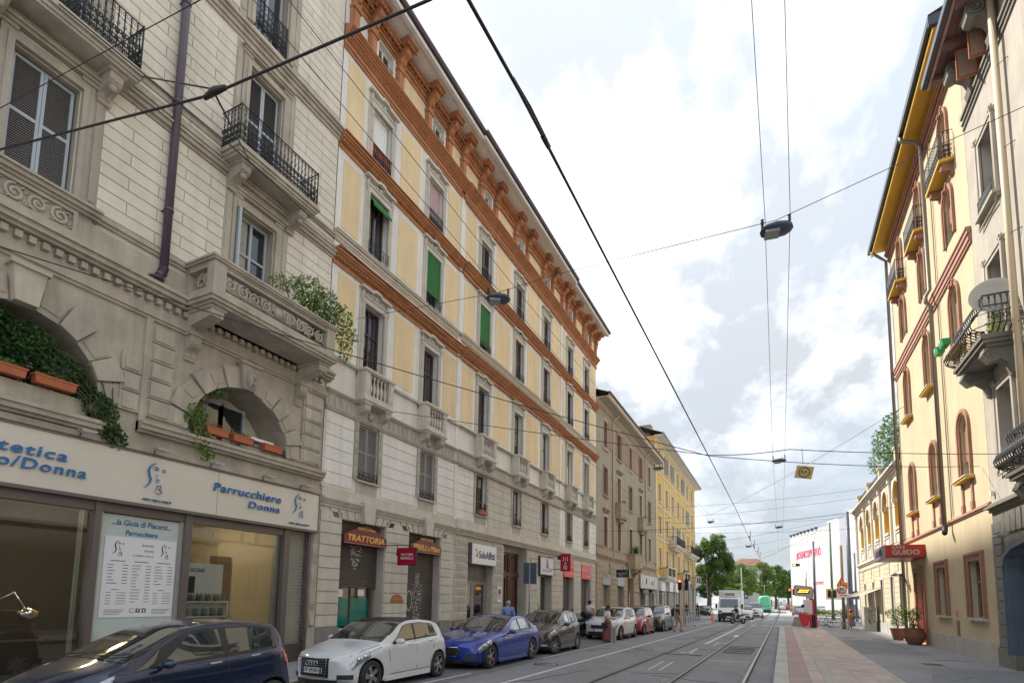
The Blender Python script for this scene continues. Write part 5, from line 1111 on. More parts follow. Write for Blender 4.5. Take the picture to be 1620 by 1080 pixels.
for i, (a0, a1) in enumerate(((53.2,55.6),(57.4,59.8))):
    t = thing('awning', ('black folded awning under the left half of the grey fascia','black folded awning under the right half of the grey fascia')[i], 'awning', LF.P(a0,0,2.6)); b2 = MB(); LF.prof(b2, [(0,3.1),(.4,2.95),(.45,2.6),(.4,2.58),(.35,2.85),(0,2.95)], a0, a1); b2.build('canvas', 'black', t)
for k in range(8):
    for p, q in ((52.85,53.15),(55.7,57.3),(59.9,61.3)): block('stone_block', 'grD', -12, -11.95, p, q, .2+k*.36, .2+k*.36+.33, bC)
t = thing('hanging_sign', 'black hanging sign with a green walking figure and white script', 'sign', (-11,43,3.7))
b = MB(); b.box(-11.5,-10.45,42.95,43.05,3.74,4.36); b.build('panel', 'black', t); b = MB(); b.box(-10.47,-10.42,42.93,43.07,3.7,4.4); b.build('edge', 'alul', t)
b = MB()
for k in range(7): b.tube([(-11.38+k*.085,42.94,3.98),(-11.35+k*.085,42.94,4.08+.04*(k%3)),(-11.31+k*.085,42.94,3.98)], .014, 4)
b.box(-11.3,-10.95,42.935,42.95,3.86,3.89); stuff(b.build('lettering', 'white', t))
b = MB(); b.lathe([(0,0),(.05,.0),(0,.01)], (-10.7,42.94,4.24), 8, 0, 'y'); b.tube([(-10.7,42.94,4.18),(-10.71,42.94,4.02)], .045, 5); b.tube([(-10.71,42.94,4.03),(-10.8,42.94,3.82)], .022, 5); b.tube([(-10.71,42.94,4.03),(-10.6,42.94,3.83)], .022, 5); b.tube([(-10.82,42.94,4.1),(-10.7,42.94,4.15),(-10.6,42.94,4.06)], .018, 5); b.build('emblem', mat('sign_green',(0.02,0.35,0.12),.5), t)

# ================================================================ BUILDING D : strong yellow house
D0, D1 = 61.5, 94.5
bD = thing('apartment_building', 'bright yellow house with pale blue shutters at the end of the left row', 'building', (-12, D0, .12))
DC = [64.0, 68.5, 72.8, 77.2, 81.6, 86.0, 90.8]
DR = [(17.45,19.55),(13.4,15.5),(9.6,11.7),(5.9,8.0)]
hol = [(c-.55,c+.55,z0,z1) for c in DC for z0, z1 in DR]
b = MB(); LF.wall(b, D0, D1, 4.6, 20.6, hol, 0, .25); b.build('wall', 'yeD', bD)
gD = [(c-.9,c+.9,.12,3.1) for c in DC if c < 74]+[(c-.9,c+.9,.12,4.0) for c in DC if c > 74]
b = MB(); LF.wall(b, D0, D1, 0, 4.6, gD, 0, .4); b.build('wall', 'grD', bD)
b = MB(); LF.box(b,D0,D1,-.6,-.4,0,4.5); b.build('door', 'doorB', bD)
b = MB(); b.box(-24,-12.01,D1-.3,D1,0,20.6); b.box(-24,-12.01,D0+.02,D0+.3,0,20.6); b.box(-24.2,-24,D0,D1,0,20.6); b.box(-24,-12.6,D0,D1,20.4,20.6); b.box(-13.5,-13.2,D0,D1,5,20); b.build('rear_wall', 'yeD', bD)
b = MB(); LF.box(b, D0-.2, D1+.6, 0, .95, 20.45, 20.6); LF.steps(b, D0, D1, 20.1, [(.12,.06),(.12,.14),(.1,.2)]); b.build('eaves', 'whD', bD)
b = MB(); LF.box(b, D0-.3, D1+.7, .9, 1.1, 20.55, 20.8); b.build('gutter', 'steel', bD)
b = MB(); b.add([LF.P(D0-.3,1.0,20.75),LF.P(D1+.7,1.0,20.75),LF.P(D1+.7,-6,23.4),LF.P(D0-.3,-6,23.4)], [(0,1,2,3)]); b.add([LF.P(D0-.3,-13,20.75),LF.P(D1+.7,-13,20.75),LF.P(D1+.7,-6,23.4),LF.P(D0-.3,-6,23.4)], [(0,1,2,3)]); b.build('roof', 'roofS', bD)
for a in (63.5, 68, 74, 80, 86):
    b = MB(); LF.box(b, a, a+1.1, -2.0, -.9, 21.0, 22.4); LF.box(b, a-.1, a+1.2, -2.1, -.8, 22.4, 22.55); b.build('dormer', 'roofS' if a > 64 else 'soffit', bD)
for c in DC:
    for k, (z0, z1) in enumerate(DR):
        b = MB(); LF.frame(b, c-.55, c+.55, z0, z1, .14, -.02, .06); LF.box(b, c-.72, c+.72, -.02, .14, z0-.2, z0-.12)
        b.build('window_surround', 'whD', bD)
        window(LF, bD, c-.55, c+.55, z0, z1, 'white', -.2, mull=1)
        op = (k == 0 and c in (68.5, 72.8, 81.6)) or (k == 2 and c in (77.2,)) or (k==1 and c==86)
        if op:
            for s in (-1, 1):
                b = MB(); LF.box(b, min(c+s*.58,c+s*1.1), max(c+s*.58,c+s*1.1), .08, .13, z0, z1)
                z = z0+.1
                while z < z1-.1: LF.box(b, min(c+s*.63,c+s*1.05), max(c+s*.63,c+s*1.05), .13, .14, z, z+.05); z += .1
                b.build('open_shutter', 'shutB', bD)
        elif not (k == 2 and c > 80): shutters(LF, bD, c-.53, c+.53, z0+.02, z1-.02, 'shutB', -.1, pitch=.12)
for a in (61.6, 66.3, 70.6, 75.0, 79.4, 83.8, 88.4, 93.6):
    b = MB(); LF.box(b, a, a+.4, 0, .07, 4.7, 20.1); b.build('pilaster_strip', 'whD', bD)
b = MB(); LF.steps(b, D0, D1, 4.5, [(.12,.08),(.1,.16),(.08,.1)]); LF.steps(b, D0, D1, 12.6, [(.1,.05),(.1,.09)]); LF.steps(b, D0, D1, 8.9, [(.1,.05),(.1,.09)]); LF.steps(b, D0, D1, 16.6, [(.1,.05),(.1,.09)]); b.build('string_course', 'whD', bD)
def Dbal(c, z, hw, dep, ironrail):
    b = MB(); LF.box(b, c-hw, c+hw, 0, dep, z-.15, z); LF.box(b, c-hw+.15, c+hw-.15, 0, dep-.15, z-.35, z-.15); LF.box(b, c-hw+.5, c+hw-.5, 0, dep-.4, z-.6, z-.35)
    if not ironrail:
        for a in (c-hw, c+hw-.2, c-.1): LF.box(b, a, a+.2, dep-.2, dep, z, z+1.0)
        LF.box(b, c-hw, c+hw, dep-.22, dep+.02, z+.95, z+1.08); LF.box(b, c-hw, c-hw+.2, 0, dep, z+.95, z+1.08); LF.box(b, c+hw-.2, c+hw, 0, dep, z+.95, z+1.08)
    o = b.build('balcony', 'whD', bD)
    railing(LF, o, c-hw+.05, c+hw-.05, dep-.08, z, z+(1.05 if ironrail else .9), style='plain', step=.16, r=.02)
Dbal(72.8, 8.85, 3.4, 1.1, True); Dbal(86.5, 8.85, 4.6, 1.1, True); Dbal(66, 4.75, 2.6, 1.0, False); Dbal(78.5, 4.75, 2.6, 1.0, False); Dbal(90.5, 4.75, 2.6, 1.0, False)
b = MB(); LF.box(b, 70.0, 70.9, .5, .9, 8.9, 9.6); b.lathe([(.26,0),(.26,.03),(0,.03)], LF.P(70.45,.9,9.25), 12, 1, 'x'); tag(b.build('air_conditioner', ['white','ink']), 'white air conditioner unit on the near end of the middle iron balcony, yellow house', 'air conditioner')
for i, c in enumerate((64.6, 69.8, 74.2)):
    t = thing('shop_sign', ['blank white box sign nearest the grey fascia, yellow house ground floor','blank white box sign, middle of three on the yellow house','blank white box sign nearest the traffic light, third on the yellow house'][i], 'sign', LF.P(c,0,3.1)); b = MB(); LF.box(b, c-1.2, c+1.2, 0, .25, 3.1, 4.25); b.build('panel', 'white', t)
for k in range(10):
    for a in (61.55, 66.3, 70.6, 75.0, 79.4, 83.8, 88.4, 93.2): block('stone_block', 'grD', -12, -11.93, a, a+.9+.2*(k%2), .15+k*.42, .15+k*.42+.39, bD)
t = thing('balcony_plants', 'small green plants on the middle lower balcony of the yellow house', 'plants', LF.P(78,.8,5.8)); leafmass('foliage', 'leaf2', [(-11.2,78,5.9,.25,1.6,.3)], .1, 220, t, seed=61)

# ================================================================ BUILDING E : yellow hotel
E0, E1 = 21.9, 34.8
bE = thing('hotel', 'butter yellow hotel with arched terracotta windows on the right side of the street', 'building', (6.16, E0, .15))
EC = [24.05, 28.15, 32.25]
aw, rr_ = .52, .52
hol = []
for c in EC: hol += [(c-.5,c+.5,6.42,8.72,.5),(c-.48,c+.48,11.15,13.55,.48),(c-.48,c+.48,15.35,17.3,.48),(c-.46,c+.46,18.1,20.4,.46)]
hol2 = [(23.2,24.5,1.55,3.5),(27.45,28.75,1.55,3.5),(31.25,32.9,.15,3.5)]
b = MB(); RF.wall(b, E0, E1, 5.1, 21.3, hol, 0, .28); b.build('wall', 'yeE', bE)
b = MB(); RF.wall(b, E0, E1, 0, 5.1, hol2, 0, .3); b.build('wall', 'yeE2', bE)
b = MB(); b.box(6.4,15,E1-.2,E1,0,21.3); b.box(6.4,15,E0+.02,E0+.2,0,21.3); b.box(15,15.2,E0,E1,0,21.3); b.box(7,15,E0,E1,21.1,21.3); b.box(7.0,7.2,E0,E1,.2,21); b.build('rear_wall', 'yeE', bE)
b = MB(); RF.box(b, 21.3, E1+.35, 0, .80, 21.70, 21.78, 0); RF.box(b, 21.3, E1+.35, .72, .80, 21.5, 21.72, 0); RF.box(b, 21.3, E1+.35, 0, .12, 21.3, 21.7, 0); RF.box(b, 21.3, E1+.36, .74, .83, 21.72, 21.80, 1); b.build('eaves', ['ochre','yeE'], bE)
b = MB(); RF.box(b, 21.15, E1+.45, .80, .95, 21.72, 21.98); RF.box(b, 21.14, 21.29, -.1, .94, 21.6, 21.97); b.build('gutter', 'gutterB', bE)
b = MB(); b.add([RF.P(21.1,.95,21.95),RF.P(E1+.45,.95,21.95),RF.P(E1+.45,-5,24.2),RF.P(21.1,-5,24.2)], [(0,1,2,3)]); b.build('roof', 'roof', bE)
b = MB(); RF.steps(b, E0, E1, 20.78, [(.1,.06),(.1,.12),(.12,.08),(.1,.18),(.1,.24)]); b.build('cornice', 'teE', bE)
b = MB(); RF.steps(b, E0, E1, 13.95, [(.1,.06),(.14,.1),(.1,.06),(.16,.12),(.07,.16)]); b.build('string_course', 'brick', bE)
b = MB(); RF.steps(b, E0, E1, 5.08, [(.05,.05),(.06,.09),(.05,.05)]); b.build('string_course', 'brick', bE)
b = MB()
nP = 0
pl_ = E1-E0
for i in range(7):
    if True: block('plinth_slab', 'marble', 6.10, 6.17, E0+i*1.2+.006, min(E0+(i+1)*1.2, 30.9)-.0, .13, .80, bE)
def archwin(F, c, hw, z0, z1, par, w=.15, sill=True, apron=False, m='teE', key=True, blind=.6):
    n = 14; sp = z1-hw
    def arc(r): return [(c-r*cos(pi*i/n), sp+r*sin(pi*i/n)) for i in range(n+1)]
    for d0, d1, r0, r1 in ((-.02,.09,hw+w*.35,hw+w),(-.02,.05,hw,hw+w*.35)):
        b = MB(); A, B = arc(r0), arc(r1)
        for i in range(n): F.poly(b, [A[i],A[i+1],B[i+1],B[i]], d0, d1)
        F.box(b, c-r1, c-r0, d0, d1, z0, sp); F.box(b, c+r0, c+r1, d0, d1, z0, sp)
        if d1 > .06:
            if key:
                b.lathe([(0,-.02),(.13,0),(.14,.06),(.06,.12),(0,.13)], F.P(c,.05,z1+.16), 10, 0, 'x')
                for s in (-1, 1): b.tube([F.P(c+s*(.05+x), .1, z) for x, z in scrollpts(.16, z1+.14, .1, 1, pi, 1, 9)], .03, 5)
            b.build('window_surround', m, par)
        else: b.build('window_moulding', m, par)
    wb = MB(); pts = [(c-hw,z0),(c+hw,z0)]+[(x,z) for x, z in arc(hw)][::-1]
    b = MB(); b.v = [F.P(x,-.24,z) for x, z in pts]; b.face(list(range(len(pts)))); w_ = MB(); F.frame(w_, c-hw+.05, c+hw-.05, z0+.05, sp, .05, -.26, -.18, top=False); F.box(w_, c-.03, c+.03, -.24, -.17, z0, sp); F.box(w_, c-hw, c+hw, -.25, -.15, sp-.03, sp+.04); wo = w_.build('window', 'frameD', par, F.P(c,-.2,z0)); b.build('pane', 'pane', wo)
    if blind:
        b = MB(); zz = sp-.02; zb = z0+(sp-z0)*(1-blind)
        while zz > zb: F.prof(b, [(-.14,zz),(-.11,zz-.02),(-.11,zz-.055),(-.14,zz-.06)], c-hw+.02, c+hw-.02); zz -= .062
        b.add([F.P(x,-.13,z) for x, z in [(c-hw+.02,sp)]+[(c-(hw-.02)*cos(pi*i/10), sp+(hw-.02)*sin(pi*i/10)) for i in range(11)]], [tuple(range(12))])
        b.build('roller_blind', mat('pink_beige_blind',(0.42,0.26,0.18),.7,var=.1), par)
    if sill:
        b = MB(); F.box(b, c-hw-w-.08, c+hw+w+.08, -.02, .24, z0-.12, z0-.04, 0); F.box(b, c-hw-w-.1, c+hw+w+.1, -.02, .28, z0-.04, z0, 1); b.build('sill', ['ochre','whD'], par)
    if apron:
        for s in (-1, 1): b = MB(); F.box(b, c+s*(hw+.03)-.09, c+s*(hw+.03)+.09, -.02, .05, z0-1.12, z0-.1); F.box(b, c+s*(hw+.03)-.12, c+s*(hw+.03)+.12, -.02, .08, z0-1.16, z0-.9); b.build('apron_strip', 'teE', par)
        b = MB(); r = random.Random(int(c*7))
        for k in range(26): a_ = r.uniform(0, 6.28); q = r.uniform(.03,.26); b.lathe([(0,0),(.06,.02),(.035,.05),(0,.06)], F.P(c+q*cos(a_), .0, z0-.62+q*.85*sin(a_)), 6, 0, 'x')
        stuff(b.build('floral_relief', 'teE', par))
for i, c in enumerate(EC):
    archwin(RF, c, .5, 6.42, 8.72, bE, .2, True, True, key=False, blind=.62); archwin(RF, c, .48, 11.15, 13.55, bE, .16, True, False, blind=.75 if i else .66); archwin(RF, c, .48, 15.35, 17.3, bE, .2, False, False, m='teE', blind=.4); archwin(RF, c, .46, 18.1, 20.4, bE, .16, False, blind=.35)
    b = MB(); RF.box(b, c-1.0, c+1.0, 0, .45, 17.85, 17.95); o = b.build('balcony_slab', 'ochre', bE)
    b = MB(); [bracket(RF, b, c+s*.75, 17.8, .36, .42, .22) for s in (-1,1)]; b.build('balcony_bracket', 'teE', o)
    railing(RF, o, c-.98, c+.98, .42, 17.95, 19.0, style='ornate', step=.16, r=.012)
for c, z0, z1, hw in ((23.85,1.55,3.5,.65),(28.1,1.55,3.5,.65)):
    b = MB(); RF.frame(b, c-hw, c+hw, z0, z1, .3, -.02, .06, 0, bottom=False); RF.frame(b, c-hw-.2, c+hw+.2, z0, z1+.2, .08, -.02, .10, 0, bottom=False); o = b.build('window_surround', 'teE', bE)
    b = MB(); z = z0
    while z < z1+.1: [b.box(6.16-.085, 6.16-.06, c+s*(hw+.14)-.03, c+s*(hw+.14)+.03, z, z+.03) for s in (-1,1)]; z += .06
    k = -hw
    while k < hw: b.box(6.16-.085,6.16-.06,c+k,c+k+.03,z1+.1,z1+.17); k += .06
    stuff(b.build('beading', 'teE', o)); b = MB(); RF.box(b, c-hw-.34, c+hw+.34, -.02, .16, z0-.09, z0); b.build('sill', 'marble', bE)
    b = MB(); RF.frame(b, c-hw+.06, c+hw-.06, z0+.06, z1-.06, .06, -.26, -.18); RF.box(b, c-hw, c+hw, -.25, -.16, z0+1.2, z0+1.27); RF.box(b, c-.03, c+.03, -.25, -.17, z0, z1); wo = b.build('window', 'wood', bE); b = MB(); sheetglass(b, RF, c-hw, c+hw, z0, z1, -.24); b.build('pane', 'pane', wo)
b = MB(); RF.frame(b, 31.25, 32.9, .15, 3.5, .25, -.02, .07, 0, bottom=False); b.build('door_surround', 'teE', bE)
b = MB(); RF.box(b, 31.25, 32.9, -.3, -.25, .15, 2.9, 0); RF.box(b, 31.25, 32.9, -.3, -.25, 2.95, 3.5, 1); RF.frame(b, 31.35,32.8,.25,2.85,.1,-.26,-.2,0); b.build('door', ['red','pane'], bE)
for i, z in enumerate((24.9, 22.7)):
    b = MB(); RF.box(b, z, z+.35, -.02, .01, .28, .46); b.build('cellar_vent', 'groove', bE)
for nm, pts in (('rain_pipe', [(5.95,26.35,4.95),(5.95,26.35,14.0),(5.80,26.35,14.2),(5.80,26.35,14.45),(5.95,26.35,14.7),(5.95,26.35,21.0),(5.75,26.35,21.3),(5.3,26.35,21.5),(5.28,26.35,21.7)]), ('rain_pipe', [(5.98,34.75,.3),(5.98,34.75,20.9),(5.6,34.75,21.3),(5.3,34.75,21.6)])):
    b = MB(); b.tube(pts, .075, 10); b.build(nm, 'pipeG', bE)
b = MB(); b.tube([(5.95,26.35,5.0),(5.93,26.28,4.85),(5.88,26.1,4.7)], [.09,.1,.085], 10); b.build('pipe_shoe', 'iron', bE)
b = MB(); b.tube([(6.12,25.85,5.3),(6.12,25.85,20.9)], .012, 4); b.build('cable', 'wood', bE)
b = MB(); RF.box(b, 26.2, 26.45, .0, .02, 1.55, 1.8, 0); RF.box(b, 26.1, 26.4, .0, .03, .78, 1.4, 1); RF.box(b,30.9,31.05,.0,.03,1.7,2.0,2); b.build('wall_plate', [mat('pink_plate',(0.6,0.2,0.25),.5),'wood','steel'], bE)
# hotel canopy
cn = thing('hotel_canopy', 'red box canopy reading HOTEL SAN GUIDO over the hotel door', 'canopy', (5.5,31.5,4.1))
b = MB(); b.box(4.63,6.16,30.62,33.9,4.16,4.72); b.build('panel', mat('canopy_red',(0.42,0.022,0.015),.4), cn)
b = MB(); b.box(4.61,4.63,30.6,33.92,4.14,4.74); b.build('street_face', mat('purple_panel',(0.24,0.15,0.24),.4), cn)
b = MB(); b.box(4.63,6.15,30.62,33.9,4.12,4.16); b.build('underside', 'maroon', cn)
text('lettering', 'SAN', (5.12,30.61,4.60), 'F', mat and 'gold2' if False else 'alul', cn, width=.5, height=.16, ext=.012, bold=.02); text('lettering', 'GUIDO', (5.40,30.61,4.36), 'F', 'gold2' if False else 'alul', cn, width=1.05, height=.23, ext=.012, bold=.03)
text('lettering', 'HOTEL', (4.60,32.4,4.43), 'R', 'ink', cn, width=1.9, height=.30, ext=.005, bold=.02)
b = MB(); b.tube([(6.16,32,5.3),(4.8,32,4.74)], .012, 4); b.build('stay', 'iron', cn)
wl = thing('wall_lantern', 'wall lamp on a scrolled bracket at the far corner of the hotel', 'lamp', (6.1,34.5,3.2))
b = MB(); b.tube([(6.1,34.6,2.9),(6.0,34.6,3.4),(5.6,34.6,3.6)], .025, 6); b.build('bracket','iron',wl); b = MB(); b.lathe([(.22,0),(.05,.14),(0,.18)], (5.55,34.6,3.45), 12); b.build('shade','shutG',wl)

# ================================================================ BUILDING F : grey art nouveau house on the right edge
F0, F1 = 8.0, 21.88
bF = thing('apartment_building', 'grey art nouveau house with bulging iron balconies at the right edge', 'building', (6.16, F0, .15))
hol = [(19.55,20.6,14.0,16.35),(19.55,20.6,9.6,12.3),(19.5,20.58,6.2,8.4),(15.4,16.5,14.0,16.35),(15.4,16.5,9.6,12.3),(15.4,16.5,6.2,8.4),(18.9,20.6,18.55,19.6)]
b = MB(); RF.wall(b, F0, F1, 5.0, 19.7, hol, 0, .34); b.build('wall', 'grF', bF)
b = MB(); RF.wall(b, F0, F1, 0, 5.0, [(18.6,20.9,.15,3.7,.5)], 0, .5, 0, 0); b.build('wall', 'dkF', bF)
b = MB(); b.box(6.2,15,F1-.2,F1,0,19.6); b.box(15,15.2,F0,F1,0,19.6); b.box(6.2,15,F0,F0+.2,0,19.6); b.box(7.4,7.6,F0,F1,.2,19); b.box(7,15,F0,F1,19.4,19.6); b.build('rear_wall', 'grF', bF)
b = MB(); RF.steps(b, F0, F1+.03, 4.85, [(.1,.08),(.07,.2),(.06,.12),(.05,.06)]); b.build('cornice', 'dkF', bF)
b = MB(); RF.steps(b, F0, F1, 17.9, [(.08,.05),(.1,.02),(.07,.08),(.14,.03),(.1,.10)]); b.build('string_course', 'dkF', bF)
# eaves with wooden soffit, gutter and big consoles
b = MB(); RF.box(b, F0, 21.55, -.2, 1.0, 19.62, 19.72)
for k in range(5): RF.box(b, F0, 21.55, .1+k*.2, .11+k*.2, 19.60, 19.63)
for a in (21.2, 19.9, 18.5, 17.1): RF.box(b, a-.12, a+.12, 0, .92, 19.42, 19.62)
b.build('eaves', 'eaveW', bF)
b = MB(); RF.box(b, F0, 21.6, 1.0, 1.16, 19.62, 19.86); b.build('gutter', 'gutterB', bF); b = MB(); RF.box(b, F0, 21.58, .93, 1.0, 19.55, 19.66); b.build('eaves_moulding', mat('pink_edge',(0.45,0.27,0.25),.6), bF)
b = MB(); b.add([RF.P(F0,1.15,19.8),RF.P(21.6,1.15,19.8),RF.P(21.6,-6,22.0),RF.P(F0,-6,22.0)], [(0,1,2,3)]); b.build('roof', 'roof', bF)
for a in (20.75, 18.75, 16.9):
    b = MB(); RF.prof(b, [(0,18.3),(.14,18.2),(.2,18.4),(.12,18.6),(.22,18.85),(.4,18.98),(.55,18.92),(.68,19.02),(.72,19.25),(.62,19.42),(.3,19.46),(0,19.45)], a-.22, a+.22)
    for s in (-.24, .24): b.tube([RF.P(a+s, x, z) for x, z in scrollpts(.48, 19.2, .24, 1.8, 0, 1, 26, .85)], .03, 5)
    b.lathe([(0,-.05),(.14,0),(.16,.08),(.06,.16),(0,.18)], RF.P(a,.1,18.3), 8, 0, 'x'); b.build('console', 'dkF', bF)
b = MB()
for (a, z0, z1, op) in ((19.5,18.5,19.5,.5),(19.0,18.5,19.5,.38)):
    pass
for a, dd in ((20.05,.55),(19.35,.42)):
    b = MB(); RF.box(b, a-.03, a+.03, .05, .05+dd, 18.35, 19.35)
    b.build('open_shutter', 'woodR', bF); b = MB()
    for k in range(18): RF.box(b, a-.035, a-.031, .11, dd, 18.42+k*.05, 18.44+k*.05)
    b.build('shutter_lattice', 'soffit', bF)
def mould_window(a0, a1, z0, z1):
    b = MB(); RF.frame(b, a0, a1, z0, z1, .16, -.02, .06, 0, bottom=False); RF.frame(b, a0-.16, a1+.16, z0-.2, z1+.12, .06, -.02, .09, 0, bottom=False); RF.box(b, a0-.25, a1+.25, -.02, .2, z0-.10, z0)
    for a in (a0-.18, a1+.18):
        b.tube([RF.P(a+x, .08, z) for x, z in scrollpts(0, z1+.22, .14, 1.2, 0, 1, 12)], .035, 5)
        b.tube([RF.P(a, .08, z1+.1), RF.P(a+.04, .08, z0+.4), RF.P(a-.03,.08,z0-.1), RF.P(a+.1,.08,z0-.35), RF.P((a0+a1)/2,.06,z0-.3)], .03, 5)
    b.build('window_surround', 'grF', bF)
for a0 in (19.55, 15.4):
    for z0, z1 in ((14.0,16.35),(9.6,12.3),(6.2,8.4)):
        mould_window(a0, a0+1.05, z0, z1); window(RF, bF, a0, a0+1.05, z0, z1, 'frameW', -.3)
    railing(RF, bF, a0-.05, a0+1.1, .15, 14.0, 14.45, False, .1, 'ornate', r=.01)
def bombe(a0, a1, z0, z1, dep, label):
    b = MB()
    for z, hh, g in ((z0-.32,.1,-.12),(z0-.22,.1,-.02),(z0-.12,.12,.04)): RF.box(b, a0-g, a1+g, 0, dep-.05+g, z, z+hh)
    for a in (a0+.35, a1-.35):
        RF.prof(b, [(0,z0-.32),(dep*.85,z0-.32),(dep*.9,z0-.5),(dep*.7,z0-.72),(dep*.45,z0-.66),(dep*.25,z0-.8),(.12,z0-1.1),(0,z0-1.15)], a-.16, a+.16)
        for s in (-.17,.17): b.tube([RF.P(a+s, x, z) for x, z in scrollpts(dep*.68, z0-.5, .17, 1.8, 0, 1, 22, .85)], .025, 5)
    o = b.build('balcony_slab', 'dkF', bF)
    H = z1-z0
    pr = [(0,0),(.12,.05),(.28,.14),(.33,.28),(.26,.45),(.08,.6),(.0,.72),(.04,.9),(.0,1.0)]
    def cage(t, side=None):
        return [(dep-.12+x*1.0, z0+.03+z*H) for x, z in pr]
    step = .15; n = round((a1-a0)/step)
    pb = MB(); pb.tube([(-x, 0, z*H) for x, z in pr], .017, 5); pb.tube([(-(.2+x*.6), z_*.6, .33*H+z_) if False else (-.31, .06*cos(q*.7), .30*H+.06*sin(q*.7)) for q in range(10) for x, z_ in ((0,0),)], .008, 4); pb.tube([(-.0, .03*cos(q), .93*H+.035*sin(q)) for q in range(7)], .009, 4)
    pm = pb.mesh('baluster', ['iron'])
    for i in range(n+1): put('baluster', pm, RF.P(a0+(a1-a0)*i/n, dep-.12, z0+.03), o)
    pb = MB(); pb.tube([(0, -x, z*H) for x, z in pr], .017, 5); pb.tube([(.06*cos(q*.7), -.31, .30*H+.06*sin(q*.7)) for q in range(10)], .012, 4); pb.tube([(.03*cos(q), 0, .93*H+.035*sin(q)) for q in range(7)], .009, 4); pm2 = pb.mesh('baluster', ['iron'])
    m = round((dep-.12)/step)
    for i in range(m):
        put('baluster', pm2, RF.P(a0, .08+(dep-.2)*i/m, z0+.03), o); q = put('baluster', pm2, RF.P(a1, .08+(dep-.2)*i/m, z0+.03), o); q.rotation_euler.z = pi
    b = MB()
    for k, rad in ((1.0,.026),(.72,.018),(.14,.016),(.45,.012)):
        x = [p for p in pr if abs(p[1]-k) < .01][0][0]; z = z0+.03+k*H; pts = [RF.P(a0-x,0,z),RF.P(a0-x,dep-.16,z),RF.P(a0-x*.4,dep-.12+x*.6,z),RF.P(a0+.1,dep-.12+x,z),RF.P(a1-.1,dep-.12+x,z),RF.P(a1+x*.4,dep-.12+x*.6,z),RF.P(a1+x,dep-.16,z),RF.P(a1+x,0,z)]
        for p, q in zip(pts, pts[1:]): b.tube([p,q], rad, 5)
    b.build('railing', 'iron', o); return o
bombe(18.8, 21.4, 9.46, 10.56, .86, ''); bombe(15.7, 18.0, 5.35, 6.35, .78, '')
t = thing('satellite_dish', 'large grey satellite dish behind the upper bulging balcony railing', 'satellite dish', (5.75,19.6,9.5))
b = MB(); ring = [(0,.0),(.2,.02),(.4,.07),(.52,.13),(.53,.12),(.4,.05),(.2,0),(0,-.02)]; b.lathe(ring, (0,0,0), 24); o = lpart(b, 'dish', 'dishgrey', t); o.location = (-.05,-.55,1.12); o.rotation_euler = (radians(78), 0, radians(-12))
b = MB(); b.tube([(5.75,19.6,9.5),(5.75,19.55,10.4)], .03, 6); b.tube([(5.75,19.2,10.0),(5.65,18.95,10.25)], .015, 5); b.build('mount', 'iron', t)
for i, (a, z) in enumerate(((20.9,10.0),(21.5,10.0))):
    t = thing('planter', ('green planter box hooked outside the balcony railing, nearer one','green planter box hooked outside the balcony railing, farther one')[i], 'planter', (5.05,a,z), 'green planters on the balcony'); b = MB(); b.prism([(-.13,.2),(.13,.2),(.09,0),(-.09,0)], lambda p, q: (5.02+p[0], a+q, z+.1+p[1]), -.2, .2); b.build('trough', mat('bright_green_plastic',(0.03,0.36,0.10),.45), t)
    b = MB(); b.tube([(5.2,a,z+.32),(4.88,a,z+.3),(4.9,a,z+.1)], .012, 4); b.build('strap', 'white', t)
b = MB(); b.lathe([(.15,0),(.19,.3)], (5.6,20.6,9.5), 10); tag(b.build('flower_pot', mat('yellow_pot',(0.6,0.4,0.08),.6)), 'ochre flower pot on the floor of the upper bulging balcony', 'flower pot')
t = thing('balcony_plant', 'yellow green plant at the near end of the upper bulging balcony', 'plant', (5.7,19.0,9.5)); leafmass('foliage', 'leaf3', [(5.7,19.0,9.8,.2,.25,.25)], .06, 120, t, seed=71)
b = MB(); b.tube([(5.98,18.42,5.5),(5.98,18.42,19.5)], .085, 10); b.build('rain_pipe', 'cream', bF); b = MB()
for z in (7,9.5,12,14.5,17): b.tube([(6.16,18.1,z),(5.98,18.3,z)], .012, 4)
b.build('pipe_clip', 'iron', bF)
for k in range(11): block('stone_block', 'dkF', 6.10, 6.18, 21.12, 21.84, .72+k*.345+.012, .72+(k+1)*.345-.012, bF)
for k in range(6):
    a = 20.95-k*.42; b = MB(); RF.poly(b, [(a+.18+.0*k,4.1),(a-.17,4.1),(a-.17-.08+.03*k,4.7),(a+.18+.08-.03*k,4.7)], -.02, .06); b.build('voussoir', 'dkF', bF)
b = MB(); RF.box(b, 21.0, 21.9, -.02, .1, .1, .7); RF.box(b, 20.5, 21.0, -.3, .1, .1, .55); b.build('plinth_stone', 'dkF', bF)
b = MB()
for d0, d1, g in ((-.02,.12,.0),(-.2,.06,.12),(-.35,-.05,.22)): 
    pts = [(21.1-g,.55),(21.1-g,3.1),(20.95-g,3.45),(20.6-g,3.6),(20.2,3.72+.0*g),(18.4,3.9),(18.4,3.9-.12),(20.2,3.6),(20.55-g,3.48),(20.85-g,3.35),(20.98-g,3.05),(20.98-g,.55)]
    RF.poly(b, pts, d0, d1)
b.build('door_surround', 'blueF', bF)
b = MB(); RF.box(b, 18.5, 20.75, -.5, -.42, .15, 3.9); b.build('shop_door', 'blueF', bF); b = MB(); RF.box(b, 18.5, 20.5, -.42, -.3, 2.75, 3.5); o = b.build('shop_sign_panel', 'paper', bF)
b = MB(); RF.box(b, 19.9, 20.35, -.3, -.29, 3.0, 3.15); b.build('print', 'ink', o)
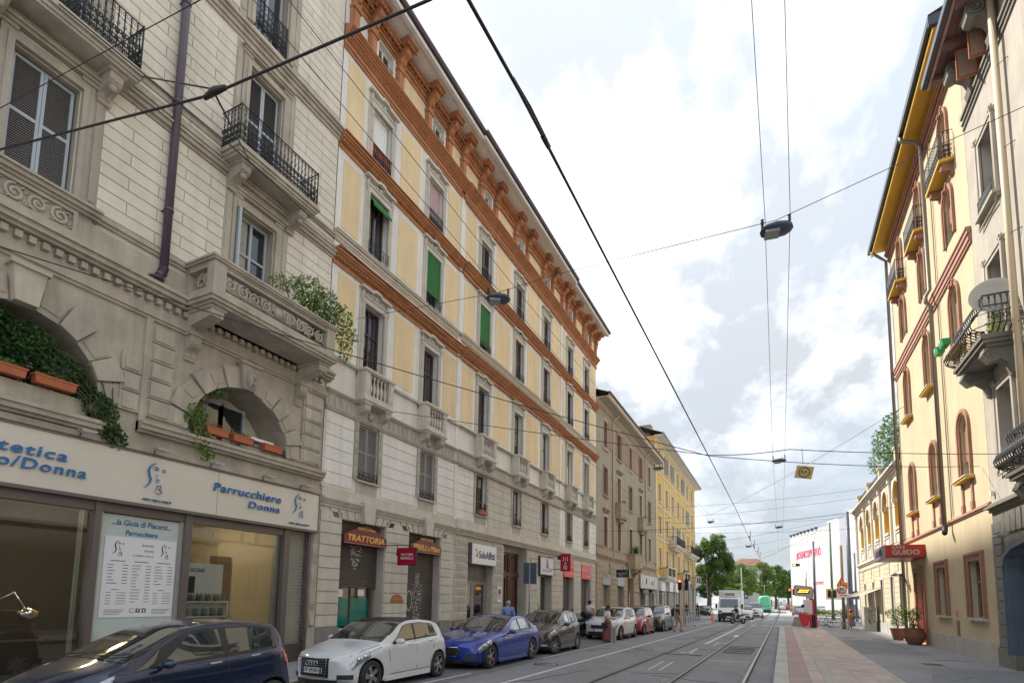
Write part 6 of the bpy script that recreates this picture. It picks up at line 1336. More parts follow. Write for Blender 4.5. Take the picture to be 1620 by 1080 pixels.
t = thing('floodlight', 'pale floodlight over the blue-grey shop entrance at the right edge', 'lamp', (5.95,20.4,3.95)); b = MB(); b.box(5.75,6.0,20.2,20.6,3.95,4.02); b.tube([(6.14,20.3,4.05),(5.9,20.4,4.02)], .02, 5); b.build('lamp_head', 'alul', t)
b = MB(); b.box(6.05,6.14,21.5,21.6,5.35,5.5); tag(b.build('camera_box', 'white'), 'tiny white box on the grey wall above the cornice beside the hotel', 'junction box')

# ================================================================ BUILDING G : low arcaded house
G0, G1 = 34.85, 53.5
bG = thing('arcaded_building', 'low cream building with yellow arches and a roof terrace beyond the hotel', 'building', (6.16, G0, .15))
GC = [36.35, 39.85, 43.4, 46.9, 50.4]
b = MB(); RF.wall(b, G0, G1, 5.0, 9.6, [(c-.85,c+.85,6.2,8.85,.85) for c in GC], 0, .35, 0, 1); b.build('wall', ['whG','ochre'], bG)
gw = [(35.85,36.8,.8,3.65),(38.6,39.4,.8,3.6),(42.1,42.9,.8,3.55),(45.6,46.4,.8,3.5),(49.6,50.4,.8,3.5)]
b = MB(); RF.wall(b, G0, G1, 0, 5.0, gw, 0, .3); b.build('wall', 'plG', bG)
b = MB(); b.box(6.5,14,G1-.2,G1,0,9.6); b.box(14,14.2,G0,G1,0,9.6); b.box(6.2,14,G0,G1,9.4,9.6); b.build('rear_wall', 'plG', bG)
b = MB(); RF.box(b, G0, G1, -.4, -.34, 5.5, 9.5); b.build('loggia_back', 'ochre', bG)
for c in GC:
    b = MB(); A = [(c-.85*cos(pi*i/12), 8.0+.85*sin(pi*i/12)) for i in range(13)]; B = [(c-1.05*cos(pi*i/12), 8.0+1.05*sin(pi*i/12)) for i in range(13)]
    for i in range(12): RF.poly(b, [A[i],A[i+1],B[i+1],B[i]], -.02, .08)
    for s in (-1, 1): RF.box(b, c+s*.95-.14, c+s*.95+.14, -.3, .1, 7.75, 8.0)
    RF.box(b, c-.85, c+.85, -.3, .1, 6.1, 6.25); RF.frame(b, c-.75, c+.75, 5.4, 5.95, .08, -.02, .05); b.build('arch_surround', 'whG', bG)
    b = MB(); sheetglass(b, RF, c-.35, c+.35, 6.2, 8.3, -.33); b.build('pane', 'pane', bG)
for a in [G0+.1]+[(x+y)/2-.15 for x, y in zip(GC, GC[1:])]+[G1-.5]:
    b = MB(); RF.box(b, a, a+.3, 0, .12, 5.1, 9.2); RF.box(b, a-.06, a+.36, 0, .17, 9.0, 9.2); b.build('pilaster', 'whG', bG)
b = MB(); RF.steps(b, G0, G1, 9.2, [(.1,.1),(.12,.2),(.08,.3),(.1,.4),(.06,.34)]); RF.steps(b, G0, G1, 4.9, [(.1,.08),(.1,.16),(.08,.1)]); RF.steps(b, G0, G1, 4.5, [(.06,.04),(.05,.07)]); b.build('cornice', 'whG', bG)
for a in (35.6, 41.0, 46.0, 51.2):
    b = MB(); RF.box(b, a, a+.45, -.35, .1, 9.66, 10.5); RF.box(b, a-.06, a+.51, -.4, .16, 10.5, 10.62); b.build('parapet_post', 'plG', bG)
railing(RF, bG, G0+.2, 52.5, .0, 9.66, 10.35, False, .22, 'plain', r=.02)
for a0, a1, z0, z1 in gw:
    b = MB(); RF.frame(b, a0, a1, z0, z1, .15, -.02, .05); o = b.build('window_surround', 'whG', bG); window(RF, bG, a0, a1, z0, z1, 'shutG', -.2)
for k in range(12):
    for a0, a1 in ((34.9,35.6),(37.0,38.3),(39.7,41.8),(43.2,45.3),(46.7,49.3),(50.7,53.4)): block('plaster_block', 'plG', 6.125, 6.165, a0, a1, .85+k*.3+.01, .85+(k+1)*.3-.01, bG)
for k in range(9): block('plinth_slab', 'marble', 6.10, 6.17, 34.9+k*2.05, 34.9+k*2.05+2.03, .13, .8, bG)
b = MB()
for a in (43.0, 46.5): b.add([(6.1,a,3.0),(6.1,a+2.6,3.0),(5.0,a+2.6,2.5),(5.0,a,2.5)], [(0,1,2,3)]); b.tube([(6.1,a,3.1),(4.7,a,2.45)], .025, 4); b.tube([(6.1,a+2.6,3.1),(4.7,a+2.6,2.45)], .025, 4)
t = b.build('awning', mat('thin_cream_canvas',(0.6,0.55,0.42),.7)); tag(t, 'pair of thin cream awnings folded out from the low arcaded building', 'awning')
rt = thing('roof_tree', 'green shrub growing on the roof terrace of the low arcaded building', 'tree', (7.2,42.5,9.66))
leafmass('crown', None, [(7.0,42.5,12.6,1.1,1.6,1.3),(6.7,44.5,11.6,.8,1.2,.9),(7.3,41.0,11.6,.9,1.2,1.0),(7.1,41.0,13.4,.8,.9,.8)], .1, 2600, rt, 33, 0, ['leaf2','leaf4'])
b = MB(); b.tube([(7.2,42.5,9.66),(7.15,42.4,10.8),(7.1,42.2,12.2)], [.1,.07,.03], 6); b.tube([(7.15,42.4,10.8),(6.9,43.8,11.5)], .04, 5); b.build('trunk', 'bark', rt)
# ================================================================ CARS
def lerp(a, b, t): return a+(b-a)*t
def pw(tab, s):
    if s <= tab[0][0]: return tab[0][1]
    for (a, va), (b_, vb) in zip(tab, tab[1:]):
        if s <= b_: return lerp(va, vb, (s-a)/(b_-a))
    return tab[-1][1]
def pws(tab, s, r=.07): return sum(pw(tab, s+r*k/3) for k in (-3,-2,-1,0,1,2,3))/7
def paintmat(name, col, metal=0.0, rough=.28):
    m = mat(name, col, rough, metal=metal, coat=1.0, spec=.5); M[name] = m; return name
WHEELS = {}
def wheel_mesh(r, w, style):
    key = (r, w, style)
    if key in WHEELS: return WHEELS[key]
    t = MB(); t.lathe([(r*.66,-w/2+.01),(r*.93,-w/2),(r,-w/2+.03),(r,w/2-.03),(r*.93,w/2),(r*.66,w/2-.005),(r*.62,w/2-.04),(r*.62,-w/2+.03)], (0,0,0), 32, 0, 'y', True, False)
    R = MB(); R.lathe([(r*.66,w/2-.008),(r*.69,w/2-.002),(r*.69,-w/2+.02),(r*.63,-w/2+.02),(r*.63,w/2-.03)], (0,0,0), 32, 0, 'y', True, False)
    R.lathe([(0,w/2-.02),(r*.12,w/2-.02),(r*.15,w/2-.05),(r*.15,0),(0,0)], (0,0,0), 16, 0, 'y'); R.lathe([(0,-w*.2),(r*.62,-w*.2)], (0,0,0), 20, 1, 'y', False, False); R.lathe([(0,w*.05),(r*.36,w*.05),(r*.36,-w*.1),(0,-w*.1)], (0,0,0), 20, 2, 'y')
    n = {'five':5,'multi':10,'hub':7,'twin':5}[style]
    for k in range(n):
        a = 2*pi*k/n; offs = (-.09,.09) if style == 'twin' else (0,)
        for of in offs:
            hw0, hw1 = (r*.11, r*.15) if style == 'five' else (r*.05, r*.055) if style == 'multi' else (r*.09,r*.14) if style == 'hub' else (r*.05,r*.06)
            a1 = a+of*1.6
            p = [(r*.1, -hw0),(r*.66,-hw1),(r*.66,hw1),(r*.1,hw0)]
            R.prism(p, lambda q, y: ((q[0]*cos(a1)-q[1]*sin(a1)), y, (q[0]*sin(a1)+q[1]*cos(a1))), w/2-.055, w/2-.022, 0)
    WHEELS[key] = (t.mesh('tyre', ['rubber']), R.mesh('rim', ['alloy','black','steel'])); return WHEELS[key]
CARLIB = {}
def car_meshes(kind, P, paint):
    L_, W_, H_ = P['L'], P['W']/2, P['H']; top = P['top']; belt = P['belt']; zl = P.get('clear', .2); cr = .035
    def width(s): return W_*pws([(0,.80),(.12,.90),(.5,.972),(1.0,1.0),(L_-1.0,1.0),(L_-.4,.965),(L_-.1,.90),(L_,.82)], s, .1)
    def zlow(s): return pws([(0,zl+.12),(.15,zl+.02),(.6,zl),(L_-.6,zl),(L_-.15,zl+.06),(L_,zl+.2)], s, .06)
    def ctrl(s):
        w = width(s); zt = pws(top, s); zb = min(pws(belt, s), zt-.035); z0 = zlow(s); h = zt-zb
        yr = w*.96-max(.11, P.get('tumble',.40)*h); 
        return [(0,z0),(w*.55,z0),(w*.90,z0),(w*.975,z0+.06),(w,lerp(z0,zb,.42)),(w*.992,lerp(z0,zb,.70)),(w*.985,lerp(z0,zb,.88)),(w*.955,zb),(w*.925,zb+.02*min(1,h*4)),(yr+.028,zt-.065 if h > .2 else zt-.03),(yr-.01,zt-.012),(yr*.75,zt-.012+cr*.45),(yr*.4,zt-.012+cr*.85),(0,zt-.012+cr)]
    def bowx(s, y, w):
        f = (abs(y)/w)**2.2 if w else 0
        return -P.get('bowf',.26)*f*max(0,1-s/(L_*.42))**1.3+P.get('bowr',.18)*f*max(0,1-(L_-s)/(L_*.35))**1.3
    def S(s, k, sg=1, off=0.0):
        def raw(s, k):
            c = ctrl(s); i = min(int(k), len(c)-2); t = k-i
            p0, p1, p2, p3 = c[max(i-1,0)], c[i], c[i+1], c[min(i+2,len(c)-1)]
            f = lambda a, b_, c_, d: .5*((2*b_)+(-a+c_)*t+(2*a-5*b_+4*c_-d)*t*t+(-a+3*b_-3*c_+d)*t*t*t)
            if i in (8,): y, z = lerp(p1[0],p2[0],t), lerp(p1[1],p2[1],t)
            else: y, z = f(p0[0],p1[0],p2[0],p3[0]), f(p0[1],p1[1],p2[1],p3[1])
            y = max(y, 0)
            return Vector((L_/2-s+bowx(s, y, width(s)), y, z))
        p = raw(s, k)
        if off:
            e = .01; a = raw(s+e, k)-raw(s-e, k); b_ = raw(s, min(k+e,12.99))-raw(s, max(k-e,0)); n = a.cross(b_); n.normalize()
            if n.y < 0 and k < 9.5 or (k >= 9.5 and n.z < 0): n = -n
            p = p+n*off
        return (p.x, p.y*sg, p.z)
    b = MB(); ks = []
    for i in range(13): ks += [i+j/3 for j in range(3)] if i not in (0,1) else [i]
    ks.append(12.9999); n_s = int(L_/.075); ss = [L_*i/n_s for i in range(n_s+1)]; ss[0] = 0.0; ss = [0,.02,.05]+ss[1:-1]+[L_-.05,L_-.02,L_]
    ss = sorted(set(ss)); rings = []
    for s in ss:
        half = [S(s, k) for k in ks]; half[0] = (half[0][0],0,half[0][2]); half[-1] = (half[-1][0],0,half[-1][2])
        rings.append(half+[(x,-y,z) for x, y, z in half[1:-1]][::-1])
    b.loft(rings, 0, True, False)
    n = len(ks)
    for s, rg, flip in ((0, rings[0], 1), (L_, rings[-1], 0)):
        base = len(b.v); cols = [-1,-.8,-.55,-.25,0,.25,.55,.8,1]; w = width(s); m = len(cols)
        for i in range(n):
            y0, z = rg[i][1], rg[i][2]
            for c in cols:
                y = c*y0; b.v.append((L_/2-s+bowx(s, y, w), y, z))
        for i in range(n-1):
            for j in range(m-1):
                q = [base+i*m+j, base+i*m+j+1, base+(i+1)*m+j+1, base+(i+1)*m+j]; b.face(q if flip else q[::-1], 0, True)
    me = b.mesh('body', [paint, 'black'])
    import bmesh
    bm = bmesh.new(); bm.from_mesh(me); bmesh.ops.remove_doubles(bm, verts=bm.verts, dist=.0006); bmesh.ops.dissolve_degenerate(bm, edges=bm.edges, dist=.0004); bmesh.ops.recalc_face_normals(bm, faces=bm.faces); bm.to_mesh(me); bm.free()
    # wheel wells
    xf = L_/2-P['fo']; xr = xf-P['wb']; wr = P['wr']
    cb = MB()
    for x in (xf, xr):
        for sg in (-1, 1):
            y0, y1 = sorted((sg*(W_-.27), sg*(W_+.2))); cb.lathe([(0,y0),(wr+.045,y0),(wr+.045,y1),(0,y1)], (x,0,wr+.01), 28, 0, 'y', False)
    cme = cb.mesh('cut', ['black']); bm = bmesh.new(); bm.from_mesh(cme); bmesh.ops.remove_doubles(bm, verts=bm.verts, dist=.0005); bmesh.ops.recalc_face_normals(bm, faces=bm.faces); bm.to_mesh(cme); bm.free()
    o1 = bpy.data.objects.new('tmp1', me); o2 = bpy.data.objects.new('tmp2', cme); C.objects.link(o1); C.objects.link(o2)
    md = o1.modifiers.new('b', 'BOOLEAN'); md.object = o2; md.operation = 'DIFFERENCE'; md.solver = 'EXACT'
    try: md.material_mode = 'TRANSFER'
    except Exception: pass
    dg = bpy.context.evaluated_depsgraph_get(); new = bpy.data.meshes.new_from_object(o1.evaluated_get(dg)); bpy.data.objects.remove(o1); bpy.data.objects.remove(o2); new.name = 'body'
    if len(new.polygons) < 500: new = me
    parts = [('body', new, None)]
    def patch(name, corners, m, sides=(1,-1), off=.004, nu=12, nv=5):
        """corners in (s,k): bottom-front, bottom-rear, top-rear, top-front"""
        out_ = []
        for sg in sides:
            pb = MB(); g = []
            for j in range(nv+1):
                for i in range(nu+1):
                    u, v = i/nu, j/nv; (a, ka), (b2, kb), (c, kc), (d, kd) = corners
                    g.append(S(lerp(lerp(a,b2,u), lerp(d,c,u), v), lerp(lerp(ka,kb,u), lerp(kd,kc,u), v), sg, off))
            pb.v = g
            for j in range(nv):
                for i in range(nu): q = [j*(nu+1)+i, j*(nu+1)+i+1, (j+1)*(nu+1)+i+1, (j+1)*(nu+1)+i]; pb.face(q if sg > 0 else q[::-1], 0, True)
            out_.append((name, pb.mesh(name, [m]), sg))
        return out_
    K0, K1 = 8.12, 8.93
    g_ = P['glass']; parts += patch('window_trim', ((g_[0][1]-.05,8.02),(g_[-1][2]+.05,8.02),(g_[-1][3]+.04,8.97),(g_[0][4]-.04 if g_[0][4] > g_[0][1] else g_[0][4],8.97)), 'black', off=.0022, nu=22)
    for nm, s0, s1, s2, s3 in P['glass']:      # bottom front, bottom rear, top rear, top front
        parts += patch('side_window', ((s0,K0),(s1,K0),(s2,K1),(s3,K1)), 'carglass')
    def lid(name, sa, sb, m, inset=.05, off=.006, k0=10.0):
        pb = MB(); rows, cols = 10, 14
        for j in range(rows+1):
            s = lerp(sa, sb, j/rows)
            for i in range(cols+1):
                f = -1+2*i/cols; k = 12.999-(12.999-k0)*abs(f)**1.0; pb.v.append(S(s, min(k, 12.99), 1 if f >= 0 else -1, off))
        for j in range(rows):
            for i in range(cols): pb.face([j*(cols+1)+i, j*(cols+1)+i+1, (j+1)*(cols+1)+i+1, (j+1)*(cols+1)+i], 0, True)
        return (name, pb.mesh(name, [m]), 0)
    parts.append(lid('windscreen', P['ws'][0]+.03, P['ws'][1]-.03, 'carglass', k0=9.6)); parts.append(lid('rear_window', P['rw'][0]+.03, P['rw'][1]-.03, 'carglass', k0=9.8))
    if P.get('darkroof'): parts.append(lid('roof_panel', P['ws'][1]-.01, P['rw'][0]+.02, 'black', k0=9.9))
    # seams
    for pts in P.get('seams', []):
        for sg in (1, -1):
            pb = MB(); pb.tube([S(s, k, sg, .001) for s, k in pts], .0065, 4); parts.append(('door_seam', pb.mesh('door_seam', ['black']), sg))
    for s, k in P.get('handles', []):
        for sg in (1, -1):
            pb = MB(); a = Vector(S(s, k, sg, .012)); c = Vector(S(s+.16, k, sg, .012)); pb.tube([a-Vector((0,.012*sg,0)), a, c, c-Vector((0,.012*sg,0))], .015, 6); parts.append(('door_handle', pb.mesh('door_handle', [P.get('hm', 'alul' if paint != c_white else paint)]), sg))
    hl = P['head']
    parts += patch('headlight', hl, 'lampglass', off=.008, nu=8, nv=5)
    (a, ka), (b2, kb), (c, kc), (d, kd) = hl
    for q in (.35, .7):
        for sg in (1, -1):
            pb = MB(); s_ = lerp(a, b2, q); pos = S(s_, (ka+kc)/2, sg, -.0); pb.lathe([(0,.045),(.035,.04),(.05,.01),(.05,-.02)], (pos[0]+.0, pos[1], pos[2]), 12, 0, 'x'); parts.append(('headlight_lens', pb.mesh('headlight_lens', ['chrome']), sg))
    parts += patch('tail_light', P['tail'], 'tailred', off=.008, nu=5, nv=5)
    for nm, y0, y1, z0, z1, off, m in P['front']:
        pb = MB(); n_ = 12; w = width(0); zz = (z0+z1)/2
        for i in range(n_):
            ya, yb = lerp(y0,y1,i/n_), lerp(y0,y1,(i+1)/n_); xa, xb = (L_/2+off+bowx(0,ya,w), L_/2+off+bowx(0,yb,w))
            pb.add([(xa,ya,z0),(xb,yb,z0),(xb,yb,z1),(xa,ya,z1),(xa-.05,ya,z0),(xb-.05,yb,z0),(xb-.05,yb,z1),(xa-.05,ya,z1)], [(0,1,2,3),(3,2,6,7),(4,5,1,0),(0,3,7,4),(1,5,6,2)])
        parts.append((nm, pb.mesh(nm, [m]), 0))
    for sg in (1, -1):
        s_, k_ = P['mirror']; p = Vector(S(s_, k_, sg)); pb = MB()
        pb.tube([p, p+Vector((0,sg*.09,.03))], [.03,.02], 6, 1); c = p+Vector((-.0,sg*.17,.06))
        rg = []
        for t in (-1,-.7,-.3,.2,.6,.9,1.0):
            q = sqrt(max(0,1-t*t))*.9+.1*(abs(t) < 1); rg.append([(c.x+.07*q*cos(a2)*1.0, c.y+sg*.115*t, c.z+.065*q*sin(a2)) for a2 in [2*pi*i/12 for i in range(12)]])
        pb.loft(rg, 0, True); parts.append(('wing_mirror', pb.mesh('wing_mirror', [P.get('mirm', paint), 'black']), sg))
    for sg in (1,-1):
        pb = MB(); x0 = xf-wr-.1; x1 = xr+wr+.1; pb.box(x1,x0,sg*(W_-.03)-.035,sg*(W_-.03)+.035,zl-.01,zl+.07); parts.append(('sill', pb.mesh('sill', ['black' if P.get('darksill') else paint]), sg))
    pb = MB(); pb.box(-L_/2+.3,L_/2-.3,-W_+.2,W_-.2,zl-.03,zl+.05); parts.append(('underbody', pb.mesh('underbody', ['black']), 0))
    pb = MB(); pb.box(-L_/2-.02, -L_/2+.1, -.45, .45, zl+.05, zl+.2); parts.append(('rear_bumper', pb.mesh('rear_bumper', ['black']), 0))
    if P.get('rails'):
        for sg in (1,-1): pb = MB(); pb.tube([S(s, 9.7, sg, .03) for s in (P['ws'][1]+.1, P['ws'][1]+.5, P['rw'][0]-.5, P['rw'][0]-.05)], .016, 6); parts.append(('roof_rail', pb.mesh('roof_rail', ['alloy']), sg))
    if P.get('wiper', True):
        pb = MB(); s_ = P['ws'][0]+.06
        for f, e in ((.25,.85),(-.45,.15)):
            a = Vector(S(s_, 12.99-3.2*abs(f), 1 if f > 0 else -1, .03)); c = Vector(S(s_+.14, 12.99-3.2*abs(e), 1 if e > 0 else -1, .025)); pb.tube([a, c], .008, 4)
        parts.append(('wiper', pb.mesh('wiper', ['black']), 0))
    return parts, (xf, xr, wr, W_)
M['carglass'] = mat('car_glass', (0.02,0.03,0.028), .015, spec=1.0, coat=1.0); M['lampglass'] = mat('headlight_glass', (0.36,0.39,0.42), .08, metal=.55, coat=1.0, var=.2, vs=22); M['tailred'] = mat('tail_light_red', (0.55,0.01,0.015), .15, coat=1.0); M['plate'] = mat('number_plate', (0.7,0.7,0.7), .4)
def build_car(kind, P, paint, label, pos, rz, cat='car', group='cars parked in a row along the left kerb', steer=0, wheel='five'):
    key = (kind, paint)
    if key not in CARLIB: CARLIB[key] = car_meshes(kind, P, paint)
    parts, (xf, xr, wr, W_) = CARLIB[key]
    t = thing('parked_car' if 'parked' in group else 'car', label, cat, pos, group, rz)
    par = {}
    for nm, me, sg in parts:
        if nm == 'headlight_lens': o = bpy.data.objects.new(nm, me); C.objects.link(o); o.parent = par[('headlight', sg)]; continue
        o = bpy.data.objects.new(nm, me); C.objects.link(o); o.parent = t; par.setdefault((nm, sg), o)
    ty, ri = wheel_mesh(wr, .21, wheel)
    for x in (xf, xr):
        for sg in (1, -1):
            w = bpy.data.objects.new('wheel', None); w.empty_display_size = .1; C.objects.link(w); w.parent = t; w.location = (x, sg*(W_-.115), wr); w.rotation_euler = (0, 0, (0 if sg > 0 else pi)+(steer if x == xf else 0))
            for nm, me in (('tyre', ty), ('rim', ri)): o = bpy.data.objects.new(nm, me); C.objects.link(o); o.parent = w
    return t
def localtext(body, t, x, y, z, w, h, m, name='lettering', **kw):
    me = text_mesh(body, ext=.003, width=w, height=h, **kw); me.materials.append(M[m]); me.transform(Matrix(((0,0,1),(1,0,0),(0,1,0))).to_4x4()); o = bpy.data.objects.new(name, me); C.objects.link(o); o.parent = t; o.location = (x, y, z)
def plate(t, x, z, s=None, w=.5):
    b = MB(); b.box(x-.01, x+.006, -w/2, w/2, z-.055, z+.055); p = lpart(b, 'number_plate', 'plate', t); [(lambda b, y0: (b.box(x+.006,x+.008,y0,y0+.045,z-.055,z+.055), lpart(b, 'plate_band', 'blue', p)))(MB(), y0) for y0 in (-w/2, w/2-.045)]
    if s: localtext(s, p, x+.006, 0, z, w*.75, .075, 'ink', bold=.01)
HW = pi  # cars face the camera: local +x -> world -Y
RZ = -pi/2
def seam(*p): return list(p)
A1P = dict(L=3.95,W=1.74,H=1.42,wb=2.469,fo=.80,wr=.31,clear=.17,top=[(0,.60),(.03,.70),(.12,.77),(.5,.86),(1.0,.94),(1.12,.97),(1.85,1.34),(2.15,1.405),(2.6,1.425),(3.1,1.38),(3.4,1.31),(3.72,1.02),(3.86,.92),(3.92,.75),(3.95,.55)],
 belt=[(0,.50),(.2,.68),(.7,.80),(1.15,.89),(2.4,.94),(3.4,.99),(3.75,.93),(3.95,.5)], ws=(1.10,1.98), rw=(3.38,3.74), glass=[('f',1.45,2.28,2.28,1.98),('r',2.36,3.05,3.0,2.36),('q',3.08,3.28,3.10,3.04)], darkroof=True,
 seams=[[(1.32,4.4),(1.28,6),(1.30,7.6)],[(2.32,3.4),(2.32,6),(2.32,8.1)],[(3.05,5.0),(3.16,6.4),(3.22,7.9)],[(.62,7.2),(1.0,7.3),(2.3,7.3),(3.5,7.3)],[(1.35,3.3),(2.3,3.3),(2.9,3.3)],[(.15,8.9),(.5,9.0),(1.05,8.9)]], handles=[(2.0,6.3),(2.85,6.4)], mirror=(1.52,7.9),
 head=((.06,5.0),(.60,5.9),(.66,8.3),(.07,7.9)), tail=((3.72,6.2),(3.88,6.2),(3.84,7.7),(3.62,7.7)),
 front=[('grille',-.36,.36,.32,.70,.012,'black'),('lower_grille',-.5,.5,.20,.27,.01,'black'),('fog_lamp',.52,.76,.29,.38,.008,'black'),('fog_lamp',-.76,-.52,.29,.38,.008,'black')]+[('grille_bar',-.33,.33,z,z+.008,.02,'steel') for z in (.40,.45,.50,.55,.60,.65)])
YAP = dict(L=3.75,W=1.69,H=1.53,wb=2.46,fo=.70,wr=.295,clear=.18,top=[(0,.62),(.03,.72),(.12,.82),(.45,.95),(.75,1.03),(.86,1.06),(1.75,1.45),(2.1,1.515),(2.6,1.53),(3.1,1.49),(3.38,1.42),(3.58,1.1),(3.68,.98),(3.73,.8),(3.75,.55)],
 belt=[(0,.52),(.2,.72),(.7,.88),(1.2,.94),(2.4,1.0),(3.3,1.07),(3.6,1.0),(3.75,.5)], ws=(.84,1.88), rw=(3.36,3.6), glass=[('t',.98,1.22,1.36,1.34),('f',1.30,2.28,2.24,1.80),('r',2.38,2.92,2.90,2.36),('q',2.97,3.28,3.08,2.95)],
 seams=[[(1.22,4.4),(1.18,6),(1.22,7.6)],[(2.33,3.4),(2.33,6),(2.33,8.1)],[(2.9,5.0),(3.06,6.4),(3.14,7.9)],[(1.28,3.3),(2.3,3.3),(2.8,3.3)],[(.3,9.0),(.6,9.1),(.85,9.0)]], handles=[(2.05,6.6),(2.75,6.7)], mirror=(1.34,8.0), rails=False,
 head=((.08,5.0),(.62,5.9),(.74,8.3),(.12,7.9)), tail=((3.52,5.6),(3.66,5.6),(3.58,8.1),(3.42,8.1)),
 front=[('grille',-.42,.42,.55,.66,.012,'black'),('lower_grille',-.55,.55,.24,.42,.01,'black')])
XEP = dict(L=4.67,W=1.87,H=1.416,wb=2.835,fo=.80,wr=.335,clear=.15,top=[(0,.56),(.03,.66),(.12,.73),(.6,.84),(1.3,.93),(1.5,.96),(2.35,1.33),(2.7,1.40),(3.0,1.415),(3.3,1.38),(4.0,1.12),(4.12,1.09),(4.5,1.06),(4.6,.98),(4.65,.8),(4.67,.55)],
 belt=[(0,.48),(.2,.64),(.8,.79),(1.6,.88),(2.8,.93),(3.9,.98),(4.4,.95),(4.67,.5)], ws=(1.50,2.48), rw=(3.22,4.02), glass=[('f',1.88,2.75,2.72,2.40),('r',2.84,3.5,3.35,2.82),('q',3.54,3.82,3.55,3.42)],
 seams=[[(1.62,4.4),(1.55,6),(1.62,7.6)],[(2.79,3.4),(2.79,6),(2.79,8.1)],[(3.45,5.0),(3.58,6.4),(3.75,7.9)],[(.9,7.0),(1.7,7.0),(2.8,6.9),(3.9,7.1)],[(1.65,3.3),(2.8,3.3),(3.3,3.3)],[(.12,9.0),(.7,9.2),(1.45,9.0)]], handles=[(2.5,6.4),(3.35,6.5)], mirror=(1.90,7.9), tumble=.46,
 head=((.06,5.0),(.70,5.9),(.72,8.3),(.08,7.9)), tail=((4.35,6.4),(4.62,6.4),(4.58,7.5),(4.3,7.5)),
 front=[('grille',-.30,.30,.36,.60,.014,'black'),('intake',.45,.78,.36,.42,.012,'black'),('intake',.45,.78,.24,.33,.012,'black'),('intake',-.78,-.45,.36,.42,.012,'black'),('intake',-.78,-.45,.24,.33,.012,'black'),('lower_grille',-.4,.4,.18,.3,.01,'black')])
YPP = dict(L=3.84,W=1.68,H=1.52,wb=2.39,fo=.76,wr=.30,clear=.17,top=[(0,.60),(.03,.72),(.12,.80),(.55,.93),(1.0,1.02),(1.1,1.05),(1.85,1.43),(2.15,1.50),(2.5,1.52),(3.0,1.46),(3.35,1.37),(3.62,1.08),(3.76,.96),(3.82,.75),(3.84,.55)],
 belt=[(0,.50),(.2,.72),(.7,.86),(1.2,.93),(2.4,.99),(3.3,1.08),(3.65,1.0),(3.84,.5)], ws=(1.08,1.98), rw=(3.34,3.62), glass=[('f',1.42,2.30,2.26,1.95),('r',2.38,3.05,2.85,2.36)], wiper=True,
 seams=[[(1.30,4.4),(1.26,6),(1.3,7.6)],[(2.34,3.4),(2.34,6),(2.34,8.1)],[(2.95,5.0),(3.08,6.4),(3.14,7.9)],[(.7,7.1),(2.3,7.1),(3.4,7.4)]], handles=[(2.05,6.6)], mirror=(1.48,8.0), mirm='black',
 head=((.08,5.0),(.62,5.9),(.70,8.3),(.12,7.9)), tail=((3.5,6.0),(3.72,6.0),(3.66,8.0),(3.45,8.2)), front=[('grille',-.25,.25,.38,.66,.012,'chrome'),('lower_grille',-.5,.5,.22,.32,.01,'black'),('fog_lamp',.5,.7,.3,.36,.012,'chrome'),('fog_lamp',-.7,-.5,.3,.36,.012,'chrome')])
SXP = dict(L=4.3,W=1.785,H=1.59,wb=2.6,fo=.86,wr=.335,clear=.2,top=[(0,.66),(.03,.78),(.12,.88),(.6,.98),(1.1,1.06),(1.2,1.08),(2.0,1.49),(2.3,1.56),(2.8,1.58),(3.5,1.52),(3.85,1.44),(4.1,1.15),(4.22,1.0),(4.28,.8),(4.3,.6)],
 belt=[(0,.56),(.2,.78),(.8,.92),(1.3,.98),(2.6,1.03),(3.7,1.1),(4.1,1.0),(4.3,.6)], ws=(1.18,2.12), rw=(3.8,4.08), glass=[('f',1.52,2.5,2.46,2.08),('r',2.6,3.35,3.3,2.58),('q',3.4,3.72,3.45,3.38)], darksill=True, rails=True,
 seams=[[(1.42,4.4),(1.4,6),(1.42,7.6)],[(2.55,3.4),(2.55,6),(2.55,8.1)],[(3.3,5.0),(3.46,6.4),(3.5,7.9)]], handles=[(2.25,6.6),(3.15,6.7)], mirror=(1.58,8.0),
 head=((.08,5.0),(.50,5.9),(.55,8.3),(.12,7.9)), tail=((3.95,6.0),(4.2,6.0),(4.14,7.8),(3.9,7.8)), front=[('grille',-.42,.42,.55,.72,.012,'black'),('lower_grille',-.6,.6,.24,.40,.012,'black')])
PNP = dict(L=3.65,W=1.66,H=1.56,wb=2.3,fo=.74,wr=.29,clear=.18,top=[(0,.62),(.03,.74),(.12,.84),(.5,.98),(.75,1.04),(.84,1.06),(1.5,1.47),(1.8,1.54),(2.4,1.56),(3.1,1.53),(3.35,1.48),(3.52,1.1),(3.6,.95),(3.64,.8),(3.65,.55)],
 belt=[(0,.54),(.2,.76),(.6,.92),(1.1,.97),(2.2,1.0),(3.2,1.05),(3.5,1.0),(3.65,.5)], ws=(.82,1.62), rw=(3.32,3.52), glass=[('f',1.15,2.1,2.06,1.6),('r',2.18,2.85,2.8,2.16),('q',2.9,3.2,3.1,2.88)],
 seams=[[(1.12,4.4),(1.1,6),(1.12,7.6)],[(2.14,3.4),(2.14,6),(2.14,8.1)],[(2.8,5.0),(2.95,6.4),(3.0,7.9)]], handles=[(1.85,6.6),(2.7,6.7)], mirror=(1.2,8.0), mirm='black', head=((.08,5.0),(.44,5.9),(.48,8.3),(.12,7.9)), tail=((3.38,6.0),(3.56,6.0),(3.5,8.3),(3.34,8.3)), front=[('grille',-.4,.4,.55,.62,.012,'black'),('lower_grille',-.5,.5,.24,.4,.01,'black')])
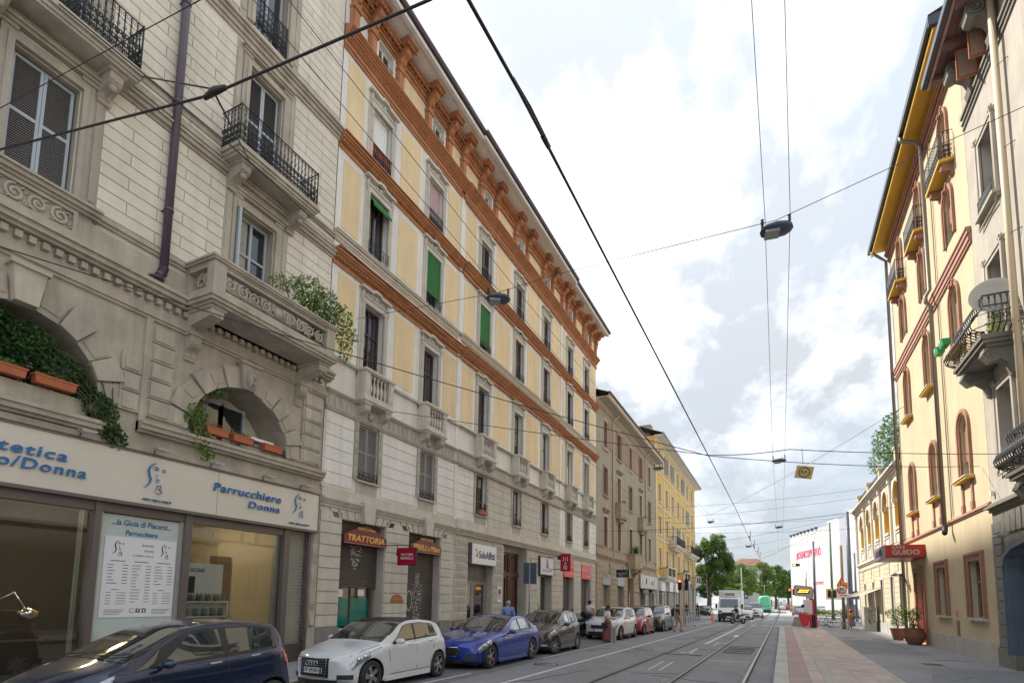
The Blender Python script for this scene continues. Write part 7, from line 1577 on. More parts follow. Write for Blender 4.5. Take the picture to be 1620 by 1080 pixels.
COP = dict(SXP, L=4.39, W=1.83, H=1.64, top=[(0,.72),(.03,.86),(.1,.96),(.6,1.06),(1.2,1.12),(1.32,1.14),(2.0,1.55),(2.3,1.62),(2.9,1.64),(3.7,1.6),(4.0,1.52),(4.22,1.15),(4.32,1.0),(4.37,.8),(4.39,.6)], belt=[(0,.6),(.2,.86),(.8,1.0),(1.4,1.05),(2.6,1.1),(3.8,1.16),(4.2,1.0),(4.39,.6)], ws=(1.3,2.12), rw=(3.96,4.2), wb=2.636)
c_navy = paintmat('dark_blue_metallic', (0.004,0.014,0.05), .3); c_white = paintmat('pearl_white_paint', (0.60,0.62,0.65)); c_blue = paintmat('bright_blue_metallic', (0.0,0.035,0.32), .3); c_brown = paintmat('dark_brown_metallic', (0.045,0.038,0.038), .4); c_red = paintmat('red_paint', (0.33,0.012,0.02)); c_dark = paintmat('blue_black_paint', (0.02,0.025,0.035), .3); c_silver = paintmat('silver_paint', (0.33,0.35,0.38), .7); c_grey = paintmat('grey_paint', (0.12,0.125,0.13), .5)
ya = build_car('yaris', YAP, c_navy, 'dark blue hatchback, nearest in the row, its bonnet cut off at the bottom left', (-8.07, 5.1, 0), RZ, wheel='hub')
au = build_car('a1', A1P, c_white, 'white five-door hatchback with dark roof and four rings on its grille', (-8.40, 10.30, 0), RZ, wheel='five', steer=.0)
xe = build_car('xe', XEP, c_blue, 'bright blue saloon car with a rounded black grille', (-8.12, 15.25, 0), RZ, wheel='twin')
yp = build_car('yp', YPP, c_brown, 'dark brown hatchback with chrome grille and turned front wheel, behind the blue saloon', (-7.98, 19.72, 0), RZ, wheel='hub', steer=-.42)
sx = build_car('sx', SXP, c_white, 'white crossover with black lower trim beside the standing woman', (-7.80, 28.3, 0), RZ-.04, wheel='multi')
pa = build_car('pn', PNP, c_red, 'small red hatchback between the white crossover and the dark SUV', (-7.65, 32.9, 0), RZ-.03, wheel='hub')
co = build_car('co', COP, c_dark, 'dark blue-black SUV, farthest in the parked row', (-7.45, 37.4, 0), RZ-.02, wheel='multi')
plate(au, 1.99, .46, 'FP 095RH', .50); plate(sx, 2.17, .48, None); plate(co, 2.22, .5, None); plate(ya, 1.9, .5); plate(pa, 1.85, .48)
b = MB()
for k in range(4): b.lathe([(.052,-.006),(.052,.006),(.040,.006),(.040,-.006),(.052,-.006)], (2.0+.01,-.108+k*.072,.60), 20, 0, 'x', True, False)
lpart(b, 'emblem', 'chrome', au)
b = MB(); b.tube([(1.995,-.37,.70),(1.995,.37,.70),(1.99,.34,.33),(1.99,-.34,.33),(1.995,-.37,.70)], .009, 6); lpart(b, 'grille_frame', 'chrome', au)
b = MB(); b.tube([(2.345,-.30,.60),(2.345,.30,.60),(2.335,.33,.5),(2.33,.24,.36),(2.33,-.24,.36),(2.335,-.33,.5),(2.345,-.30,.60)], .011, 6); lpart(b, 'grille_frame', 'chrome', xe)
b = MB(); b.lathe([(.075,0),(.075,.01),(.06,.01),(.06,0)], (1.89,0,.61), 18, 0, 'x'); lpart(b, 'emblem', 'chrome', ya)
# vehicles at the junction and beyond
def box_truck():
    t = thing('box_truck', 'white refrigerated box truck waiting at the crossing facing the camera', 'truck', (-4.35,60.5,0), None, RZ)
    b = MB(); pr = [(2.55,.45),(2.6,.75),(2.45,1.05),(2.0,1.28),(1.72,1.42),(1.15,2.25),(.9,2.38),(-.2,2.42),(-.2,.45)]
    n = 6; rg = []
    for f in (-1,-.96,-.85,0,.85,.96,1):
        sc = 1-.06*abs(f)**6; rg.append([(x-(.12*abs(f)**4 if x > 1 else 0), f*1.0, lerp(1.3,z,1 if abs(f) < .99 else .97)) for x, z in pr])
    b.loft(rg, 0, True); lpart(b, 'cab', 'white', t)
    b = MB(); b.box(-3.9,-.1,-1.08,1.08,.95,3.15); lpart(b, 'cargo_box', 'white', t); b = MB(); b.box(-.12,.35,-.55,.55,2.45,2.95); b.box(.35,.38,-.45,.45,2.6,2.85,1); lpart(b, 'cooling_unit', ['white','shutG'], t)
    b = MB(); b.add([(1.74,-.84,1.46),(1.74,.84,1.46),(1.2,.80,2.24),(1.2,-.80,2.24)], [(0,1,2,3)]); b.v = [(x+.02,y,z+.015) for x, y, z in b.v]; lpart(b, 'windscreen', 'carglass', t)
    b = MB(); b.box(2.5,2.62,-.98,.98,.32,.82); b.box(2.55,2.63,-.6,.6,.78,.92); lpart(b, 'bumper', 'black', t)
    for sg in (-1,1):
        b = MB(); b.box(2.3,2.53,sg*.78-.17,sg*.78+.17,.95,1.12); lpart(b, 'headlight', 'lampglass', t); b = MB(); b.box(1.5,1.65,sg*1.2-.09,sg*1.2+.09,1.3,1.75); b.tube([(1.6,sg*.95,1.5),(1.6,sg*1.15,1.5)], .02, 5); lpart(b, 'wing_mirror', 'black', t)
        b = MB(); b.add([(1.6,sg*1.005,1.45),(.6,sg*1.005,1.45),(.6,sg*1.0,2.15),(1.15,sg*1.0,2.15)], [(0,1,2,3)]); lpart(b, 'side_window', 'carglass', t)
        for x in (1.75,-2.6):
            ty, ri = wheel_mesh(.36,.22,'hub'); w = bpy.data.objects.new('wheel', None); C.objects.link(w); w.parent = t; w.location = (x, sg*.88, .36); w.rotation_euler.z = 0 if sg > 0 else pi
            for nm, me in (('tyre',ty),('rim',ri)): o = bpy.data.objects.new(nm, me); C.objects.link(o); o.parent = w
    plate(t, 2.64, .5); b = MB(); b.box(-3.9,2.4,-.9,.9,.4,.95); lpart(b, 'chassis', 'black', t)
box_truck()
VNP = dict(SXP, L=4.7, W=1.9, H=1.95, top=[(0,.8),(.03,.95),(.12,1.02),(.6,1.12),(.9,1.2),(1.7,1.82),(2.0,1.92),(3.6,1.95),(4.5,1.9),(4.62,1.2),(4.7,.7)], belt=[(0,.6),(.2,.9),(.8,1.05),(1.4,1.12),(4.0,1.2),(4.7,.6)], ws=(.92,1.8), rw=(4.45,4.62), wb=2.9)
build_car('van', VNP, c_white, 'white people carrier behind the box truck, left of the tram', (-2.65, 78, 0), RZ, 'van', 'vehicles queuing behind the truck', wheel='hub')
build_car('pn', PNP, paintmat('clean_white_paint',(0.62,0.62,0.62)), 'small white car between the box truck and the people carrier', (-3.35, 69.5, 0), RZ, 'car', 'vehicles queuing behind the truck', wheel='hub')
build_car('xe', XEP, c_dark, 'dark car seen between the tree trunk and the box truck', (-9.5, 84, 0), RZ, 'car', 'vehicles queuing behind the truck', wheel='hub')
RZ2 = pi/2
for i, (k, P_, pt_, lab, x, y, r) in enumerate((('pn',PNP,c_silver,'silver hatchback left of the yellow signal pole, in the far traffic',3.0,101,RZ2),('xe',XEP,c_grey,'grey car right of the yellow signal pole, partly behind the red planter',5.4,106,RZ2),('yp',YPP,c_dark,'dark car far down the street left of the signal pole',4.0,128,RZ2),
   ('sx',SXP,c_silver,'silver estate farther along the far traffic queue',3.4,140,RZ2),('pn',PNP,c_red,'red car at the head of the distant queue near the trees',2.6,160,RZ2),('xe',XEP,c_white,'white saloon in the distant queue under the trees',1.2,175,RZ2),('van',VNP,c_grey,'dark grey van standing behind the bicycle and the green pole',8.7,86,RZ2),('van',VNP,c_white,'white van with blue stripe beyond the big grey pole',11.6,72,RZ2),('sx',SXP,c_white,'white crossover turning near the distant island',6.9,122,RZ2+.3))):
    build_car(k, P_, pt_, lab, (x, y, 0), r, 'car', 'cars in the far junction traffic', wheel='hub')
# tram
t = thing('tram', 'green tram approaching on the left track in the distance', 'tram', (-2.3,124,0), None, RZ)
b = MB(); sec = [(-1.1,.45),(-1.2,.9),(-1.2,2.2),(-1.05,3.0),(-.7,3.3),(.7,3.3),(1.05,3.0),(1.2,2.2),(1.2,.9),(1.1,.45)]; rg = []
for x, s_, zz in ((6,.55,.2),(5.85,.8,.1),(5.4,.93,.03),(4.6,1,0),(-18,1,0)): rg.append([(x-(.0),y*s_,lerp(z,1.6,zz)) for y, z in sec])
b.loft(rg, 0, True); lpart(b, 'body', mat('mint_green_paint',(0.10,0.50,0.30),.35,coat=.5), t)
b = MB(); rg = [(5.88,-.78,1.25),(5.88,.78,1.25),(5.55,.9,2.75),(5.55,-.9,2.75)]; b.add([(x+.14,y,z) for x, y, z in rg], [(0,1,2,3)]); b.box(5.5,5.98,-.8,.8,1.2,1.3); lpart(b, 'windscreen', 'carglass', t)
b = MB(); b.box(5.5,5.86,-.6,.6,2.6,2.85); lpart(b, 'destination_panel', mat('orange_display',(0.8,0.3,0.1),.5,emit=(1,.4,.1),es=.6), t)
for sg in (-1,1):
    b = MB(); 
    for k in range(6): b.box(3.2-k*3.4,5.0-k*3.4-.3,sg*1.2-.02,sg*1.2+.02,1.4,2.5)
    stuff(lpart(b, 'side_windows', 'carglass', t)); b = MB(); b.lathe([(0,.05),(.12,.0)], (5.98,sg*.6,.95), 10, 0, 'x'); lpart(b, 'headlight', 'lampglass', t)
b = MB(); b.box(-17,5.6,-1.0,1.0,.12,.5); lpart(b, 'bogie_skirt', 'black', t); b = MB(); b.tube([(1,0,3.3),(2.0,0,4.4),(1,0,5.4)], .05, 5); b.tube([(1,-.6,5.4),(1,.6,5.4)], .04, 4); lpart(b, 'pantograph', 'steel', t)
# ================================================================ WIRES AND HANGING LAMPS
def wire(pts, r, label, sag=0.0, grp=None, nm='overhead_wire', m='black'):
    b = MB(); full = []
    for i, (p, q) in enumerate(zip(pts, pts[1:])):
        n = 8 if sag else 1
        for k in range(n): t = k/n; full.append((lerp(p[0],q[0],t), lerp(p[1],q[1],t), lerp(p[2],q[2],t)-sag*4*t*(1-t)))
    full.append(pts[-1]); b.tube(full, r, 5); o = b.build(nm, m, None, pts[0]); return tag(o, label, 'cable', grp)
wire([(-13,3.5,9.2),(-7.87+1.57,4.0,8.22),(-2.94,4.0,7.86),(2,4.0,8.3)], .017, 'thick black cable crossing the top left corner in front of the cream house')
wire([(-12,3.2,9.0),(-2.5,3.4,8.2),(2,3.4,8.2)], .006, 'thin wire just above the thick black cable at top left')
b = MB(); b.tube([(-6.4,4.0,8.22),(-6.2,4.0,8.24),(-6.0,4.0,8.2)], [.03,.05,.03], 8); b.tube([(-6.35,4.0,8.25),(-6.75,4.4,8.85),(-11.25,5.75,12.3)], .014, 5); b.tube([(-6.2,4.0,8.2),(-11.1,8.2,12.2)], .014, 5); tag(b.build('cable_clamp', 'black', None, (-6.3,4,8.2)), 'black cable clamp with two stays tied to the iron balconies', 'cable clamp')
wire([(-11.25,4.3,12.35),(-11.2,8.0,12.35),(-11.2,10.6,12.2),(-11.3,24,11.6),(-11.4,40,11.3),(-11.4,62,11.0)], .014, 'dark cable running from balcony to balcony along the left facades')
wire([(-11.9,4.13,7.82),(-1.6,15.7,5.95),(6.1,22.5,6.5)], .011, 'thin sagging span wire from the salon arch to the hotel', .12)
wire([(-12,13,10.85),(-6.81,13,10.52),(-5.28,13,10.61),(.22,13,10.56),(4.6,13,11.6),(6.16,13,12.0)], .008, 'span wire across the street carrying the two nearest lamps')
wire([(-1.6,1.5,5.5),(-1.6,3.3,5.65),(-1.6,15.7,5.95),(-1.6,27,6.2),(-1.58,44,6.25),(-1.5,62,6.3),(-1.2,120,6.4)], .013, 'tram contact wire descending diagonally through the sky')
b = MB(); b.tube([(-1.6,3.2,5.66),(-1.6,3.5,5.70),(-1.6,3.85,5.70)], .009, 5); b.tube([(-1.6,3.75,5.66),(-1.6,3.88,5.67)], .022, 6); tag(b.build('wire_clamp', 'black', None, (-1.6,3.3,5.7)), 'black splice fitting on the tram contact wire near the top', 'wire clamp')
wire([(-12,14.5,8.3),(-1.6,15.7,5.97),(0.4,16.0,6.0),(6.1,20,6.3)], .011, 'dark span wire holding the tram contact wire from both sides', .05) 
for x, lab in ((-.0,'left of the two wires descending to the nearest hanging lamp'),(.52,'right of the two wires descending to the nearest hanging lamp')):
    wire([(x-.15,5,14.5),(x-.1,9.6,12.5),(x,13.2,10.8),(x,28,9.0),(x+.2,60,9.6),(x+.4,95,10)], .007, lab, .0)
for x, lab in ((-7.05,'left wire of the pair along the cream facade through the second lamp'),(-6.55,'right wire of the pair along the cream facade through the second lamp')): wire([(x,2,11.2),(x,13.1,10.85),(x,35,10.7),(x+.2,68,11.4)], .007, lab)
k = 0
for p, q, lab in (((-12,55,10.1),(9.3,55,11.4),'highest'),((-12,55,9.0),(9.0,55,10.2),'second'),((-12,50,8.3),(8.9,54,8.4),'third'),((-12,60,12),(9.4,57,12.4),'fourth'),((-9,70,9.0),(5.4,53,9.3),'fifth'),((-3.4,58,5.3),(5.3,53.5,9.4),'sixth'),((-12,88,9.5),(6,78,11),'seventh'),((-7,70,12.5),(6.1,33,12.0),'eighth'),((-12,40,7.1),(6.1,36,7.3),'ninth'),((-10,95,8),(5.9,78,10.5),'tenth'),((-12,64,11.0),(5.3,53.5,9.2),'eleventh')):
    wire([p, q], .012 if p[1] > 45 else .009, lab+' of the thin span wires crossing the street toward the junction', .35, 'span wires over the junction')
b = MB()
for x, y, z in ((-1.55,40,6.2),(-1.5,46,6.2),(-1.4,52,6.25),(-1.4,58,6.3)): b.tube([(x,y,z),(x+.05,y,z+.5)], .02, 5); b.tube([(x,y-1.4,z+.02),(x,y+1.4,z+.02)], .028, 4)
tag(b.build('wire_hangers', 'black', None, (-1.5,48,6.2)), 'row of dark hangers on the contact wire low over the crossing', 'wire fitting')
LAMPLAB = ['nearest hanging street lamp with a square lit panel, against the sky','hanging street lamp in front of the cream facade, second nearest','small hanging street lamp in the middle of the sky','hanging lamp beside the eaves of the brown house','tiny hanging lamp just right of the yellow house','tiny hanging lamp low over the street centre','tiny hanging lamp above the far trees']
def hlamp(x, y, z, lab, s=1.0, rz=0.0):
    t = thing('hanging_lamp', lab, 'street lamp', (x,y,z), 'hanging street lamps', rz); M_ = []
    b = MB(); rg = []
    for u, w, h in ((-.34,.02,.01),(-.30,.16,.06),(-.2,.24,.10),(0,.28,.13),(.2,.24,.11),(.31,.14,.07),(.35,.02,.01)): rg.append([(u*s, w*s*cos(a)*1.0, (h*sin(a)*(1.0 if sin(a) > 0 else .55))*s) for a in [2*pi*i/14 for i in range(14)]])
    b.loft(rg, 0, True); lpart(b, 'housing', 'navy', t)
    b = MB(); b.box(-.24*s,.06*s,-.16*s,.16*s,-.10*s,-.05*s); lpart(b, 'light_panel', mat('lamp_glass',(0.35,0.36,0.34),.3,var=.3,vs=30), t)
    b = MB(); b.tube([(-.2*s,0,.08*s),(.2*s,0,.16*s)], .012*s, 5)
    for u in (-.28,.28):
        for k in range(5): b.lathe([(.018*s,0),(.04*s,.02*s),(.018*s,.04*s)], (u*s,0,(.06+k*.055)*s), 8)
    lpart(b, 'insulators', 'black', t)
for i, a in enumerate(((.22,13,10.32,1.0,.12),(-6.85,13,10.32,1.0,.5),(.28,30,9.0,.95,0),(-6.9,36.5,10.7,1,0),(-6.1,60.8,10.3,1,0),(.34,61,9.5,1.1,0),(-3.2,78,9.2,1.1,0))): hlamp(a[0],a[1],a[2],LAMPLAB[i],a[3],a[4])
t = thing('hanging_sign', 'yellow diamond-turned square sign with R.F. in a ring hung from a wire', 'sign', (.72,16.2,5.35))
b = MB(); q = .16; b.add([(.5,16.2,5.28),(.9,16.2,5.20),(.98,16.2,5.52),(.58,16.2,5.60),(.5,16.23,5.28),(.9,16.23,5.20),(.98,16.23,5.52),(.58,16.23,5.60)], [(0,1,2,3),(7,6,5,4),(0,4,5,1),(1,5,6,2),(2,6,7,3),(3,7,4,0)]); b.build('panel', mat('sign_yellow',(0.48,0.34,0.10),.5), t)
b = MB(); b.tube([(.74+.13*cos(a*.5236),16.19,5.40+.13*sin(a*.5236)) for a in range(13)], .01, 5); b.tube([(.72,16.2,5.6),(.7,16.1,6.02)], .006, 4); b.build('ring', 'black', t); text('lettering', 'R.F.', (.74,16.19,5.40), 'F', 'black', t, roll=-.2, width=.15, ext=.002, bold=.02)

# ================================================================ POLES, SIGNALS AND PLATFORM END
def pole(nm, x, y, z0, z1, r0, r1, m, lab, cat='pole', xt=None):
    t = thing(nm, lab, cat, (x,y,z0)); b = MB(); b.tube([(x,y,z0),(x if xt is None else xt,y,z1)], [r0,r1], 10); b.tube([(x,y,z0),(x,y,z0+.5)], r0*1.25, 10); b.build('shaft', m, t); return t
pole('pole', 2.65,48.9,.1,6.8,.10,.08,'poleG','blue-grey pole standing right behind the tram stop display')
t = pole('pole', 5.5,53.5,.1,9.7,.2,.14,'poleG','tallest thick blue-grey pole near the arcaded building'); b = MB(); b.lathe([(.3,0),(.3,.02),(0,.02)], (5.85,53.3,2.75), 16, 0, 'y'); b.box(5.2,5.7,53.25,53.6,.9,1.9); b.build('cabinet', 'poleG', t)
pole('pole', 6.1,78,0,12.0,.16,.11,'greenP','green pole beyond the junction behind the black traffic lights')
pole('pole', 7.7,70,0,7.5,.12,.10,'poleG','slender grey pole between the thick pole and the arcaded building'); pole('pole', 3.6,85,0,6.2,.10,.08,'steel','short thin grey pole left of the display, in front of the white wrapped building')
pole('pole', -5.6,105,0,8.0,.12,.1,'concrete','pale concrete pole among the far trees behind the truck')
t = pole('wooden_post', 4.3,46.5,.146,6.2,.11,.09,'wood','weathered wooden post carrying the roadworks and 30 signs', 'post')
b = MB(); b.box(4.5,4.62,46.3,46.4,.146,2.6); b.build('sign_post', 'soffit', t)
sg = thing('road_sign', 'triangular red and yellow roadworks sign on the wooden post', 'sign', (4.2,46.2,3.2))
b = MB(); b.prism([(3.86,3.22),(4.56,3.22),(4.21,3.88)], lambda p, y: (p[0],y,p[1]), 46.16, 46.2); b.build('panel', 'red', sg); b = MB(); b.prism([(3.97,3.28),(4.45,3.28),(4.21,3.73)], lambda p, y: (p[0],y,p[1]), 46.15, 46.16); b.build('field', mat('amber_field',(0.8,0.4,0.02),.5), sg)
b = MB(); b.lathe([(0,0),(.04,0),(0,.005)], (4.19,46.145,3.58), 8, 0, 'y'); b.tube([(4.19,46.145,3.54),(4.14,46.145,3.42),(4.18,46.145,3.31)], .022, 4); b.tube([(4.17,46.145,3.5),(4.28,46.145,3.4),(4.33,46.145,3.33)], .014, 4); b.prism([(4.26,3.30),(4.4,3.30),(4.33,3.37)], lambda p, y: (p[0],y,p[1]), 46.14, 46.15); b.build('pictogram', 'black', sg)
sg = thing('road_sign', 'round red-ringed sign with the number 30 on the wooden post', 'sign', (4.2,46.2,2.8))
b = MB(); b.lathe([(0,-.01),(.31,-.01),(.31,.02),(0,.02)], (4.2,46.15,3.0), 28, 0, 'y'); b.build('panel', 'red', sg); b = MB(); b.lathe([(0,-.012),(.245,-.012),(.245,0),(0,0)], (4.2,46.145,3.0), 28, 0, 'y'); b.build('field', 'white', sg); text('numerals', '30', (4.2,46.13,3.0), 'F', 'black', sg, width=.32, height=.24, ext=.002, bold=.03)
sg = thing('road_sign', 'white rectangular arrow plate under the round 30 sign', 'sign', (4.25,46.2,2.45)); b = MB(); b.box(3.9,4.75,46.15,46.18,2.42,2.68); b.build('panel', 'white', sg); b = MB(); b.box(4.05,4.4,46.14,46.15,2.53,2.57); b.prism([(4.4,2.49),(4.52,2.55),(4.4,2.61)], lambda p, y: (p[0],y,p[1]), 46.14, 46.15); b.build('arrow', 'black', sg)
b = MB(); b.box(4.3,4.62,46.25,46.28,3.02,3.5); tag(b.build('plate', mat('pale_yellow_plate',(0.55,0.48,0.25),.6)), 'pale yellow plate behind the wooden post between its two signs', 'plate')
# display totem
t = thing('stop_display', 'red framed tram stop totem with a lit orange arrival display', 'display', (2.3,47.4,.15))
b = MB(); ol_ = [(1.15,3.25),(1.3,3.33),(2.35,3.2),(2.48,3.0),(2.45,2.35),(2.2,2.2),(1.95,2.45),(1.25,2.5),(1.12,2.65)]; b.prism(ol_, lambda p, y: (p[0],y,p[1]), 47.3, 47.55); b.build('frame', 'red', t)
b = MB(); b.prism([(lerp(1.8,x,.92), lerp(2.82,z,.90)) for x, z in ol_], lambda p, y: (p[0],y,p[1]), 47.27, 47.3); b.build('panel', 'alul', t); b = MB(); b.box(1.38,2.2,47.25,47.27,2.68,3.02); d = b.build('screen', 'black', t)
lit = mat('orange_leds',(0.8,0.3,0.02),.5,emit=(1,.42,.03),es=2.2)
b = MB(); r = random.Random(2)
for row in range(2):
    x = 1.42+.1*(1-row)
    while x < 2.1: w_ = r.uniform(.03,.09); b.box(x,x+w_,47.24,47.25,2.90-.13*row,2.96-.13*row); x += w_+.03
b.build('led_text', lit, d)
b = MB(); b.box(2.15,2.5,47.35,47.5,.15,2.3); b.build('post', 'red', t); b = MB(); b.box(1.75,2.35,47.3,47.34,.9,2.2); b.build('timetable', 'paper', t)
b = MB(); b.lathe([(0,0),(.12,0),(0,.01)], (1.72,47.3,1.75), 14, 0, 'y'); b.build('round_badge', 'blue', t)
t = thing('planter', 'red trough planter with small flowers between red posts at the platform end', 'planter', (1.9,46.6,.15))
b = MB(); b.prism([(1.35,1.12),(2.15,1.12),(2.02,.28),(1.6,.28)], lambda p, y: (p[0],y,p[1]), 46.2, 47.0); b.build('trough', 'red', t); b = MB()
for x in (2.15,2.5): b.box(x,x+.08,46.15,46.25,.15,1.2)
b.build('posts', 'red', t); b = MB(); b.box(2.23,2.5,46.4,47.1,.15,1.1); b.build('bin', 'iron', t); leafmass('plants', None, [(1.75,46.6,1.2,.35,.35,.1),(2.0,46.2,.22,.4,.2,.08)], .05, 200, t, seed=90, mats=['leaf2','leaf3','coral'])
b = MB()
b.prism([(.95,.0),(2.0,.0),(1.9,.85),(1.2,.85)], lambda p, y: (p[0],y,p[1]), 49.6, 51.0); tag(b.build('concrete_barrier', 'concrete', None, (1.4,50,.0)), 'pale concrete block at the end of the platform by the yellow signal pole', 'barrier')
# traffic lights
def tlight(x, y, z, lit_, lab, pm='ochre', zb=.1, two=True):
    t = thing('traffic_light', lab, 'traffic light', (x,y,zb)); b = MB(); b.tube([(x,y,zb),(x,y,z+.75)], .055, 8); b.build('pole', pm, t)
    for i, dx in enumerate((-.27,.27) if two else (0,)):
        b = MB(); b.box(x+dx-.15,x+dx+.15,y-.2,y+.05,z-.45,z+.45)
        for k in range(3): b.lathe([(.12,-.1),(.13,0),(.12,0)], (x+dx,y-.22,z+.3-.3*k), 10, 0, 'y', True, False)
        h = b.build('signal_head', 'black', t)
        for k in range(3):
            b = MB(); b.lathe([(0,-.03),(.08,-.02),(.1,0)], (x+dx,y-.205,z+.3-.3*k), 12, 0, 'y'); on = lit_ and k == 0 and i == 0
            b.build('lens', mat('lit_red_lens',(1,.05,.03),.3,emit=(1,.03,.02),es=7) if on else mat('dark_lens',(0.04,0.045,0.04),.3), h)
tlight(-6.95,47,3.3,True,'traffic light showing red in front of the yellow house','ochre')
tlight(1.95,93,3.6,True,'traffic light pair on a yellow pole, red lit, beyond the platform','ochre',0.0)
tlight(5.9,76,3.1,False,'black double traffic light on the green pole','greenP',0.0)
t = thing('hanging_signal', 'small dark signal with an amber light hanging over the junction', 'signal', (2.29,80,6.9)); b = MB(); b.box(1.9,2.75,80,80.2,6.7,7.05); b.build('box','black',t); b = MB(); b.lathe([(0,0),(.11,0),(0,.01)], (2.12,79.98,6.87), 12, 0, 'y'); b.build('lens', lit, t)
# left corner
isl = MB(); isl.prism([(-9.5,41.5),(-7.4,43.5),(-6.0,46),(-5.6,50),(-6.0,60),(-7.5,64),(-9.5,66)], lambda p, z: (p[0],p[1],z), -.02, .125); struct(isl.build('pavement_corner', 'asph2'))
pts = [(-9.5,41.5),(-7.4,43.5),(-6.0,46),(-5.6,50),(-6.0,60)]; 
for (x0,y0),(x1,y1) in zip(pts, pts[1:]):
    n = max(1, int(math.dist((x0,y0),(x1,y1))/1.0))
    for k in range(n):
        o = block('kerb_stone','granite',-.12,.12,-.48,.48,-.02,.135,pavL); o.location = (lerp(x0,x1,(k+.5)/n)+0, lerp(y0,y1,(k+.5)/n)+0, .0575); o.rotation_euler.z = -atan2(x1-x0,y1-y0)
t = thing('bollard_railing', 'row of short dark posts with a rail along the left kerb before the truck', 'railing', (-6.6,51,.125))
for k in range(7):
    b = MB(); b.tube([(-6.9+.0*k,47.5+k*1.5,.125),(-6.9,47.5+k*1.5,1.1)], .04, 6); b.build('post', 'steel', t)
b = MB(); b.tube([(-6.9,47.5,1.05),(-6.9,56.5,1.05)], .03, 5); b.build('rail', 'steel', t)
t = thing('site_fence', 'temporary white metal fence frame on the left pavement before the yellow house', 'fence', (-9,46,.125)); b = MB()
for x in (-11.2,-9.4,-7.6): b.tube([(x,46,.125),(x,46,2.6)], .03, 5)
for z in (2.55,1.5,.9): b.tube([(-11.2,46,z),(-7.6,46,z)], .025, 5)
for k in range(13): b.tube([(-11.2+k*.3,46,.4),(-11.2+k*.3,46,2.5)], .006, 3)
b.build('frame', 'alul', t)
b = MB(); b.box(-9.1,-8.0,44.6,45.4,.125,1.0); tag(b.build('concrete_block', 'concrete', None, (-8.5,45,.12)), 'square concrete block on the left corner pavement behind the walking man', 'concrete block')
cone = thing('traffic_cone', 'orange traffic cone beside the front of the box truck', 'traffic cone', (-5.6,62,.0)); b = MB(); b.lathe([(.24,0),(.24,.04),(.17,.05),(.04,.85),(0,.86)], (-5.75,57.0,.0), 14); b.build('cone', mat('cone_orange',(0.8,0.13,0.02),.5), cone)
# right pavement things
b = MB(); b.box(5.25,5.95,44.0,45.2,.146,1.75); o = b.build('utility_cabinet', 'concrete', None, (5.6,44.6,.146)); tag(o, 'pale utility cabinet with a black graffiti scrawl by the arcaded building', 'cabinet')
b = MB(); b.tube([(5.35+.5*abs(x),43.98,z) for x, z in [(.2,1.5),(.8,1.55),(.3,1.3),(.9,1.25),(.2,1.05),(.6,.7),(.9,.8),(.7,1.05),(.3,.85),(.5,.6)]], .018, 4); b.build('graffiti', 'ink', o)
b = MB(); b.box(5.5,5.95,46.6,47.1,.146,1.3); tag(b.build('small_cabinet', 'shutG', None, (5.7,46.8,.146)), 'smaller grey cabinet behind the graffiti cabinet', 'cabinet')
for i, (x, y, s, lab) in enumerate(((5.55,34.4,.92,'brown clay pot with a leafy rose bush at the far side of the hotel door'),(5.62,31.0,1.0,'larger round clay pot with small bush, near side of the hotel door'))):
    t = thing('potted_shrub', lab, 'potted plant', (x,y,.146)); b = MB()
    pr_ = [(.22,0),(.26,.05),(.36,.5),(.40,.62),(.42,.66),(.36,.66),(.34,.55)] if i == 0 else [(.26,0),(.30,.06),(.44,.3),(.46,.5),(.38,.66),(.42,.74),(.36,.74),(.33,.66)]
    b.lathe([(r_*s*.95, z*s) for r_, z in pr_], (x,y,.146), 24); b.build('pot', 'terraD', t); b = MB(); b.lathe([(0,0),(.33*s,0)], (x,y,.146+.6*s), 16); b.build('soil', 'bark', t)
    bl = [(x,y,1.05,.38,.4,.25),(x-.1,y+.2,1.45,.42,.5,.3),(x+.15,y-.2,1.75,.3,.35,.3),(x-.35,y+.35,1.55,.2,.25,.15)] if i == 0 else [(x,y,.95,.34,.36,.16),(x-.05,y-.1,1.45,.35,.45,.3),(x+.1,y-.35,1.65,.25,.22,.25),(x-.2,y+.3,1.55,.22,.22,.2)]
    leafmass('foliage', None, bl, .05, 750 if i == 0 else 560, t, 40+i, 0, ['leaf4','leaf1','leaf2','leaf3']); b = MB(); r = random.Random(i)
    for k in range(7): b.tube([(x,y,.7),(x+r.uniform(-.1,.1),y+r.uniform(-.15,.15),1.1),(x+r.uniform(-.35,.25),y+r.uniform(-.4,.4),r.uniform(1.4,1.85))], [.018,.012,.005], 5)
    b.build('stem', 'bark', t)
t = thing('fire_hydrant_post', 'small red and orange topped post with a white base beside the wooden sign post', 'post', (4.75,46.9,.146)); b = MB(); b.tube([(4.78,46.9,.146),(4.78,46.9,1.1)], .05, 8); b.build('post','coral',t); b = MB(); b.lathe([(0,0),(.13,.05),(.13,.2),(0,.3)], (4.78,46.9,1.3), 12); b.build('cap','red',t); b = MB(); b.lathe([(.1,0),(.12,.3),(.1,.32)], (4.78,46.9,1.0), 12); b.build('collar','oran',t); b = MB(); b.box(4.6,4.95,46.7,47.1,.146,.2); b.build('base','white',t)
bk = thing('bicycle', 'dark bicycle parked against the wooden sign post', 'bicycle', (3.6,49.5,.14)); 
for x in (3.2,4.15):
    b = MB(); b.lathe([(.30,-.015),(.33,0),(.30,.015)], (x,50,.48), 20, 0, 'y', True, False); b.build('wheel','rubber',bk)
b = MB()
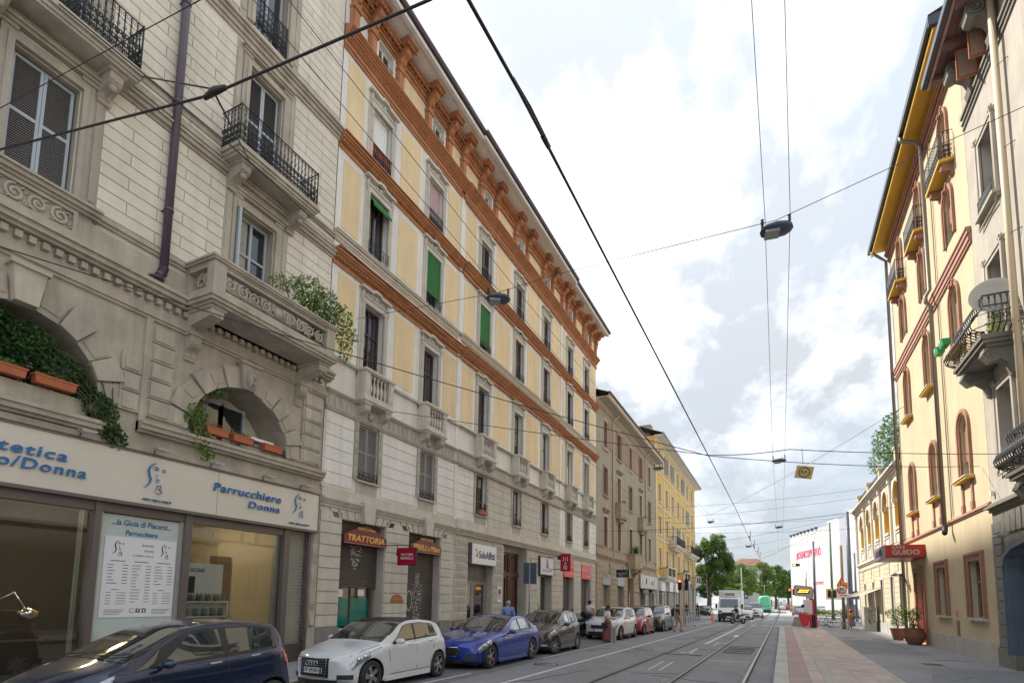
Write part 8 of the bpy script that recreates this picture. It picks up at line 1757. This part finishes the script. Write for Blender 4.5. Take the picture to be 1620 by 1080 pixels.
for p, q in (((3.2,50,.48),(3.45,50,.95)),((3.45,50,.95),(3.95,50,.95)),((3.95,50,.95),(4.15,50,.48)),((3.65,50,.45),(3.95,50,1.0)),((3.65,50,.45),(3.45,50,.9)),((3.65,50,.45),(4.15,50,.48)),((3.45,50,.95),(3.42,50,1.15)),((3.42,49.75,1.15),(3.42,50.25,1.15)),((3.85,50,1.02),(4.1,50,1.04))): b.tube([p,q], .02, 5)
b.build('frame','iron',bk)
# navy backed sign on the left pavement
t = thing('road_sign', 'dark blue back of a tall sign on a grey pole before the brown portal', 'sign', (-10.6,23.8,.125)); b = MB(); b.tube([(-10.55,23.8,.125),(-10.55,23.8,3.6)], .035, 8); b.build('pole','steel',t); b = MB(); b.box(-10.88,-10.22,23.83,23.87,2.65,3.64); b.build('panel','navy',t); b = MB(); b.box(-10.65,-10.45,23.72,23.79,.95,1.2); b.build('blue_box','blue',t)
# ================================================================ PEOPLE
def skinmesh(nm, V, E_, rad, m, par, sub=2):
    me = bpy.data.meshes.new(nm); me.from_pydata(V, E_, []); o = bpy.data.objects.new(nm, me); C.objects.link(o)
    md = o.modifiers.new('s','SKIN'); sv = me.skin_vertices[0].data
    for i, r_ in enumerate(rad): sv[i].radius = r_ if isinstance(r_, tuple) else (r_, r_); sv[i].use_root = (i == 0)
    md.use_smooth_shade = True; s2 = o.modifiers.new('u','SUBSURF'); s2.levels = sub; s2.render_levels = sub
    dg = bpy.context.evaluated_depsgraph_get(); nm_ = bpy.data.meshes.new_from_object(o.evaluated_get(dg)); bpy.data.objects.remove(o)
    nm_.materials.clear(); nm_.materials.append(M[m]); nm_.name = nm; q = bpy.data.objects.new(nm, nm_); C.objects.link(q); q.parent = par; WL[q.name] = (0,0,0); return q
M['skin'] = mat('skin', (0.42,0.22,0.14), .55); M['hair'] = mat('dark_hair', (0.025,0.016,0.012), .6)
def person(label, loc, rz, sc, top, bottom, pose, hair='short', skirt=False, sleeves=.5, shorts=False, shoes='black'):
    t = thing('person', label, 'person', loc, None, rz); t.scale = (sc,)*3
    P_ = dict(pel=(0,0,.95), sp=(0,0,1.15), ch=(0,0,1.35), nk=(0,0,1.50), hd=(.02,0,1.60), tp=(.01,0,1.72), hl=(0,.10,.90), hr=(0,-.10,.90), kl=(.03,.11,.50), kr=(.03,-.11,.50), al=(0,.11,.08), ar=(0,-.11,.08), tl=(.17,.13,.03), tr=(.17,-.13,.03),
              sl=(0,.19,1.42), sr=(0,-.19,1.42), el=(-.02,.25,1.14), er=(-.02,-.25,1.14), wl=(.06,.24,.88), wr=(.06,-.24,.88)); P_.update(pose); K = P_
    ks = ['pel','sp','ch','nk','hd','tp','hl','kl','al','tl','hr','kr','ar','tr','sl','el','wl','sr','er','wr']
    rad = dict(pel=(.13,.10),sp=(.125,.09),ch=(.15,.105),nk=.055,hd=(.085,.095),tp=(.06,.07),hl=.09,kl=.058,al=.038,tl=.035,hr=.09,kr=.058,ar=.038,tr=.035,sl=.06,el=.042,wl=.028,sr=.06,er=.042,wr=.028)
    I = {k: i for i, k in enumerate(ks)}; E_ = [(I[a],I[b_]) for a, b_ in (('pel','sp'),('sp','ch'),('ch','nk'),('nk','hd'),('hd','tp'),('pel','hl'),('hl','kl'),('kl','al'),('al','tl'),('pel','hr'),('hr','kr'),('kr','ar'),('ar','tr'),('ch','sl'),('sl','el'),('el','wl'),('ch','sr'),('sr','er'),('er','wr'))]
    body = skinmesh('body', [K[k] for k in ks], E_, [rad[k] for k in ks], 'skin', t)
    def sub(names, edges, grow, m, nm):
        V = []; R2 = []
        for n_ in names:
            if isinstance(n_, tuple): a, b_, f = n_; V.append(tuple(lerp(K[a][i],K[b_][i],f) for i in range(3))); ra, rb_ = rad[a], rad[b_]; ra = ra[0] if isinstance(ra, tuple) else ra; rb_ = rb_[0] if isinstance(rb_, tuple) else rb_; R2.append(lerp(ra,rb_,f)+grow)
            else: r_ = rad[n_]; V.append(K[n_]); R2.append(tuple(x+grow for x in r_) if isinstance(r_, tuple) else r_+grow)
        skinmesh(nm, V, edges, R2, m, t)
    sub(['pel','sp','ch',('ch','nk',.7),'sl',('sl','el',sleeves if sleeves <= 1 else 1),'sr',('sr','er',sleeves if sleeves <= 1 else 1)]+([('el','wl',sleeves-1),('er','wr',sleeves-1)] if sleeves > 1 else []), [(0,1),(1,2),(2,3),(2,4),(4,5),(2,6),(6,7)]+([(5,8),(7,9)] if sleeves > 1 else []), .018, top, 'shirt')
    if skirt: b = MB(); b.loft([[(K['pel'][0]+r_*cos(a), r_*1.05*sin(a), z) for a in [2*pi*i/18 for i in range(18)]] for r_, z in ((.15,1.02),(.19,.9),(.20,.6),(.23,.3),(.27,.06))], 0, True); lpart(b, 'skirt', bottom, t)
    else:
        f = .85 if shorts else .95; a_, b2 = ('hl','kl') if shorts else ('kl','al')
        sub(['pel','hl','hr']+([('hl','kl',.88),('hr','kr',.88)] if shorts else ['kl',('kl','al',.9),'kr',('kr','ar',.9)]), [(0,1),(0,2)]+([(1,3),(2,4)] if shorts else [(1,3),(3,4),(2,5),(5,6)]), .022, bottom, 'shorts' if shorts else 'trousers')
    for a, b_ in (('al','tl'),('ar','tr')): b = MB(); p, q = Vector(K[a]), Vector(K[b_]); d = (q-p); b.tube([p-Vector((d.x*.3,d.y*.3,.02)), (p+q)/2-Vector((0,0,.01)), q+d*.3], [.045,.052,.03], 8); lpart(b, 'shoe', shoes, t)
    for s_ in ('l','r'):
        w_ = Vector(K['w'+s_]); d = (w_-Vector(K['e'+s_])).normalized(); sd = d.cross(Vector((0,0,1))) if abs(d.z) < .9 else Vector((1,0,0)); sd.normalize(); b = MB()
        b.tube([w_, w_+d*.05, w_+d*.09], [.025,.038,.034], 8)
        for k, l in enumerate((.065,.08,.075,.055)): p0 = w_+d*.08+sd*(-.03+.02*k); b.tube([p0, p0+d*l*.6, p0+d*l*.9+sd.cross(d)*.02], [.011,.010,.007], 5)
        p0 = w_+d*.03+sd*.035; b.tube([p0, p0+d*.03+sd*.025, p0+d*.06+sd*.03], [.013,.012,.008], 5); lpart(b, 'hand', 'skin', t)
    hc = Vector(K['hd']); b = MB(); b.tube([hc+Vector((.085,0,.0)), hc+Vector((.115,0,-.02))], [.012,.018], 6); 
    for s_ in (-1,1): b.lathe([(0,0),(.012,.005),(0,.01)], tuple(hc+Vector((.085,.033*s_,.02))), 6, 1, 'x'); b.tube([hc+Vector((0,.095*s_,.02)), hc+Vector((-.01,.10*s_,-.02))], [.018,.012], 5)
    b.tube([hc+Vector((.088,-.02,-.055)), hc+Vector((.09,.02,-.055))], .006, 4, 2); lpart(b, 'face', ['skin','ink','maroon'], t)
    b = MB(); rg = []
    for z, r_ in ((-.02,.098),(.04,.108),(.09,.105),(.13,.085),(.155,.03)): rg.append([(hc.x-.018+r_*cos(a)*(.95 if cos(a) < 0 else .80 if z < .05 else .98), hc.y+r_*.93*sin(a), hc.z+z) for a in [2*pi*i/16 for i in range(16)]])
    b.loft(rg, 0, True)
    if hair == 'long': b.tube([hc+Vector((-.05,0,.05)), hc+Vector((-.09,0,-.08)), hc+Vector((-.09,0,-.2))], [.09,.085,.04], 10)
    lpart(b, 'hair', 'hair' if hair != 'grey' else 'steel', t); return t
M['denimshirt'] = mat('blue_denim_shirt', (0.16,0.27,0.48), .8, var=.15, vs=12); M['tee'] = mat('white_tee', (0.68,0.68,0.74), .85); M['rust'] = mat('rust_patterned_skirt', (0.25,0.09,0.07), .85, var=.45, vs=28); M['khaki'] = mat('khaki_shorts', (0.34,0.25,0.16), .85); M['dkshirt'] = mat('dark_shirt', (0.02,0.022,0.035), .85)
person('man in a blue shirt, back turned, standing behind the blue saloon', (-9.75,19.9,.125), 2.0, 1.0, 'denimshirt', 'dkshirt', dict(hd=(.08,0,1.58),tp=(.10,0,1.69)), 'grey', sleeves=1.8)
person('man in a white T-shirt seen from behind beside the parked motorbike', (-9.5,29.8,.125), 1.3, 1.02, 'tee', 'navy', dict(wr=(.2,-.2,1.0),el=(-.05,.26,1.15)))
w = person('woman in a white blouse and rust patterned skirt standing by the white crossover', (-7.15,25.15,0), -.1, .97, 'tee', 'rust', dict(wl=(.26,.12,1.12),wr=(.24,-.10,1.12),hd=(.05,0,1.60)), 'long', True, .75, shoes='woodR')
t = thing('handbag', 'black handbag hanging at the woman\'s side', 'handbag', (-7.15,24.9,.7)); b = MB(); b.prism([(-7.38,.68),(-7.04,.68),(-7.08,.90),(-7.33,.90)], lambda p, y: (p[0],y,p[1]), 24.82, 24.95); b.build('bag','black',t); b = MB(); b.tube([(-7.36,24.88,.86),(-7.22,25.0,1.15),(-7.06,24.88,.86)], .012, 5); b.build('strap','black',t)
b = MB(); b.box(-6.82,-6.80,24.95,25.3,.0,.75); b.box(-6.95,-6.7,24.95,25.0,0,.7); tag(b.build('suitcase_panel','alul',None,(-6.85,25.1,0)), 'pale upright case standing on the road beside the woman', 'case')
person('walking man in a dark T-shirt and khaki shorts crossing the road', (-5.75,36.3,0), -.25, 1.0, 'dkshirt', 'khaki', dict(kl=(.20,.10,.52),al=(.12,.10,.14),tl=(.27,.10,.07),kr=(-.02,-.10,.50),ar=(-.26,-.10,.16),tr=(-.12,-.11,.05),el=(-.12,.25,1.16),wl=(.02,.27,.92),er=(.06,-.25,1.15),wr=(.22,-.22,.95),tp=(.02,0,1.72)), shorts=True, sleeves=.7, shoes='wood')
t = thing('backpack', 'black backpack on the walking man\'s back', 'backpack', (-5.95,36.3,1.1)); b = MB(); b.loft([[(-5.95-.14*q*.8+ .0+.10*q*cos(a), 36.33+.16*q*sin(a), z) for a in [2*pi*i/12 for i in range(12)]] for q, z in ((.5,.98),(1,1.05),(1.05,1.25),(.95,1.42),(.5,1.5))], 0, True); b.build('bag','black',t); b = MB(); b.tube([(-5.93,36.2,1.42),(-5.75,36.16,1.45),(-5.7,36.16,1.2),(-5.9,36.2,1.05)], .015, 5); b.build('strap','black',t)
person('dark clothed pedestrian in front of the left tree trunk', (-9.5,76,.0), 1.6, 1.0, 'dkshirt', 'dkshirt', {}); person('pedestrian in dark coat left of the tree trunk by the yellow house', (-10.6,74,.0), -1.4, .98, 'dkshirt', 'navy', {}, 'long')
person('tiny pedestrian crossing far away in front of the tram tracks', (.2,122,0), 0, 1.0, 'navy', 'navy', dict(kl=(.15,.1,.5),al=(.2,.1,.1),kr=(-.05,-.1,.5),ar=(-.25,-.1,.12)))
def scooter(loc, rz, label, col, rider=False, s=1.0, top=False, grp=None):
    t = thing('scooter', label, 'scooter', loc, grp, rz); t.scale = (s,)*3
    for x in (.62,-.62): b = MB(); b.lathe([(.12,-.05),(.24,-.06),(.26,0),(.24,.06),(.12,.05)], (x,0,.26), 20, 0, 'y', True, False); b.lathe([(0,-.03),(.13,-.03),(.13,.03),(0,.03)], (x,0,.26), 12, 1, 'y', False); lpart(b, 'wheel', ['rubber','steel'], t)
    b = MB(); rg = [(.42,.08,.30,.34),(.36,.16,.32,.60),(.30,.20,.60,.95),(.26,.12,.92,1.02)]
    b.loft([[(x+.05*cos(a), w_*sin(a), lerp(z0,z1,.5)+ (z1-z0)*.5*cos(a)) for a in [2*pi*i/10 for i in range(10)]] for x, w_, z0, z1 in rg], 0, True)
    b.box(-.1,.35,-.16,.16,.28,.36); b.loft([[(x, w_*sin(a), z+h_*cos(a)) for a in [2*pi*i/12 for i in range(12)]] for x, w_, z, h_ in ((-.1,.12,.45,.15),(-.3,.2,.52,.22),(-.6,.2,.55,.2),(-.85,.08,.6,.08))], 0, True); b.loft([[(x, w_*sin(a), z+.05*cos(a)) for a in [2*pi*i/10 for i in range(10)]] for x, w_, z in ((.5,.05,.5),(.62,.08,.54),(.75,.03,.48))], 0, True); lpart(b, 'bodywork', col, t)
    b = MB(); b.loft([[(x, w_*sin(a), z+.06*cos(a)) for a in [2*pi*i/10 for i in range(10)]] for x, w_, z in ((.02,.08,.74),(-.2,.15,.76),(-.5,.15,.78),(-.75,.1,.80))], 0, True); lpart(b, 'seat', 'black', t)
    b = MB(); b.tube([(.28,-.33,1.05),(.32,0,1.0),(.28,.33,1.05)], .018, 6); b.tube([(.62,0,.26),(.32,0,1.0)], .025, 6); b.tube([(.3,.25,1.05),(.34,.3,1.2)], .01, 4); b.tube([(.3,-.25,1.05),(.34,-.3,1.2)], .01, 4); b.box(.33,.35,.25,.36,1.18,1.26); b.box(.33,.35,-.36,-.25,1.18,1.26); lpart(b, 'handlebar', 'black', t)
    b = MB(); b.lathe([(0,.06),(.07,.03),(.08,-.03),(0,-.03)], (.36,0,.95), 12, 0, 'x'); lpart(b, 'headlight', 'lampglass', t)
    if top: b = MB(); b.loft([[(x, .24*sin(a)*q, 1.02+.16*cos(a)*q) for a in [2*pi*i/12+.26 for i in range(12)]] for x, q in ((-1.05,.7),(-.98,1),(-.65,1),(-.6,.7))], 0, True); lpart(b, 'top_box', 'black', t)
    return t
scooter((-3.3,54.0,0), RZ-.75, 'silver scooter with its rider leaving the crossing in front of the truck', c_silver, True, 1.0)
person('scooter rider in dark jacket and dark helmet on the silver scooter', (-3.42,54.15,-.02), RZ-.75, .98, 'dkshirt', 'navy', dict(pel=(-.1,0,.92),sp=(-.08,0,1.1),ch=(-.03,0,1.3),nk=(0,0,1.44),hd=(.03,0,1.55),tp=(.02,0,1.66),hl=(-.05,.12,.86),hr=(-.05,-.12,.86),kl=(.33,.17,.74),kr=(.33,-.17,.74),al=(.22,.15,.42),ar=(.22,-.15,.42),tl=(.36,.16,.40),tr=(.36,-.16,.40),sl=(-.02,.18,1.36),sr=(-.02,-.18,1.36),el=(.12,.26,1.16),er=(.12,-.26,1.16),wl=(.34,.28,1.1),wr=(.34,-.28,1.1)), sleeves=1.8)
scooter((-9.35,26.6,.05), RZ-.5, 'dark motor scooter with black top box between brown hatchback and white crossover', c_dark, False, 1.12, True, 'motorcycles parked between the cars')
scooter((-9.7,25.4,.1), RZ-.35, 'pale scooter half hidden behind the dark one with the top box', c_silver, False, 1.05, False, 'motorcycles parked between the cars')
# ================================================================ TREES AND THE FAR SCENE
def tree(label, x, y, h, blobs, n, leafs, size, seed, tr_=.35, lean=0):
    t = thing('tree', label, 'tree', (x,y,0), 'street trees at the end of the street'); b = MB(); r = random.Random(seed)
    b.tube([(x,y,0),(x+.1+lean*.3,y,h*.2),(x-.1+lean*.6,y,h*.4),(x+lean,y,h*.62)], [tr_*1.2,tr_,tr_*.8,tr_*.4], 8)
    for bl in blobs: b.tube([(x+lean*.5,y,h*.32),(lerp(x,bl[0],.5),lerp(y,bl[1],.5),lerp(h*.35,bl[2],.6)),(bl[0],bl[1],bl[2])], [tr_*.5,tr_*.3,tr_*.1], 5)
    b.build('trunk', 'bark', t); pts = []
    for bl in blobs:
        for k in range(12):
            a, e = r.uniform(0,6.28), r.uniform(-1,1.2); pts.append((bl[0]+bl[3]*.75*cos(a)*cos(e), bl[1]+bl[4]*.75*sin(a)*cos(e), bl[2]+bl[5]*.75*sin(e), bl[3]*r.uniform(.3,.58), bl[4]*r.uniform(.3,.58), bl[5]*r.uniform(.25,.5)))
    leafmass('crown', None, pts, size, n, t, seed, .1, leafs)
tree('dark and bright green tree beside the end of the yellow house', -10.4, 98, 13.5, [(-11.2,98,10.5,1.9,2.2,2.6),(-9.3,97,9.4,2.3,2.4,2.4),(-7.9,97,7.4,1.9,2.0,2.2),(-9.0,97.5,12.0,1.6,1.8,1.4),(-10.8,97,6.6,1.9,2.0,1.6),(-8.4,96,5.3,1.7,1.6,1.2)], 26000, ['leaf1','leaf4','leaf2','leaf2','leaf3'], .15, 101)
for i, (x, y, h, w_, lv, lab) in enumerate(((-9.5,170,13,4.2,['leaf2','leaf3','leaf4'],'yellow green tree directly behind the truck at the far end'),(-4.6,185,14.5,4.6,['leaf3','leaf2','leaf2'],'bright pale tree above the tram'),(-.5,190,13.8,3.6,['leaf2','leaf4','leaf3'],'mid green tree right of the tram'),(3.2,205,13,3.4,['leaf4','leaf1'],'dark bluish tree at the right end of the far trees'),(-16,150,11,4,['leaf4','leaf1'],'dark tree far behind the left tree trunk'),(10,150,6.5,2.4,['leaf2','leaf4'],'small round tree left of the black traffic light'),(14,160,6.0,2.2,['leaf3','leaf2'],'small yellow green tree right of the black traffic light'),(-13,210,12,5,['leaf4','leaf2'],'tree far beyond the truck on the left'),(5.5,260,14,5,['leaf1','leaf4'],'hazy tree at the very end of the street'))):
    tree(lab, x, y, h, [(x-w_*.5,y,h*.62,w_*.6,w_*.6,h*.22),(x+w_*.5,y-1,h*.58,w_*.62,w_*.6,h*.24),(x,y,h*.80,w_*.62,w_*.6,h*.2),(x+w_*.2,y-2,h*.42,w_*.8,w_*.6,h*.16),(x-w_*.7,y-1,h*.42,w_*.5,w_*.5,h*.14)], 8000, lv, .28 if h > 8 else .2, 110+i)
fb = thing('distant_house', 'distant house with a brown hipped roof above the far trees', 'house', (-10,235,0)); b = MB(); b.box(-17,-3,235,250,0,16.2); b.build('wall','whD',fb)
b = MB(); b.add([(-18,234,16.2),(-2,234,16.2),(-2,251,16.2),(-18,251,16.2),(-13,242,19.6),(-7,242,19.6)], [(0,1,5,4),(1,2,5),(2,3,4,5),(3,0,4)]); b.build('roof','roof',fb)
b = MB(); b.box(-20,-15.2,225,235,0,21); o = tag(b.build('distant_tower', 'steel', None, (-17,230,0)), 'pale blocky tower top showing over the left tree', 'building')
for k in range(5): block('window_band', 'pane', -19.8, -15.4, 224.9, 225.0, 13+k*1.6, 13.8+k*1.6, o)
wr_ = thing('wrapped_building', 'building wrapped in white sheeting with a pink slogan, beyond the junction', 'building', (3,140,0)); M['wrap'] = mat('white_sheeting',(0.56,0.56,0.57),.7,var=.10,vs=.15); M['pinkp'] = mat('pink_print',(0.75,0.08,0.18),.6)
A_ = Vector((2.92,140)); dv_ = Vector((.3023,-.9532)); nrm = Vector((-.9532,-.3023))
def wp(t_, z, o_=0): p = A_+dv_*t_+nrm*o_; return (p.x, p.y, z)
b = MB(); 
def wbox(b, t0, t1, z0, z1, d0, d1, m=0): b.add([wp(t0,z0,d0),wp(t1,z0,d0),wp(t1,z0,d1),wp(t0,z0,d1),wp(t0,z1,d0),wp(t1,z1,d0),wp(t1,z1,d1),wp(t0,z1,d1)], [(3,2,1,0),(4,5,6,7),(0,1,5,4),(1,2,6,5),(2,3,7,6),(3,0,4,7)], m)
wbox(b, 0, 21, 0, 16.9, -12, 0); b.build('sheeting','wrap',wr_); b = MB(); wbox(b, 21.1, 26.5, 0, 17.6, -12, .3); wbox(b, 26.6, 30, 0, 17.6, -12, .5, 1); wbox(b, 30.1, 40, 0, 18.2, -12, .6); b.build('side_sheeting',['wrap',mat('grey_sheeting',(0.38,0.38,0.43),.6)],wr_)
for s_ in range(6): b = MB(); wbox(b, s_*3.5, s_*3.5+.04, 0, 16.9, 0, .02); b.build('sheet_seam','alul',wr_)
me = text_mesh('#OGNICOPPIAPUÒ', ext=.01, width=13.0, height=2.1, bold=.02); me.materials.append(M['pinkp']); Rm = Matrix(((dv_.x,0,nrm.x),(dv_.y,0,nrm.y),(0,1,0))); me.transform(Rm.to_4x4()); p = wp(10.5, 12.2, .05); put('slogan', me, p, wr_)
me = text_mesh('#OGNICOPPIAPUÒ', ext=.01, width=5.0, height=.8); me.materials.append(M['pinkp']); me.transform(Rm.to_4x4()); put('slogan', me, wp(15, 6.0, .05), wr_)
b = MB(); [b.box(A_.x+dv_.x*t_-.3, A_.x+dv_.x*t_+.3, A_.y+dv_.y*t_-.3, A_.y+dv_.y*t_+.3, 16.9, 17.3) for t_ in range(1,17,2)]; b.build('roof_edge_lamps','navy',wr_)
b = MB(); b.box(7.0,9.8,100,101,3.0,4.3,0); b.box(7.2,9.6,99.9,100,3.0,3.6,1); b.box(6.9,9.9,100.5,101.5,2.6,3.0,2); tag(b.build('billboard', ['sign_yellow' if 0 else mat('sign_yellow',(0.48,0.34,0.10),.5),'coral','white'], None, (8.4,100,0)), 'yellow and white billboard with a red stripe beside the green pole', 'billboard')
hd = thing('hedge', 'low green hedge on the traffic island beyond the junction', 'hedge', (6,90,0)); leafmass('foliage', None, [(5.2+k*.8,92,.7,.5,.5,.4) for k in range(6)], .1, 1800, hd, 7, 0, ['leaf2','leaf3']); b = MB(); b.box(4.2,9.8,91.2,92.8,.0,.35); b.build('kerb_box','concrete',hd)
b = MB(); b.prism([(3.5,66),(14,66),(14,68),(3.5,68)], lambda p, z: (p[0],p[1],z), -.02, .12); b.prism([(4,84),(11,84),(11,94),(3.4,94)], lambda p, z: (p[0],p[1],z), -.02, .1); struct(b.build('traffic_island','concrete'))
for i, (x, y, z, m_, lab) in enumerate(((-5.2,110,3.0,'blue','square blue parking sign right of the truck box'),(4.1,84,2.1,'blue','round blue arrow sign on the island'),(8.2,75,2.9,'blue','small blue sign on the slender grey pole'))):
    t = thing('road_sign', lab, 'sign', (x,y,0)); b = MB(); b.tube([(x,y,0),(x,y,z)], .04, 6); b.build('pole','steel',t); b = MB(); (b.box(x-.35,x+.35,y-.05,y-.02,z-.4,z+.4) if i != 1 else b.lathe([(0,0),(.3,0),(.3,.02)], (x,y-.06,z), 16, 0, 'y')); b.build('panel','blue',t)
    if i == 0: text('lettering','P',(x,y-.06,z),'F','white',t,height=.5,ext=.002)
b = MB()
for k in range(24): b.box(-12+k*1.6,-10.6+k*1.6,300,301,0,2.2+((k*7)%5)*.4,k%3)
tag(b.build('distant_buildings',['whD','steel','concrete'],None,(0,300,0)), 'jumble of low pale building fronts at the end of the street under the trees', 'buildings')
b = MB(); b.box(-60,-26,150,175,0,14); b.box(30,80,120,160,0,15); b.box(16,60,-20,110,0,12); b.box(-70,-25.5,0,140,0,14); 
o = tag(b.build('rear_blocks','whG',None,(0,100,0)), 'plain city blocks standing behind the street fronts', 'buildings')
